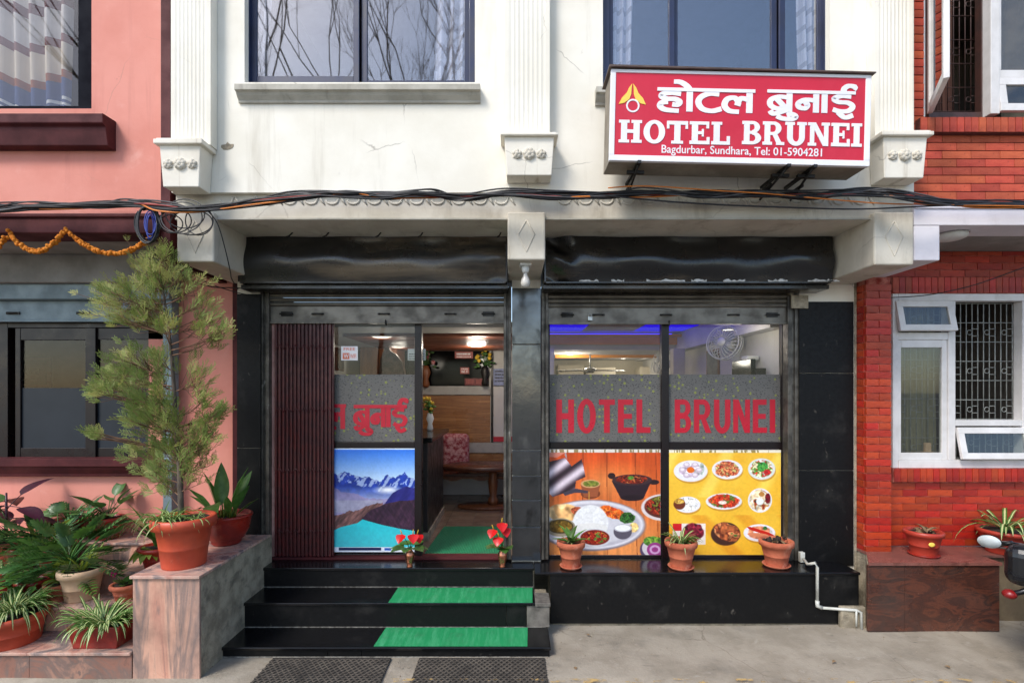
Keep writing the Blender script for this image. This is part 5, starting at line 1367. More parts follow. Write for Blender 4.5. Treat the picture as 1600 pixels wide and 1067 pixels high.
for a, c in ((29,134),(148,262)):
    MB().box(X(a,Y0), X(c,Y0), Y0+.03, Y0+.035, Z(702,Y0), Z(528,Y0)).build('pane', mt['glass_dark'], fo)
    MB().box(X(a,Y0)+.006, X(c,Y0)-.006, Y0+.026, Y0+.028, Z(700,Y0), Z(606,Y0)).build('frost_film', M('grey_frost_film', S(40,46,54), S(34,40,47), 3, .35, .05, 0, spec=.3), fo)
sill(-60, 262, 716, 746, 4.56, YD-.001, mt['maroon'], pk, 'sill')
m = MB(); a, c = xl, xe-.2
m.add([(a,4.9,.9),(c,4.9,.9),(c,6.4,.9),(a,6.4,.9),(a,4.9,3.0),(c,4.9,3.0),(c,6.4,3.0),(a,6.4,3.0)], [(0,1,2,3),(4,7,6,5),(1,5,6,2),(3,7,4,0),(2,6,7,3)])
m.build('room_behind_window', M('beige_room', S(176,150,108), None, 3, .9, bump=0), pk)
t = thing('wall_painting', 'dark framed painting of white horses seen through the left window', 'picture', (X(58,6.3), 6.3, Z(610,6.3)))
Yk = 6.34; MB().pbox(18, 557, 79, 606, Yk, .03).build('frame', mt['wood_dark'], t, bevel=.01)
MB().pbox(18, 563, 73, 601, Yk-.003, .003).build('canvas', M('dark_canvas', S(70,50,30), S(50,44,34), 6, .7, bump=0), t)
m = MB()
for cx, cy, rx, ry in ((52,589,9,5),(36,588,8,4.5),(59,580,3.5,5),(45,581,3,5),(30,582,3,5)): m.prism([(X(cx+rx*math.cos(2*PI*i/14),Yk),Z(cy+ry*math.sin(2*PI*i/14),Yk)) for i in range(14)], Yk-.0045-.0001*cx, Yk-.0035)
m.build('horses', mt['paper'], t)

# marigold garland
gl = thing('marigold_garland', 'orange marigold garland hung in swags under the left cornice', 'garland', (X(110,3.84), 3.84, Z(380,3.84)))
random.seed(12)
for (a, qa, c, qc, sag) in ((-40,362,8,372,22),(12,360,102,358,34),(104,360,236,372,30)):
    m = MB(); k = int(abs(c-a)/1.4)
    for i in range(k+1):
        u = i/k; px = a+(c-a)*u; q = qa+(qc-qa)*u+sag*4*u*(1-u); Yy = 3.835+random.uniform(-.006,.006)
        for r_ in range(2): m.ball((X(px,Yy)+random.uniform(-.008,.008), Yy+random.uniform(-.012,.012), Z(q,Yy)+random.uniform(-.01,.01)), random.uniform(.011,.016), 6, 4)
    m.build('flower_string', mt['marigold'], gl)

# terraced marble plant stand
ts = thing('marble_planter', 'stepped pink and grey marble plant stand before the pink house', 'planter', (-3.6, 4.0, 0))
tiers = [(3.5,3.83,.2),(3.8,4.15,.38),(4.13,4.43,.53),(4.4,YD-.002,.683)]
prev = 0.012
for i, (y0, y1, z) in enumerate(tiers):
    xe_ = X(206,3.5)
    cuts = [xl, -5.0, -4.1, -3.3+.1*i, xe_] if i < 2 else [xl, -4.6, -3.7, -2.9, X(372,4.6)]
    for a, c in zip(cuts[:-1], cuts[1:]):
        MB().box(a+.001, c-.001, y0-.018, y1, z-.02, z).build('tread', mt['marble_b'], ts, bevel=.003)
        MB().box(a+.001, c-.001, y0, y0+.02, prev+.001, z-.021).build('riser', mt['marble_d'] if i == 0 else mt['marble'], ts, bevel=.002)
    prev = z
m = MB()
for i, (y0, y1, z) in enumerate(tiers): m.box(xl, X(206,3.5)-.01 if i < 2 else X(370,4.6), y0+.022, (tiers[i+1][0]+.0 if i < 3 else YD-.003), 0, z-.022)
m.build('core', mt['rough_concrete'], ts)
pd = thing('marble_pedestal', 'tall marble clad side wall beside the hotel steps', 'wall', (-2.4, 3.8, 0))
xa, xb = X(204,3.48), X(309,3.48)
MB().box(xa, xb, 3.5, 3.52, .01, .70).build('front_slab', mt['marble'], pd, bevel=.003)
MB().box(xa-.01, xb+.01, 3.48, 4.5, .702, .722).build('top_slab', mt['marble_b'], pd, bevel=.003)
MB().box(xa+.005, xb-.002, 3.521, 4.56, 0, .701).build('core', mt['rough_concrete'], pd)

# ------------------------------------------------------------------ right neighbour: brick building
bk = thing('brick_building', 'red brick house with white window frames and a white slab', 'building', (4, 4.6, 0))
BL, BH, GJ = .225, .0635, .007
cache = {}
nbrick = [0]
rest = {mt['brick_up'].name: MB(), mt['brick_low'].name: MB()}
def brick(par, x, y, z, L, H, D, mat, rotz=0):
    if VX+x*FPX/y > 1612 or VY-(z-CZ)*FPX/y < -12:    # beyond the picture: joined into one part
        rest[mat.name].box(x-L/2, x+L/2, y, y+D, z-H/2, z+H/2); return
    key = (round(L,3), round(H,3), mat.name)
    if key not in cache:
        m = MB(); m.box(-L/2, L/2, 0, D, -H/2, H/2); me = m.mesh('brick', mat)
        cache[key] = me
    o = link('brick', cache[key], par, (x, y, z), (0,0,rotz)); nbrick[0] += 1; return o
def brickwork(par, x0, x1, z0, z1, Y, mat, holes=(), phase=0):
    row = 0; z = z0
    while z+BH*.6 < z1:
        h = min(BH-GJ, z1-z-GJ/2); x = x0-(BL/2 if (row+phase) % 2 else 0)
        while x < x1:
            a, c = max(x, x0), min(x+BL, x1)
            segs = [(a, c)]
            for (hx0, hx1, hz0, hz1) in holes:
                if z+BH > hz0+.01 and z < hz1-.01:
                    ns_ = []
                    for (p, q) in segs:
                        if q <= hx0 or p >= hx1: ns_.append((p,q))
                        else:
                            if p < hx0: ns_.append((p, hx0))
                            if q > hx1: ns_.append((hx1, q))
                    segs = ns_
            for (p, q) in segs:
                if q-p > .03: brick(par, (p+q)/2, Y+random.uniform(-.0015,.0015), z+GJ/2+h/2, round(q-p-GJ,2), h, .03, mat)
            x += BL
        z += BH; row += 1
def soldier(par, x0, x1, z0, z1, Y, mat, wb=.056, D=.05):
    x = x0
    while x < x1-.01:
        brick(par, x+wb/2, Y+random.uniform(-.001,.001), (z0+z1)/2, wb-.006, z1-z0-.004, D, mat); x += wb
YU = 3.98
xu0, xuE = X(1427,YU)-.02, 5.35
zsl = Z(326,YU)
win = (X(1444,YU), 5.6, Z(183,YU), 5.8)
m = MB(); m.box(xu0, xuE, YU+.008, YU+.2, zsl, win[2]); m.box(xu0, win[0], YU+.008, YU+.2, win[2], zT)
uw = m.build('upper_wall', mt['mortar_up'], bk)
random.seed(5)
brickwork(uw, xu0+.02, xuE, zsl+.004, Z(207,YU), YU, mt['brick_up'])
brickwork(uw, xu0+.02, win[0], Z(207,YU), 5.25, YU, mt['brick_up'], phase=1)
m = MB(); m.box(X(1441,YU-.07), xuE, YU-.045, YU+.007, Z(207,YU-.05), Z(184,YU-.05)); rk = m.build('sill_course', mt['mortar_up'], bk)
soldier(rk, X(1441,YU-.07)+.002, xuE, Z(207,YU-.05)+.002, Z(184,YU-.05)+.004, YU-.052, mt['brick_up'])
# upper window: open casement, grille, fixed sashes
f = MB(); Yk = YU+.04; zw0 = Z(183,Yk)
f.box(X(1539,Yk), X(1553,Yk), Yk-.05, Yk+.06, zw0, 5.8); f.box(X(1553,Yk)+.001, 5.5, Yk-.02, Yk+.05, Z(124,Yk), Z(112,Yk))
f.box(X(1553,Yk)+.001, X(1562,Yk), Yk-.015, Yk+.04, Z(111,Yk), 5.8); f.box(X(1444,Yk)-.03, X(1446,Yk), Yk, Yk+.06, zw0, 5.8)
wu = f.build('window_frame', mt['white_frame'], bk, bevel=.004)
beige = M('beige_blind', S(140,128,110), S(118,108,92), 6, .9, bump=.3, bs=20)
MB().box(X(1562,Yk)+.001, 5.5, Yk+.01, Yk+.016, Z(111,Yk), 5.8).build('pane', glass('pale_glass', (.8,.8,.78,1), .08), wu)
curtain(X(1556,Yk+.15), 5.5, Z(190,Yk), 5.8, Yk+.1, beige, wu, 7, .02, name='blind')
hp = MB(); a, c = X(1553,Yk), 5.5; zt_, zb_2 = Z(125,Yk), Z(180,Yk)
def hopper(par, x0, x1, zt, zb, Y, tilt, mat, fr, gmat):
    e = bpy.data.objects
    m = MB(); H = zt-zb
    m.box(x0, x1, 0, .03, -fr, 0); m.box(x0, x1, 0, .03, -H, -H+fr); m.box(x0, x0+fr, .0005, .0295, -H+fr, -fr); m.box(x1-fr, x1, .0005, .0295, -H+fr, -fr)
    m.xf(Matrix.Translation((0,Y,zt)) @ Matrix.Rotation(-tilt, 4, 'X')); o = m.build('hopper_sash', mat, par, bevel=.003)
    g = MB(); g.box(x0+fr, x1-fr, .012, .016, -H+fr, -fr); g.xf(Matrix.Translation((0,Y,zt)) @ Matrix.Rotation(-tilt, 4, 'X')); g.build('pane', gmat, par)
    return o
pale = glass('pale_window_glass', (.8,.82,.8,1), .07)
hopper(wu, a, c, zt_, zb_2, Yk-.03, R(7), mt['white_frame'], .06, pale)
br = MB(); zA = 5.8                               # brown inner frame and curtain-dark opening
br.box(X(1528,Yk+.05), X(1539,Yk+.05)-.001, Yk+.02, Yk+.08, zw0, zA); br.box(X(1447,Yk+.05), X(1528,Yk+.05)-.001, Yk+.02, Yk+.08, zw0, zw0+.05); br.build('inner_frame', mt['brown_alu'], wu, bevel=.004)
def grille(par, x0, x1, z0, z1, Y, nb, rows, rr, mat, rowz=None):
    m = MB(); r_ = .0042
    for i in range(nb+1):
        x = x0+(x1-x0)*i/nb; m.tube([(x,Y,z0),(x,Y,z1)], r_, 5)
    rz = rowz or [z0+(z1-z0)*j/rows for j in range(rows+1)]
    for z in rz: m.tube([(x0,Y-.004,z),(x1,Y-.004,z)], r_*.9, 5)
    d = (x1-x0)/nb
    for a_, b2 in zip(rz[:-1], rz[1:]):
        zc_ = (a_+b2)/2
        if rz.index(a_) % 2 == 0:
            for i in range(0, nb):
                xc = x0+d*(i+.5)
                if i % 3 == 0: m.tube([(xc+rr*math.cos(q*PI/6), Y-.005, zc_+rr*math.sin(q*PI/6)) for q in range(13)], r_*.8, 4, caps=False)
                elif i % 3 == 1:
                    for s_ in (-.6,.6): m.tube([(xc-d/2,Y-.004,zc_+s_*d),(xc+d/2,Y-.004,zc_+s_*d)], r_*.8, 4)
    return m.build('grille', mat, par)
grille(wu, X(1452,Yk+.1), X(1524,Yk+.1), Z(176,Yk+.1), 5.75, Yk+.09, 8, 8, .02, mt['brown_alu'])
m = MB(); m.box(X(1446,Yk)+.005, X(1539,Yk), Yk+.3, Yk+.31, zw0, 5.8); m.build('drape', M('brown_drape', S(110,72,58), S(70,46,40), 3, .9, cscale=(9,9,.3)), wu)
lf_ = MB(); Lh = .52; zt_ = 5.75; zb_2 = Z(180,YU)  # casement leaf swung outward
lf_.box(0,.05,0,.035,zb_2,zt_); lf_.box(Lh-.05,Lh,0,.035,zb_2,zt_); lf_.box(.05,Lh-.05,.0005,.0345,zb_2,zb_2+.06)
ang = math.atan2(-.445, -.251); Mx = Matrix.Translation((X(1447,YU), YU-.01, 0)) @ Matrix.Rotation(ang, 4, 'Z')
lf_.xf(Mx); cl = lf_.build('casement_leaf', mt['white_frame'], wu, bevel=.003)
g = MB(); g.box(.05,Lh-.05,.015,.019,zb_2+.06,zt_); g.xf(Mx); g.build('casement_pane', glass('reflective_pane', (.5,.5,.5,1), .4), wu)
m = MB(); a, c, y_ = xu0, 5.6, YU+.21
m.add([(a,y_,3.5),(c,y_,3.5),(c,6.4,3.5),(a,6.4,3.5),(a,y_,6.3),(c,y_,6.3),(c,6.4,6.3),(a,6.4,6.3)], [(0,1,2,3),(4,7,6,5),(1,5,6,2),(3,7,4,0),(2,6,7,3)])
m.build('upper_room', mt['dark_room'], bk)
# white slab and bracket
zq = Z(352,YN)
m = MB(); m.box(X(1428,YN)+.001, 5.6, YN, YU+.2, zq, zsl-.001); m.box(X(1428,YN)+.001, 5.6, YN-.012, YN, zsl-.03, zsl-.006); ws = m.build('slab_band', mt['white_band'], bk, bevel=.004)
m = MB(); m.box(X(1428,YN)+.002, X(1469,YN), YN+.002, 4.58, Z(407,YN), zq-.001); m.build('bracket_beam', mt['white_band'], bk, bevel=.008)
m = MB(); m.box(X(1469,YN)+.001, 5.6, YU+.2, 4.66, zq+.001, zq+.1); m.build('soffit', mt['grey_soffit'], bk)
t = thing('soffit_lamp', 'white round lamp on the soffit of the brick house', 'lamp', (X(1485,4.2), 4.15, zq))
MB().lathe([(.105,0),(.115,-.012),(.11,-.03),(.08,-.045),(.001,-.05)], 24, (X(1485,4.12), 4.12, zq)).build('diffuser', mt['white_plastic'], t)
MB().lathe([(.12,0),(.12,-.008),(.1,-.009)], 24, (X(1485,4.12), 4.12, zq-.0005)).build('rim', mt['steel'], t)
# lower wall
YL2 = 4.62; xw0 = X(1391,YL2); xE = 5.2
wz0, wz1 = Z(731,YL2), Z(459,YL2)
zg = .585
lw2 = MB().box(xw0, xE, YL2+.008, YL2+.2, zg, wz0).build('lower_wall', mt['mortar_low'], bk)
lw3 = MB().box(xw0, xE, YL2+.008, YL2+.2, wz1, zq).build('lower_wall', mt['mortar_low'], bk)
brickwork(lw2, xw0, xE, zg+.002, Z(753,YL2), YL2, mt['brick_low'])
brickwork(lw3, xw0, xE, Z(433,YL2), zq-.003, YL2, mt['brick_low'])
m = MB(); m.box(xw0, xE, YL2-.04, YL2+.007, Z(753,YL2-.04), wz0-.001); rk = m.build('sill_course', mt['mortar_low'], bk)
soldier(rk, xw0+.002, xE, Z(753,YL2-.04)+.002, wz0+.002, YL2-.047, mt['brick_low'], .058)
m = MB(); m.box(xw0, xE, YL2-.02, YL2+.007, wz1+.001, Z(434,YL2)); rk = m.build('lintel_course', mt['mortar_low'], bk)
soldier(rk, xw0+.002, xE, wz1+.002, Z(434,YL2), YL2-.027, mt['brick_low'], .058)
# brick pier
YPi = 4.46; xp0_, xp1_ = X(1353,YPi), X(1393,YPi); zpt = Z(433,YPi)
m = MB(); m.box(xp0_+.006, xp1_-.006, YPi+.008, YL2+.1, zg-.02, zpt); pier = m.build('brick_pier', mt['mortar_low'], bk)
z = zg-.02; row = 0
while z+BH < zpt:
    h = BH-GJ; ww = xp1_-xp0_
    if row % 2 == 0: brick(pier, (xp0_+xp1_)/2, YPi, z+BH/2, round(ww-.003,3), h, .03, mt['brick_low'])
    else:
        brick(pier, xp0_+ww*.26, YPi, z+BH/2, round(ww*.5-GJ,3), h, .03, mt['brick_low']); brick(pier, xp0_+ww*.76, YPi, z+BH/2, round(ww*.48-GJ,3), h, .03, mt['brick_low'])
    brick(pier, xp0_, YPi+.032+.064, z+BH/2, .125, h, .03, mt['brick_low'], R(-90))
    z += BH; row += 1
for k_ in ('brick_up','brick_low'):
    o = rest[mt[k_].name].build('more_bricks', mt[k_], bk); o['kind'] = 'stuff'
# lower window
f = MB(); Yk = YL2+.02; ze, xs_ = wz0+.001, X(1391,Yk)+.002
xx = lambda p: X(p,Yk); zz = lambda q: Z(q,Yk)
f.box(xs_, xx(1400), Yk-.03, Yk+.06, ze, wz1-.001); f.box(xx(1400)+.001, xE, Yk-.03, Yk+.06, zz(471), wz1-.001); f.box(xx(1400)+.001, xE, Yk-.035, Yk+.06, ze, zz(718))
f.box(xx(1478), xx(1489), Yk-.028, Yk+.06, zz(718)+.001, zz(471)-.001); f.box(xx(1593), xx(1603), Yk-.028, Yk+.06, zz(718)+.001, zz(471)-.001); f.box(xx(1400)+.001, xx(1478)-.001, Yk-.026, Yk+.06, zz(531), zz(520)); f.box(xx(1489)+.001, xx(1593)-.001, Yk-.026, Yk+.06, zz(665), zz(656))
wlow = f.build('window_frame', mt['white_frame'], bk, bevel=.004)
s = MB(); s.box(xx(1400)+.002, xx(1406), Yk-.015, Yk+.02, zz(718)+.002, zz(531)-.001); s.box(xx(1470), xx(1478)-.002, Yk-.015, Yk+.02, zz(718)+.002, zz(531)-.001); s.box(xx(1406)+.001, xx(1470)-.001, Yk-.015, Yk+.02, zz(718)+.002, zz(707)); s.box(xx(1406)+.001, xx(1470)-.001, Yk-.015, Yk+.02, zz(543), zz(531)-.001); s.build('sash', mt['white_frame'], wlow, bevel=.003)
MB().box(xx(1405), xx(1471), Yk, Yk+.004, zz(708), zz(542)).build('pane', pale, wlow)
hopper(wlow, xx(1395), xx(1483), zz(471), zz(519), Yk-.04, R(12), mt['white_frame'], .055, pale)
hopper(wlow, xx(1490), xx(1601), zz(667), zz(716), Yk-.04, R(12), mt['white_frame'], .055, pale)
grille(wlow, xx(1402), xx(1475), zz(715), zz(531), Yk+.05, 8, 6, .022, mt['grille'])
grille(wlow, xx(1402), xx(1475), zz(519), zz(474), Yk+.05, 8, 1, .022, mt['grille'])
grille(wlow, xx(1490), xx(1590), zz(655), zz(473), Yk+.05, 11, 6, .022, mt['grille'])
grille(wlow, xx(1492), xx(1594), zz(716), zz(668), Yk+.05, 11, 1, .022, mt['grille'])
m = MB(); a, c = xw0, xE
m.add([(a,Yk+.19,.6),(c,Yk+.19,.6),(c,6.5,.6),(a,6.5,.6),(a,Yk+.19,3.1),(c,Yk+.19,3.1),(c,6.5,3.1),(a,6.5,3.1)], [(0,1,2,3),(4,7,6,5),(1,5,6,2),(3,7,4,0),(2,6,7,3)])
m.build('room_behind_window', mt['dark_room'], bk)
curtain(xx(1398), xx(1482), zz(722), zz(468), Yk+.14, M('olive_curtain', S(150,146,118), S(126,122,98), 4, .9, bump=.2, cscale=(6,6,.4)), wlow, 6, .02)
m = MB(); m.box(xx(1449), xx(1458), Yk+.02, Yk+.045, zz(706)+.002, zz(692)); m.box(xx(1444), xx(1462), Yk+.02, Yk+.046, zz(706)-.004, zz(706)+.0015); tag(m.build('window_cup', mt['cream_pot'], bevel=.004), 'small cream cup on the sill inside the right lower window', 'cup')
# granite planter block
gp = thing('granite_planter', 'brown swirled granite planter wall below the brick house', 'planter', (3.4, 4.3, 0))
ga, gb = X(1356,4.18), X(1562,4.18)
MB().prism([(ga+.01,4.2),(gb-.005,4.2),(gb-.005,4.6),(X(1353,4.46)+.004,4.6),(X(1353,4.46)+.004,4.47)], 0, zg-.024, 'z').build('core', mt['rough_concrete'], gp)
for a, c in ((ga, X(1414,4.18)), (X(1414,4.18), gb)): MB().box(a+.001, c-.001, 4.18, 4.199, .02, zg-.024).build('panel', mt['brown_granite'], gp, bevel=.002)
MB().prism([(ga-.004,4.165),(gb+.01,4.165),(gb+.01,YL2-.002),(X(1353,4.46)-.004,YL2-.002),(X(1353,4.46)-.004,4.45)], zg-.023, zg, 'z').build('top_slab', mt['brown_granite_top'], gp, bevel=.003)
MB().box(gb-.004, 5.3, 4.40, 4.64, 0, zg-.024).build('side_wall', M('olive_side_wall', S(124,108,84), S(100,86,68), 4, .9, stains=[(S(60,54,46), 3, .5, .7, .7, (1,1,1))]), gp)
MB().box(gb+.011, 5.3, 4.36, YL2-.002, zg-.023, zg-.001).build('top_slab', mt['brown_granite_top'], gp, bevel=.003)
m = MB(); m.box(X(1335,4.575), X(1353,4.46)-.004, 4.575, 4.7, 0, zpt+.15); m.build('party_strip', mt['rough_concrete'], bk)
# ------------------------------------------------------------------ cables
def smooth(pts, n_=6):
    P = [Vector(p) for p in pts]; out = []
    for i in range(len(P)-1):
        p0, p1, p2, p3 = P[max(i-1,0)], P[i], P[i+1], P[min(i+2,len(P)-1)]
        for k in range(n_):
            t = k/n_
            out.append(.5*((2*p1)+(p2-p0)*t+(2*p0-5*p1+4*p2-p3)*t*t+(3*p1-p0-3*p2+p3)*t**3))
    out.append(P[-1]); return out
def wire(px, Y, r, mat, parent, name='cable', n_=5, seg=6):
    pts = [(X(a,y_), y_, Z(b,y_)) for (a, b, y_) in [(p[0], p[1], p[2] if len(p) > 2 else Y) for p in px]]
    m = MB(); m.tube(smooth(pts, seg), r, n_); return m.build(name, mat, parent)
cb = thing('cable_bundle', 'sagging bundle of black and coloured cables along the facade', 'cables', (0, 3.78, 3.4))
trunk = [(-60,326),(0,325),(70,323),(150,322),(205,318),(260,324),(320,327),(400,318),(470,305),(540,302),(600,306),(660,303),(720,308),(790,302),(870,306),(950,304),(1020,302),(1100,304),(1180,303),(1260,306),(1340,300),(1400,304),(1450,311),(1500,317),(1560,320),(1640,322)]
random.seed(21)
cols = ['cable']*11+['cable_grey']*4+['cable_orange']*1+['cable_red']
for i, cn in enumerate(cols):
    amp = random.uniform(1.5, 5.5); ph = random.uniform(0,6); off = random.uniform(-5,5)
    px = []
    for j, (a, b) in enumerate(trunk):
        Yc_ = 3.74+random.uniform(-.02,.03) if not (235 < a < 345 or 780 < a < 880 or 1350 < a < 1460) else 3.68+random.uniform(-.02,.02)
        px.append((a+random.uniform(-14,14), b+off*.7+amp*math.sin(a*.012*(1+i*.13)+ph)+random.uniform(-1,1), Yc_))
    px.sort(); wire(px, 3.74, random.uniform(.0045,.0095), mt[cn], cb)
t = thing('hanging_cable', 'single orange cable sagging toward the brick house', 'cable', (1, 3.72, 3.4))
wire([(950,294,3.74),(1010,291,3.7),(1120,298,3.7),(1200,303),(1300,312),(1400,319),(1600,322),(1660,322)], 3.72, .005, mt['cable_orange'], t)
t = thing('hanging_cable', 'lowest black cable drooping below the bundle to the right', 'cable', (1, 3.72, 3.4))
wire([(930,304),(1030,314),(1120,320),(1220,324),(1340,327),(1460,322),(1560,320),(1660,323)], 3.72, .006, mt['cable'], t)
t = thing('hanging_cable', 'thin black wire crossing above the lower right window', 'cable', (4, 4.3, 2.7))
wire([(1392,465,4.56),(1450,461,4.5),(1520,446,4.4),(1600,418,4.3),(1680,390,4.2)], 4.5, .0045, mt['cable'], t)
t = thing('hanging_cable', 'thin black wire hanging down beside the left beam end', 'cable', (-2, 3.8, 3))
wire([(325,330,3.72),(340,350,3.78),(352,390,3.85),(360,425,3.95),(362,436,4.1),(372,452,4.4)], 3.8, .004, mt['cable'], t)
t = thing('hanging_cable', 'black feeder cable sagging across the pink wall', 'cable', (-3, 3.84, 3.4))
wire([(-60,319),(0,320),(90,319),(180,314),(240,322)], 3.84, .005, mt['cable'], t)
t = thing('hanging_cable', 'black lead running back along the maroon party beam', 'cable', (-2.6, 4, 3))
wire([(232,388,3.8),(252,405,3.9),(285,432,4.2),(330,448,4.45),(372,450,4.52),(410,456,4.5)], 4, .005, mt['cable'], t)
wire([(280,412,3.95),(320,440,4.3),(370,457,4.5),(400,462,4.52)], 4, .004, mt['cable'], t)
coil = thing('cable_coil', 'thick coil of spare cable hanging at the pink corner', 'cable coil', (X(236,3.72), 3.72, Z(350,3.72)))
random.seed(8)
def loop(cx, cy, rx, ry, Y, r, mat, par, turns=1, tilt=0):
    m = MB(); pts = []
    k = 26*turns
    for i in range(k+1):
        a = 2*PI*i/26; s_ = 1+.05*math.sin(a*.5+tilt)
        px, py = cx+rx*s_*math.cos(a+tilt), cy+ry*s_*math.sin(a+tilt)
        y_ = Y-.012*math.sin(a)+.004*i/26; pts.append((X(px,y_), y_, Z(py,y_)))
    m.tube(pts, r, 5, caps=True); m.build('loop', mat, par)
for i in range(8): loop(231+random.uniform(-2,2), 350+random.uniform(-2,2), 17+random.uniform(-2,2), 27+random.uniform(-2,2), 3.72+random.uniform(-.02,.02), random.uniform(.005,.008), mt['cable'], coil, 1, random.uniform(0,6))
for i in range(3): loop(235, 348+i*4, 9-2*i, 18+i, 3.70, .004, mt['cable_blue'], coil, 1, i)
coil2 = thing('cable_coil', 'loose grey cable loops hanging before the left beam end', 'cable coil', (X(290,3.7), 3.7, Z(345,3.7)))
for i, (cx, cy, rx, ry) in enumerate(((275,345,24,18),(285,340,32,24),(300,348,34,20),(312,345,22,23),(268,350,18,14),(290,334,30,22))): loop(cx, cy, rx, ry, 3.70+.012*i, .0045, mt['cable_grey'] if i % 2 else mt['cable'], coil2, 1, i*1.3)

# ------------------------------------------------------------------ plants
def pot(par, prof, mat, soil_z, soil_r, n_=36, sx=1, sy=1):
    o = MB().lathe(prof, n_, sx=sx, sy=sy).build('pot', mat, par, local=True)
    m = MB(); vs = [(0,0,soil_z+.01)]; k = 20
    for ring in (.5, 1):
        for i in range(k): vs.append((soil_r*sx*ring*math.cos(2*PI*i/k), soil_r*sy*ring*math.sin(2*PI*i/k), soil_z+random.uniform(-.006,.008)))
    fs = [(0,1+i,1+(i+1)%k) for i in range(k)]+[(1+i,1+k+i,1+k+(i+1)%k,1+(i+1)%k) for i in range(k)]
    m.add(vs, fs, 0, True); m.build('soil', mt['soil'], par, local=True); return o
def classic(r0, r1, h, rim=.02, band=.05):
    """pot outline, base radius r0, top radius r1; hollow lip"""
    return [(.001,0),(r0,0),(r0*1.01,.01),(r0+(r1-r0)*.38,h*.38),(r0+(r1-r0)*.38+.003,h*.385),(r0+(r1-r0)*.42,h*.41),(r1*.985,h-band-.004),(r1+rim,h-band),(r1+rim+.004,h-band*.4),(r1+rim,h),(r1+rim-.012,h+.003),(r1-.012,h-.002),(r1-.02,h-band*1.2)]
def blade(m, base, az, L, lift, droop, w_, mats=(0,1), seg=7, stripe=True):
    """arching strap leaf; three strips so the pale stripe is real"""
    d = Vector((math.cos(az), math.sin(az), 0)); s_ = Vector((-d.y, d.x, 0)); pts = []
    for i in range(seg+1):
        t = i/seg; pts.append(Vector(base)+d*(L*(math.sin(t*1.25)/math.sin(1.25))*math.cos(lift*.6))+Vector((0,0,L*(math.sin(lift)*t*1.25-droop*t*t*1.15))))
    vs = []; fs = []; mm = []
    for i, p in enumerate(pts):
        t = i/seg; ww = w_*(math.sin(PI*min(1,.12+t*.88))**.7+.03) if i < seg else .0004
        vs += [p-s_*ww+Vector((0,0,ww*.35)), p-s_*ww*.38, p+s_*ww*.38, p+s_*ww+Vector((0,0,ww*.35))]
    for i in range(seg):
        for k in range(3):
            m.add([], [], 0)
    o = len(m.v); m.v += [tuple(q) for q in vs]
    for i in range(seg):
        for k in range(3):
            m.f.append((o+i*4+k, o+i*4+k+1, o+i*4+5+k, o+i*4+4+k)); m.m.append(mats[1] if (k == 1 and stripe) else mats[0]); m.sm.append(True)
def spider(par, z, n_, L, w_=.008, spread=1.0, name='foliage', mats=None, sx=1, sy=1, lift=(.5,1.35), droop=(.35,1.0), r=.03):
    m = MB()
    for i in range(n_):
        a = random.uniform(0,2*PI); l = L*random.uniform(.55,1.1)
        blade(m, (r*sx*math.cos(a)*random.random(), r*sy*math.sin(a)*random.random(), z), a, l*spread, random.uniform(*lift), random.uniform(*droop), w_*random.uniform(.7,1.2))
    return m.build(name, mats or [mt['leaf'], mt['leaf_cream']], par, local=True)
def leafmesh(L, w_, curl, fold, mat, stalk=0.0, seg=8, shape=.8, wav=0):
    """one broad leaf along +X from the origin, stalk first"""
    m = MB(); vs = []
    tot = stalk+L; k0 = 0
    def axis(s_):
        a = curl*(s_/tot); return Vector((s_*math.cos(a*.5)*1.0, 0, s_*math.sin(-a*.5)+0))
    for i in range(seg+1):
        t = i/seg; p = axis(stalk+L*t); ww = w_*math.sin(PI*min(1,t**shape))**.85 if 0 < i < seg else .001
        z_ = fold*ww+wav*math.sin(t*14)*ww
        vs += [(p.x, -ww, p.z+z_), (p.x, -ww*.5, p.z+z_*.35), (p.x,0,p.z), (p.x, ww*.5, p.z+z_*.35), (p.x, ww, p.z+z_)]
    fs = [(i*5+k, i*5+k+1, i*5+6+k, i*5+5+k) for i in range(seg) for k in range(4)]
    m.add(vs, fs, 0, True)
    if stalk: m.tube([axis(stalk*j/4) for j in range(5)]+[axis(stalk+L*.8)], [.0045,.004,.004,.0035,.003,.001], 5)
    return m.mesh('leaf', mat)
def splitleaf(L, W_, curl, mat, stalk):
    """deeply cut philodendron leaf: a rib with paired fingers"""
    m = MB(); tot = stalk+L
    def axis(s_):
        a = curl*(s_/tot); return Vector((s_*math.cos(a*.5), 0, -s_*math.sin(a*.5)))
    m.tube([axis(stalk*j/4) for j in range(5)]+[axis(tot*.98)], [.006,.0055,.005,.0045,.004,.001], 5)
    nf = 7
    for i in range(nf):
        t = (i+.4)/nf; p = axis(stalk+L*t)
        ln = W_*(math.sin(PI*(t*.72+.22))**.8)*random.uniform(.9,1.1)
        for s_ in (-1,1):
            a = R(78-58*t); d = Vector((math.cos(a)*1.0, s_*math.sin(a), 0)); q = Vector((-d.y, d.x, 0)); wd = L/nf*.62
            c = []
            for j in range(5):
                u = j/4; ww = wd*(.75+.5*math.sin(PI*u*.8))*(1-u**3)+.001
                e = p+d*ln*u+Vector((0,0,.04*ln*math.sin(u*PI)-.22*ln*u*u))
                c += [tuple(e-q*ww), tuple(e+q*ww)]
            m.add(c, [(2*j,2*j+1,2*j+3,2*j+2) for j in range(4)], 0, True)
    return m.mesh('leaf', mat)
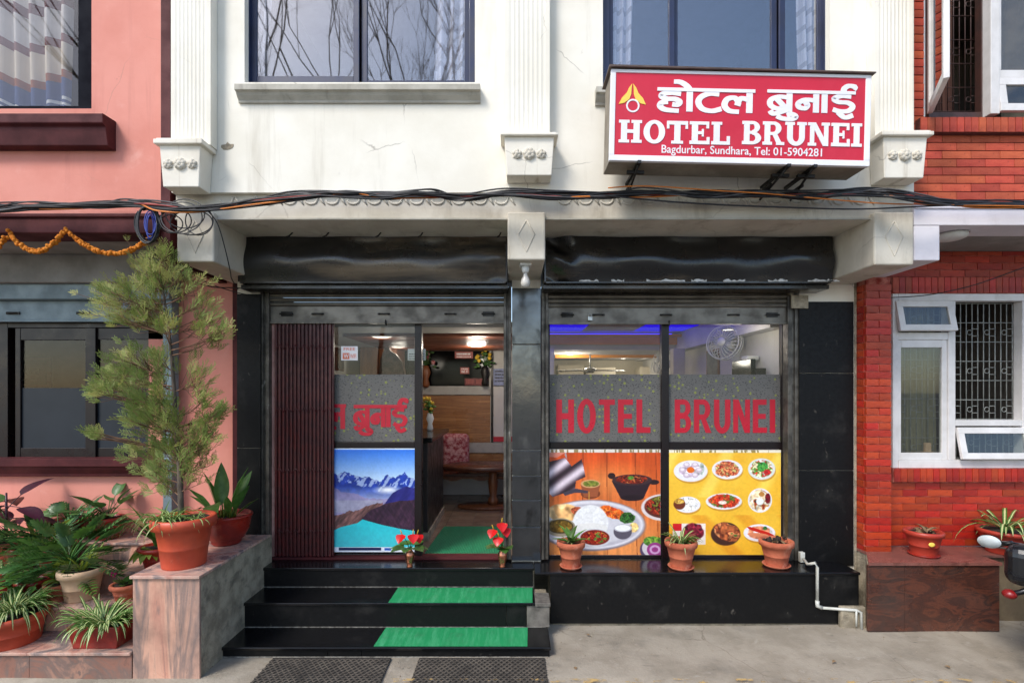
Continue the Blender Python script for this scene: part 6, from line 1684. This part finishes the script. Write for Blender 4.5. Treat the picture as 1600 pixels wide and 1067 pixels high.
def place_leaf(par, me, base, az, el, roll=0, sc=1.0):
    o = link('leaf', me, par, base, None, 0, True)
    o.rotation_mode = 'QUATERNION'
    o.rotation_quaternion = Quaternion((0,0,1), az) @ Quaternion((0,1,0), -el) @ Quaternion((1,0,0), roll)
    o.scale = (sc,)*3; return o

# three terracotta pots on the ledge
def ledge_pot(name, label, px, py, r0, r1, h, kind):
    Y = 1.506*FPX/(py-613)
    t = thing(name, label, 'potted plant', (X(px,Y), Y+.0, FLOOR), group='terracotta pots on the window ledge')
    MB().lathe([(.001,.002),(r0*1.15,.002),(r0*1.35,.02),(r0*1.3,.024),(r0*1.1,.012),(.001,.012)], 32).build('saucer', mt['teracotta'], t, local=True)
    o = pot(t, [(a, b+.012) for a, b in classic(r0, r1, h, .012, .045)], mt['teracotta'], h-.02, r1-.014)
    random.seed(label)
    if kind == 'aloe':
        me = leafmesh(.17, .026, .5, .5, mt['leaf'], 0, 7, .6)
        for i in range(8): place_leaf(t, me, (.01*math.cos(i),.01*math.sin(i),h-.01), i*2.4, R(random.uniform(25,68)), 0, random.uniform(.7,1.15))
        spider(t, h-.01, 8, .13, .006)
    elif kind == 'spider':
        spider(t, h-.01, 60, .17, .0075, 1.1)
    else:
        m = MB(); 
        for i in range(26):
            a = random.uniform(0,6.28); r_ = random.uniform(.0,r1*.9); m.ball((r_*math.cos(a), r_*math.sin(a), h-.005+random.uniform(0,.03)), random.uniform(.008,.02), 6, 4)
        m.build('dry_clumps', mt['soil'], t, local=True)
        me = leafmesh(.09, .014, .9, .6, mt['leaf_dry'], 0, 6)
        for i in range(9): place_leaf(t, me, (random.uniform(-.05,.05),random.uniform(-.05,.05),h), random.uniform(0,6.28), R(random.uniform(-10,50)), random.uniform(-1,1), random.uniform(.6,1.1))
ledge_pot('potted_aloe', 'terracotta pot with a spiky aloe left on the window ledge', 892, 886, .072, .108, .215, 'aloe')
ledge_pot('potted_spider_plant', 'terracotta pot with a striped spider plant between the two posters', 1064, 887, .082, .122, .225, 'spider')
ledge_pot('potted_dry_plant', 'terracotta pot with dry soil at the right end of the ledge', 1213, 884, .085, .126, .215, 'dry')

# copper vases with red anthuriums at the door
def anthurium(label, px, py, flowers, leaves):
    Y = 1.506*FPX/(py-613)
    t = thing('flower_vase', label, 'vase', (X(px,Y), Y, FLOOR+.001), group='copper vases at the entrance')
    MB().lathe([(.001,0),(.026,0),(.028,.006),(.022,.014),(.034,.05),(.04,.09),(.039,.115),(.024,.138),(.02,.15),(.025,.162),(.022,.163),(.017,.15)], 28).build('vase', mt['copper'], t, local=True)
    me = leafmesh(.13, .07, .9, .15, mt['leaf'], .05, 8, .58)
    for (a, e, sc) in leaves: place_leaf(t, me, (0,0,.15), R(a), R(e), 0, sc)
    for (x, y, z, a, e) in flowers:
        s_ = MB(); s_.tube(smooth([(0,0,.15),(x*.4,y*.4,.15+z*.5),(x,y,.15+z)], 4), .003, 5)
        f_ = s_.build('stem', mt['leaf'], t, local=True)
        fm_ = leafmesh(.09, .048, .3, .12, mt['red_flower'], 0, 8, .55)
        o = place_leaf(t, fm_, (x,y,.15+z), R(a), R(e)); o.name = 'flower'
        sp = MB(); sp.tube([(0,0,0),(.012,0,.02),(.03,0,.045)], [.005,.005,.003], 6); q = sp.build('spadix', mt['yellow'], t, local=True); q.location = (x,y,.15+z); q.rotation_euler = (0,0,R(a))
anthurium('copper vase with two red anthuriums and round leaves left of the doorway', 640, 885, [(-.06,-.02,.135,-110,-38),(.035,-.03,.14,-75,-42),(.06,.03,.12,-60,-35)], [(-140,28,1.0),(-40,30,1.0),(0,25,.9),(180,25,1.0),(-95,32,.9),(120,35,1),(60,35,1)])
anthurium('copper vase with stacked red anthuriums against the centre pillar', 785, 885, [(-.03,-.05,.12,-105,-40),(-.005,-.04,.24,-80,-42),(-.075,-.03,.18,-115,-38),(.02,-.02,.19,-70,-40)], [(-150,35,.9),(-80,30,.9),(170,30,.9),(-110,45,1),(-60,40,.9)])

# right: small pot, bowl with spider plant
t = thing('potted_dry_plant', 'small red plastic pot with a withered plant on the granite planter', 'potted plant', (X(1446,4.34), 4.36, zg))
MB().lathe([(.001,.0),(.1,.0),(.115,.016),(.11,.02),(.001,.012)], 28).build('saucer', mt['red_pot'], t, local=True)
redplastic = M('red_plastic', S(176,62,46), S(164,54,40), 4, .4, .06, .04, 30)
pot(t, [(a, b+.012) for a, b in classic(.092, .128, .2, .012, .035)], redplastic, .19, .118)
me = leafmesh(.1, .025, 1.2, .8, mt['leaf_dry'], 0, 6); random.seed(4)
for i in range(12): place_leaf(t, me, (random.uniform(-.04,.06),random.uniform(-.04,.04),.2), random.uniform(0,6.28), R(random.uniform(0,75)), random.uniform(-1,1), random.uniform(.6,1.1))
yel = MB(); yel.lathe([(.012,0),(.022,.0),(.022,.004),(.012,.004)], 18, sx=1.2, sy=.8); o = yel.build('sticker', mt['sign_yellow'], t, local=True); o.rotation_euler = (R(80),0,0); o.location = (-.03,-.121,.125)
t = thing('potted_spider_plant', 'red bowl pot with a long leaved spider plant at the right edge', 'potted plant', (X(1578,4.4), 4.44, zg))
pot(t, classic(.13, .185, .2, .012, .03), redplastic, .19, .17)
random.seed(6); spider(t, .2, 26, .34, .013, 1.1, lift=(.5,1.2), droop=(.5,1.0))
me = leafmesh(.16, .06, .5, .2, mt['leaf_yel'], .08, 8, .65)
for a, e in ((-10,35),(20,15),(-40,20)): place_leaf(t, me, (.14,0,.2), R(a), R(e))

# left: large orange pot with the feathery tree
pz = .722
tr_ = thing('potted_tree', 'tall feathery potted tree in a large orange pot on the marble pedestal', 'potted tree', (X(285,3.70), 3.72, pz))
pot(tr_, classic(.140, .180, .350, .026, .07), mt['orange_plastic'], .33, .175)
random.seed(9); m = MB()
for i in range(70):
    a = random.uniform(0,6.28); b0 = (-.08+random.uniform(-.07,.07), -.08+random.uniform(-.05,.05), .34)
    blade(m, b0, a, random.uniform(.12,.26), random.uniform(.3,1.0), random.uniform(.5,1.0), .006)
for i in range(20):
    a = random.uniform(0,6.28); blade(m, (.1+random.uniform(-.05,.05),-.06,.34), a, random.uniform(.08,.16), random.uniform(.3,1.0), random.uniform(.5,1.0), .005)
m.build('spider_plant', [mt['leaf'], mt['leaf_cream']], tr_, local=True)
bx, by, bz = X(285,3.70), 3.72, pz
def TL(px, py, Y): return Vector((X(px,Y)-bx, Y-by, Z(py,Y)-bz))
tk = [TL(283,802,3.75), TL(281,740,3.76), TL(275,660,3.78), TL(270,580,3.78), TL(262,500,3.79), TL(250,430,3.80)]
m = MB(); m.tube(smooth(tk,5), [.021-.0006*i for i in range(26)], 9); m.build('trunk', mt['bark'], tr_, local=True)
tks = smooth(tk, 10)
random.seed(31)
cl = [(225,425,36,34),(262,410,22,22),(190,460,46,34),(240,470,46,36),(170,475,26,24),(300,450,26,28),(330,500,18,36),(342,520,10,22),(215,500,50,20),(205,565,42,30),(235,585,40,34),(165,600,26,18),(310,590,26,44),(250,640,38,30),(225,660,36,26),(320,655,26,26),(205,655,20,20),(265,690,50,34),(230,715,34,22),(310,690,34,36),(290,730,36,20),(255,745,36,20),(340,640,8,10),(152,675,10,6),(175,615,36,10)]
fol = MB(); twg = MB()
def spray(m, p, d, L, mi):
    """feathery frond: a curved rib whose side shoots carry their own fine needles"""
    d = d.normalized(); up = Vector((random.uniform(-.5,.5), random.uniform(-1,-.2), random.uniform(.1,1))); s_ = d.cross(up)
    if s_.length < .05: s_ = d.cross(Vector((1,0,0)))
    s_.normalize(); nrm = s_.cross(d); k = 6
    def needle(q, e, w_):
        sd = (e-q).cross(nrm)
        if sd.length < 1e-6: return
        sd = sd.normalized()*w_; mid = q.lerp(e, .5)
        o = len(m.v); m.v += [tuple(q), tuple(mid+sd), tuple(e), tuple(mid-sd)]
        m.f.append((o,o+1,o+2,o+3)); m.m.append(mi); m.sm.append(False)
    bend = random.uniform(-.35,.1)
    rib = lambda t: p+d*L*t+nrm*(bend*L*t*t)
    needle(rib(0), rib(1), .0022)
    for i in range(k):
        t = (i+.6)/k; q = rib(t*.95); ln = L*.5*(1-t*.6)*random.uniform(.7,1.25)
        for sg in (-1,1):
            dd = (s_*sg*random.uniform(.5,.75)+d+nrm*random.uniform(-.25,.25)).normalized(); e = q+dd*ln
            needle(q, e, .0025)
            for j in (.3,.55,.8):
                r_ = q.lerp(e, j); side = (s_*sg*.5 if random.random() < .5 else -s_*sg*.15)
                needle(r_, r_+(side+dd).normalized()*ln*.42, .0021); needle(r_, r_+(dd*1.1-side*.9).normalized()*ln*.36, .0021)
extra = []
for (cx, cy, rx, ry) in cl:                       # ragged satellites round every clump
    for q in range(2):
        a = random.uniform(0, 2*PI); extra.append((cx+rx*1.0*math.cos(a), cy+ry*.9*math.sin(a), rx*.42, ry*.42))
for (cx, cy, rx, ry) in cl+extra:
    Yc_ = 3.78+random.uniform(-.13,.1); c = TL(cx, cy, Yc_)
    j = min(range(len(tks)), key=lambda i: abs(tks[i].z-(c.z-.12))); st = tks[j]
    mid = st.lerp(c, .55)+Vector((0,0,-.02)); br_ = smooth([st, mid, c], 5)
    twg.tube(br_, [.0055-.0004*i for i in range(len(br_))], 5)
    main = (c-st); main.z += .08; main.normalize()
    k = int(6+rx*ry*.018)
    for i in range(k):
        px, py = cx+rx*random.gauss(0,.52), cy+ry*random.gauss(0,.52); Yp = Yc_+random.gauss(0,.075)
        p = TL(px, py, Yp)
        d = main*random.uniform(.5,1.2)+(p-c)*4.0+Vector((random.uniform(-.5,.5), random.uniform(-.6,.3), random.uniform(-.1,.7)))
        L = random.uniform(.08,.15)
        mi = 0 if random.random() < (.7 if cy < 520 else .3) else 1
        spray(fol, p-d.normalized()*L*.5, d, L, mi)
        twg.tube([br_[random.randint(2,len(br_)-1)], p-d.normalized()*L*.4, p+d.normalized()*L*.2], [.0022,.0016,.0008], 3)
fol.build('foliage', [mt['conifer'], mt['conifer_b']], tr_, local=True); twg.build('branches', mt['twig'], tr_, local=True)

# ornate red bowl with broad leaves beside the black column
bp = thing('potted_palm_grass', 'ornate red bowl with tall pleated green leaves beside the black column', 'potted plant', (X(352,4.22), 4.24, pz))
o = pot(bp, [(.001,0),(.1,0),(.115,.02),(.11,.035),(.135,.05),(.17,.12),(.185,.2),(.192,.225),(.198,.232),(.192,.245),(.18,.243),(.175,.22)], mt['red_pot'], .215, .175)
m = MB()
for i in range(18):
    a = 2*PI*i/18; 
    for hh, rr in ((.09,.155),(.14,.176),(.18,.184)): m.ball((rr*math.cos(a+hh*3), rr*math.sin(a+hh*3), hh), .011, 6, 4)
m.build('relief', mt['red_pot'], o)
m = MB(); random.seed(2)
for i in range(40):
    a = random.uniform(0,6.28); r_ = random.uniform(0,.07); m.tube([(r_*math.cos(a), r_*math.sin(a), .21),(r_*1.3*math.cos(a)+.01, r_*1.3*math.sin(a), .27+random.uniform(0,.08))], [.006,.003], 4)
m.build('stems', mt['leaf_yel'], bp, local=True)
pleat = leafmesh(.34, .055, .25, .35, mt['leaf'], .1, 12, .75, .06)
bent = leafmesh(.26, .075, 2.6, .2, mt['leaf'], .26, 12, .6, .05)
for (a, e, sc, me_, x) in ((100,84,1.05,pleat,-.04),(20,78,1.0,pleat,.03),(150,70,.95,pleat,-.05),(-20,62,.8,pleat,.05),(60,68,.95,pleat,.04),(200,62,.8,bent,-.03),(230,70,.85,bent,-.04),(10,45,.6,pleat,.06),(170,42,.7,pleat,-.06),(-60,60,.6,pleat,.02),(185,55,.75,pleat,-.07)):
    place_leaf(bp, me_, (x,-.02,.21), R(a), R(e), R(a*.3), sc)
# small plants left of the pedestal top
ap = thing('potted_aloe', 'dark red pot with a thin leaved aloe behind the orange pot', 'potted plant', (X(240,4.2), 4.24, .53))
pot(ap, classic(.085,.125,.17,.012,.03), mt['red_pot'], .155, .115); random.seed(14)
me = leafmesh(.32, .016, .35, .6, mt['leaf'], 0, 8, .5)
for i in range(13): place_leaf(ap, me, (random.uniform(-.03,.08),0,.16), random.uniform(0,6.28), R(random.uniform(45,86)), 0, random.uniform(.7,1.5))
me = leafmesh(.13, .04, 1.3, .3, mt['leaf_yel'], .05, 8, .65)
for i in range(7): place_leaf(ap, me, (-.03,-.05,.16), R(180+i*25), R(random.uniform(-30,40)), 0, random.uniform(.7,1.1))

def pl(name, label, cat, px, py, Y, z):
    return thing(name, label, cat, (X(px,Y), Y, z))
# top tier: lily with broad leaves in a red pot
t = pl('potted_lily', 'red pot with broad dark lily leaves on the top marble tier', 'potted plant', 168, 0, 4.52, .683); random.seed(41)
pot(t, classic(.085,.12,.19,.012,.035), mt['red_pot'], .175, .11)
me = leafmesh(.2, .05, .6, .25, mt['leaf_dark'], .2, 9, .7)
for i in range(13): place_leaf(t, me, (0,0,.17), i*2.4+.3, R(random.uniform(28,80)), 0, random.uniform(.7,1.15))
# purple plant
t = pl('potted_purple_plant', 'dark purple leaved plant at the left edge of the photograph', 'potted plant', 8, 0, 4.28, .53); random.seed(43)
pot(t, classic(.1,.14,.2,.012,.035), mt['teracotta'], .185, .13)
me = leafmesh(.26, .07, .9, .2, mt['leaf_purple'], .16, 9, .7); me2 = leafmesh(.24, .075, .9, .2, mt['leaf_dark'], .14, 9, .7)
for i in range(16): place_leaf(t, me if i % 3 else me2, (0,0,.2+.022*i), i*2.4, R(random.uniform(5,60)), 0, random.uniform(.8,1.15))
MB().tube([(0,0,.18),(.01,0,.4),(0,.01,.6)], [.014,.011,.007], 7).build('stem', mt['leaf_purple'], t, local=True)
# split-leaf philodendron in a cream pot
ph = pl('potted_philodendron', 'large split leaf philodendron in a cream pot on the second tier', 'potted plant', 128, 0, 3.96, .38); random.seed(47)
pot(ph, classic(.105,.135,.235,.016,.05), mt['cream_pot'], .215, .125)
mes = [splitleaf(.15, .085, .9, mt['leaf_dark'], .26), splitleaf(.13, .08, 1.1, mt['leaf_dark'], .18), splitleaf(.14, .085, .7, mt['leaf_dark'], .34), splitleaf(.15, .08, 1.3, mt['leaf'], .24)]
for i in range(64):
    az = random.choice((1,1,1,1,0))*random.uniform(R(120),R(290))+(random.uniform(0,6.28) if random.random() < .25 else 0)
    place_leaf(ph, mes[i % 4], (-.10+random.uniform(-.05,.05),random.uniform(-.03,.05),.2+random.uniform(0,.1)), az, R(random.uniform(0,85)), random.uniform(-.4,.4), random.uniform(.75,1.15))
spider(ph, .21, 26, .3, .008, .8, 'strap_leaves', [mt['leaf_yel'], mt['leaf_yel']], lift=(1.0,1.45), droop=(.2,.6))
ph2 = pl('potted_philodendron', 'second philodendron with raised leaves in a brown pot on the third tier', 'potted plant', 88, 0, 4.27, .53); random.seed(53)
pot(ph2, classic(.1,.13,.18,.012,.035), mt['teracotta'], .165, .12)
for i in range(34): place_leaf(ph2, mes[i % 4], (random.uniform(-.06,.06),random.uniform(-.04,.04),.16), random.uniform(0,6.28), R(random.uniform(15,80)), random.uniform(-.4,.4), random.uniform(.8,1.2))
me = leafmesh(.08, .035, .6, .2, mt['leaf_yel'], .2, 8, .6)
for i in range(14): place_leaf(ph2, me, (random.uniform(-.06,.06),-.05,.17), random.uniform(R(180),R(360)), R(random.uniform(10,75)), 0, random.uniform(.7,1.1))
ph3 = pl('potted_philodendron', 'third philodendron with low spreading leaves at the far left of the third tier', 'potted plant', 38, 0, 4.24, .53); random.seed(71)
pot(ph3, classic(.09,.12,.17,.012,.035), mt['red_pot'], .155, .11)
for i in range(30): place_leaf(ph3, mes[i % 4], (random.uniform(-.06,.06),random.uniform(-.05,.03),.15), random.uniform(0,6.28), R(random.uniform(5,75)), random.uniform(-.4,.4), random.uniform(.7,1.1))
t = pl('potted_croton', 'small clay pot with yellow green oval leaves beside the cream pot', 'potted plant', 92, 0, 3.93, .38); random.seed(73)
pot(t, classic(.06,.085,.13,.01,.03), mt['teracotta'], .12, .075)
me = leafmesh(.09, .03, .6, .25, mt['leaf_yel'], .03, 8, .65)
for i in range(24): place_leaf(t, me, (0,0,.11+.006*i), i*2.4, R(random.uniform(10,70)), 0, random.uniform(.7,1.15))
t = pl('potted_creeper', 'dark clay pot with trailing vine leaves in front of the purple plant', 'potted plant', 52, 0, 3.95, .38); random.seed(79)
pot(t, classic(.07,.1,.15,.01,.03), mt['red_pot'], .14, .09)
me = leafmesh(.06, .028, .6, .25, mt['leaf'], .02, 8, .6)
for i in range(60): place_leaf(t, me, (random.uniform(-.12,.12), random.uniform(-.12,.04), .14+random.uniform(-.1,.1)), random.uniform(R(150),R(390)), R(random.uniform(-50,50)), 0, random.uniform(.7,1.3))
t = pl('potted_fern', 'red pot of thin arching fern leaves on the top tier', 'potted plant', 108, 0, 4.55, .683); random.seed(83)
pot(t, classic(.08,.11,.16,.01,.03), mt['red_pot'], .15, .1)
spider(t, .15, 40, .3, .006, .8, 'fern_leaves', [mt['leaf_dark'], mt['leaf_dark']], lift=(.8,1.45), droop=(.3,.8))
# tier 2 small pot with magenta flower
t = pl('potted_flower', 'small terracotta pot with round leaves and a magenta bloom', 'potted plant', 196, 0, 3.95, .38); random.seed(59)
pot(t, classic(.065,.09,.12,.012,.03), mt['teracotta'], .11, .08)
me = leafmesh(.07, .035, .7, .2, mt['leaf'], .04, 8, .55)
for i in range(14): place_leaf(t, me, (0,0,.1), i*2.4, R(random.uniform(10,70)), 0, random.uniform(.7,1.1))
MB().tube([(0,0,.1),(-.07,-.02,.2)], .003, 5).build('stem', mt['leaf'], t, local=True)
m = MB()
for i in range(5): m.ball((-.07+.014*math.cos(i*1.26),-.025,.2+.014*math.sin(i*1.26)), .012, 7, 4)
m.build('flower', M('magenta_petal', S(170,30,96), None, 5, .6), t, local=True)
# left edge spider plants
t = pl('potted_spider_plant', 'red pot of bushy spider plant at the lower left edge', 'potted plant', 18, 0, 3.64, .2); random.seed(61)
pot(t, classic(.16,.19,.21,.016,.045), mt['orange_plastic'], .19, .175); spider(t, .21, 190, .34, .0085, .85, lift=(.6,1.4), droop=(.5,1.25), r=.1)
t = pl('potted_spider_plant', 'small red pot with pale spider leaves on the middle tier at the left edge', 'potted plant', 2, 0, 3.98, .38); random.seed(63)
pot(t, classic(.075,.1,.2,.012,.03), mt['red_pot'], .19, .09); spider(t, .2, 46, .24, .009, .9)
# rectangular planter
t = pl('spider_plant_trough', 'rectangular worn red trough full of striped spider plant', 'planter', 163, 0, 3.62, .2); random.seed(67)
m = MB(); a, b_, h = .15, .085, .155
for (x0, x1, y0, y1) in ((-1,1,-1,-.8),(-1,1,.8,1),(-1,-.88,-.8,.8),(.88,1,-.8,.8)):
    m.add([(x0*a,y0*b_,0),(x1*a,y0*b_,0),(x1*a,y1*b_,0),(x0*a,y1*b_,0)]+[(p*a*1.22,q*b_*1.22,h) for p, q in ((x0,y0),(x1,y0),(x1,y1),(x0,y1))], [(0,3,2,1),(4,5,6,7),(0,1,5,4),(1,2,6,5),(2,3,7,6),(3,0,4,7)])
m.build('trough', mt['red_pot'], t, local=True, bevel=.006)
m = MB(); m.box(-.16,.16,-.085,.085,h-.04,h-.02); m.build('soil', mt['soil'], t, local=True)
spider(t, h-.02, 150, .27, .0085, .95, sx=1.4, sy=.7, lift=(.6,1.35), droop=(.45,1.1), r=.12)

# ------------------------------------------------------------------ motorcycle at the right edge
mc = thing('motorcycle', 'black motorcycle with a round mirror poking in at the right edge', 'motorcycle', (3.66, 3.42, 0), (0,0,R(-47)))
mc.scale = (.92,.92,.92)
blk = M('black_bike_plastic', S(26,26,30), S(18,18,20), 9, .3, .08, .03, 60, spec=.6); chrome = mt['steel']
redp = M('red_bike_paint', S(150,24,24), None, 5, .25, bump=0, spec=.7)
def wheel(y):
    m = MB(); R_, r_ = .29, .05; n1, n2 = 36, 10
    vs = []; fs = []
    for i in range(n1):
        for j in range(n2):
            a, b_ = 2*PI*i/n1, 2*PI*j/n2; rr = R_-.0+r_*math.cos(b_)
            vs.append((r_*math.sin(b_), y+rr*math.cos(a), .34+rr*math.sin(a)))
    fs = [(i*n2+j, i*n2+(j+1)%n2, ((i+1)%n1)*n2+(j+1)%n2, ((i+1)%n1)*n2+j) for i in range(n1) for j in range(n2)]
    m.add(vs, fs, 0, True); o = m.build('wheel', blk, mc, local=True)
    s_ = MB(); s_.tube([(-.06,y,.34),(.06,y,.34)], .035, 12)
    for i in range(6): s_.tube([(0,y,.34),(0,y+.25*math.cos(i*PI/3),.34+.25*math.sin(i*PI/3))], .012, 6)
    s_.tube([(0,y+.245*math.cos(2*PI*i/28),.34+.245*math.sin(2*PI*i/28)) for i in range(29)], .014, 6, caps=False); s_.build('rim', chrome, o, local=True)
wheel(-.25); wheel(1.02)
for s_ in (-1,1): MB().tube([(s_*.09,-.25,.34),(s_*.09,-.1,.7),(s_*.09,-.02,.95)], .022, 8).build('fork', chrome, mc, local=True)
MB().tube(smooth([(-.34,.1,.94),(-.27,.06,.98),(-.12,-.0,.99),(.12,0,.99),(.27,.06,.98),(.34,.1,.94)],4), .012, 8).build('handlebar', chrome, mc, local=True)
for s_ in (-1,1):
    MB().tube([(s_*.25,.045,.985),(s_*.3,.07,.965),(s_*.35,.105,.935)], .02, 10).build('grip', blk, mc, local=True)
    MB().tube(smooth([(s_*.18,.0,.99),(s_*.24,-.04,.965),(s_*.33,.02,.94)],4), .006, 6).build('lever', chrome, mc, local=True)
    st = MB(); st.tube(smooth([(s_*.2,.03,.99),(s_*.27,.0,1.0),(s_*.33,-.01,.99)],4), .006, 6); mo = st.build('mirror', blk, mc, local=True)
    q = MB(); q.lathe([(.001,-.004),(.058,-.002),(.062,.002),(.045,.016),(.001,.02)], 24, sx=1.15, sy=.85); q.xf(Matrix.Translation((s_*.375,-.02,.985)) @ Matrix.Rotation(R(-80),4,'X')); q.build('mirror_shell', blk, mo, local=True)
    q = MB(); q.lathe([(.001,0),(.06,0),(.06,.0025),(.001,.0025)], 24, sx=1.15, sy=.85); q.xf(Matrix.Translation((s_*.375,-.030,.985)) @ Matrix.Rotation(R(100),4,'X')); q.build('mirror_glass', M('mirror_face', S(206,214,214), None, 5, .3, bump=0), mo, local=True)
m = MB(); m.lathe([(.001,-.12),(.09,-.1),(.13,-.03),(.14,.03),(.12,.05),(.001,.055)], 26); m.xf(Matrix.Translation((0,-.1,.86)) @ Matrix.Rotation(R(90),4,'X')); m.build('headlight', blk, mc, local=True)
m = MB(); m.box(-.29,.29,-.13,.06,.70,1.0); m.build('cowl', blk, mc, local=True, bevel=.08, seg=4)
m = MB(); m.box(-.17,.17,.1,.6,.72,.98); m.build('tank', redp, mc, local=True, bevel=.08, seg=3)
m = MB(); m.box(-.13,.13,.6,1.2,.74,.84); m.build('seat', blk, mc, local=True, bevel=.04, seg=3)
m = MB(); m.box(-.15,.15,.2,.75,.25,.68); m.build('engine', mt['dark_steel'], mc, local=True, bevel=.05)
m = MB(); m.tube([(.17,.3,.35),(.19,.7,.3),(.19,1.2,.38)], .04, 10); m.build('exhaust', chrome, mc, local=True)
for s_ in (-1,1): MB().ball((s_*.26,-.06,.62), .045, 12, 8, sz=.8).tube([(s_*.1,-.03,.72),(s_*.2,-.05,.65),(s_*.26,-.06,.62)], .02, 8, 1).build('indicator', [redp, blk], mc, local=True)

# ------------------------------------------------------------------ bare trees across the street (seen mirrored in the upper windows)
def bare_tree(label, loc, h, seed, spread):
    random.seed(seed); t = thing('bare_tree', label, 'tree', loc, group='bare trees across the street')
    tr = MB(); br = MB()
    def grow(m, p, d, L, r, depth):
        k = 4; pts = [p]; q = p.copy(); dd = d.copy()
        for i in range(k):
            dd = (dd+Vector((random.uniform(-.13,.13), random.uniform(-.13,.13), random.uniform(-.02,.1)))).normalized(); q = q+dd*L/k; pts.append(q.copy())
        m.tube(pts, [r*(1-.1*i) for i in range(k+1)], 6 if r > .03 else 4, caps=False)
        if depth == 0: return
        for i in range(random.choice((2,3,3)) if depth > 1 else 3):
            a = random.uniform(0,2*PI); sp = random.uniform(.3,.75)*spread
            nd_ = (dd+Vector((math.cos(a)*sp, math.sin(a)*sp, random.uniform(-.05,.3)))).normalized()
            grow(br, pts[random.choice((2,3,4,4))], nd_, L*random.uniform(.6,.8), r*random.uniform(.5,.66), depth-1)
    grow(tr, Vector((0,0,0)), Vector((0,0,1)), h*.36, h*.0055, 7)
    pb_ = M('pale_bark', S(136,116,96), S(104,88,72), 12, .9)
    tr.build('trunk', pb_, t, local=True); br.build('branches', pb_, t, local=True)
bare_tree('leafless tall tree mirrored in the left half of the upper window', (-5.6,-5.5,0), 16.0, 3, .8)
bare_tree('leafless tree mirrored beside the window mullion', (-2.6,-6.2,0), 17.0, 8, .8)
bare_tree('leafless slender tree mirrored low in the left upper window', (-4.2,-5.9,0), 16.5, 15, .85)

# grit, leaf litter and crumbs on the pavement and in the corners
random.seed(91)
m = MB()
for i in range(420):
    if i < 200: x, y = random.uniform(-2.2, 4.2), 4.29-abs(random.gauss(0,.05))-(.5 if False else 0)
    else: x, y = random.uniform(-2.6, 4.4), random.uniform(3.45, 4.28)
    if x < .33: y = min(y, random.uniform(3.47, 3.775)) if x > -2.2 else random.uniform(3.3,3.48)
    r_ = random.uniform(.0015,.006); z = .016+.006*math.sin(x*1.7+y*2)+.004*math.sin(x*5.1-y*7)
    a = random.uniform(0,6.28)
    m.add([(x+r_*math.cos(a),y+r_*math.sin(a),z),(x+r_*math.cos(a+2.2),y+r_*math.sin(a+2.2),z),(x+r_*math.cos(a+4),y+r_*math.sin(a+4),z),(x,y,z+r_*.8)], [(0,1,3),(1,2,3),(2,0,3)], random.choice((0,0,0,1)))
tag(m.build('pavement_grit', [mt['rough_concrete'], mt['leaf_dry']]), 'loose grit and leaf crumbs scattered on the pavement', 'grit', None, 'stuff')
me = leafmesh(.035, .012, .5, .4, mt['leaf_dry'], 0, 6)
for i, (x, y, lab) in enumerate(((.62,4.1,'curled dry leaf on the pavement by the plinth foot'),(2.35,3.72,'dry leaf lying on the open pavement at the right'),(3.1,3.62,'dry leaf on the pavement before the granite planter'),(.45,3.6,'dry leaf beside the centre door mat'))):
    o = link('fallen_leaf', me, None, (x, y, .024)); o.rotation_euler = (random.uniform(-.3,.3), random.uniform(-.3,.3), random.uniform(0,6)); tag(o, lab, 'leaf', 'fallen leaves')
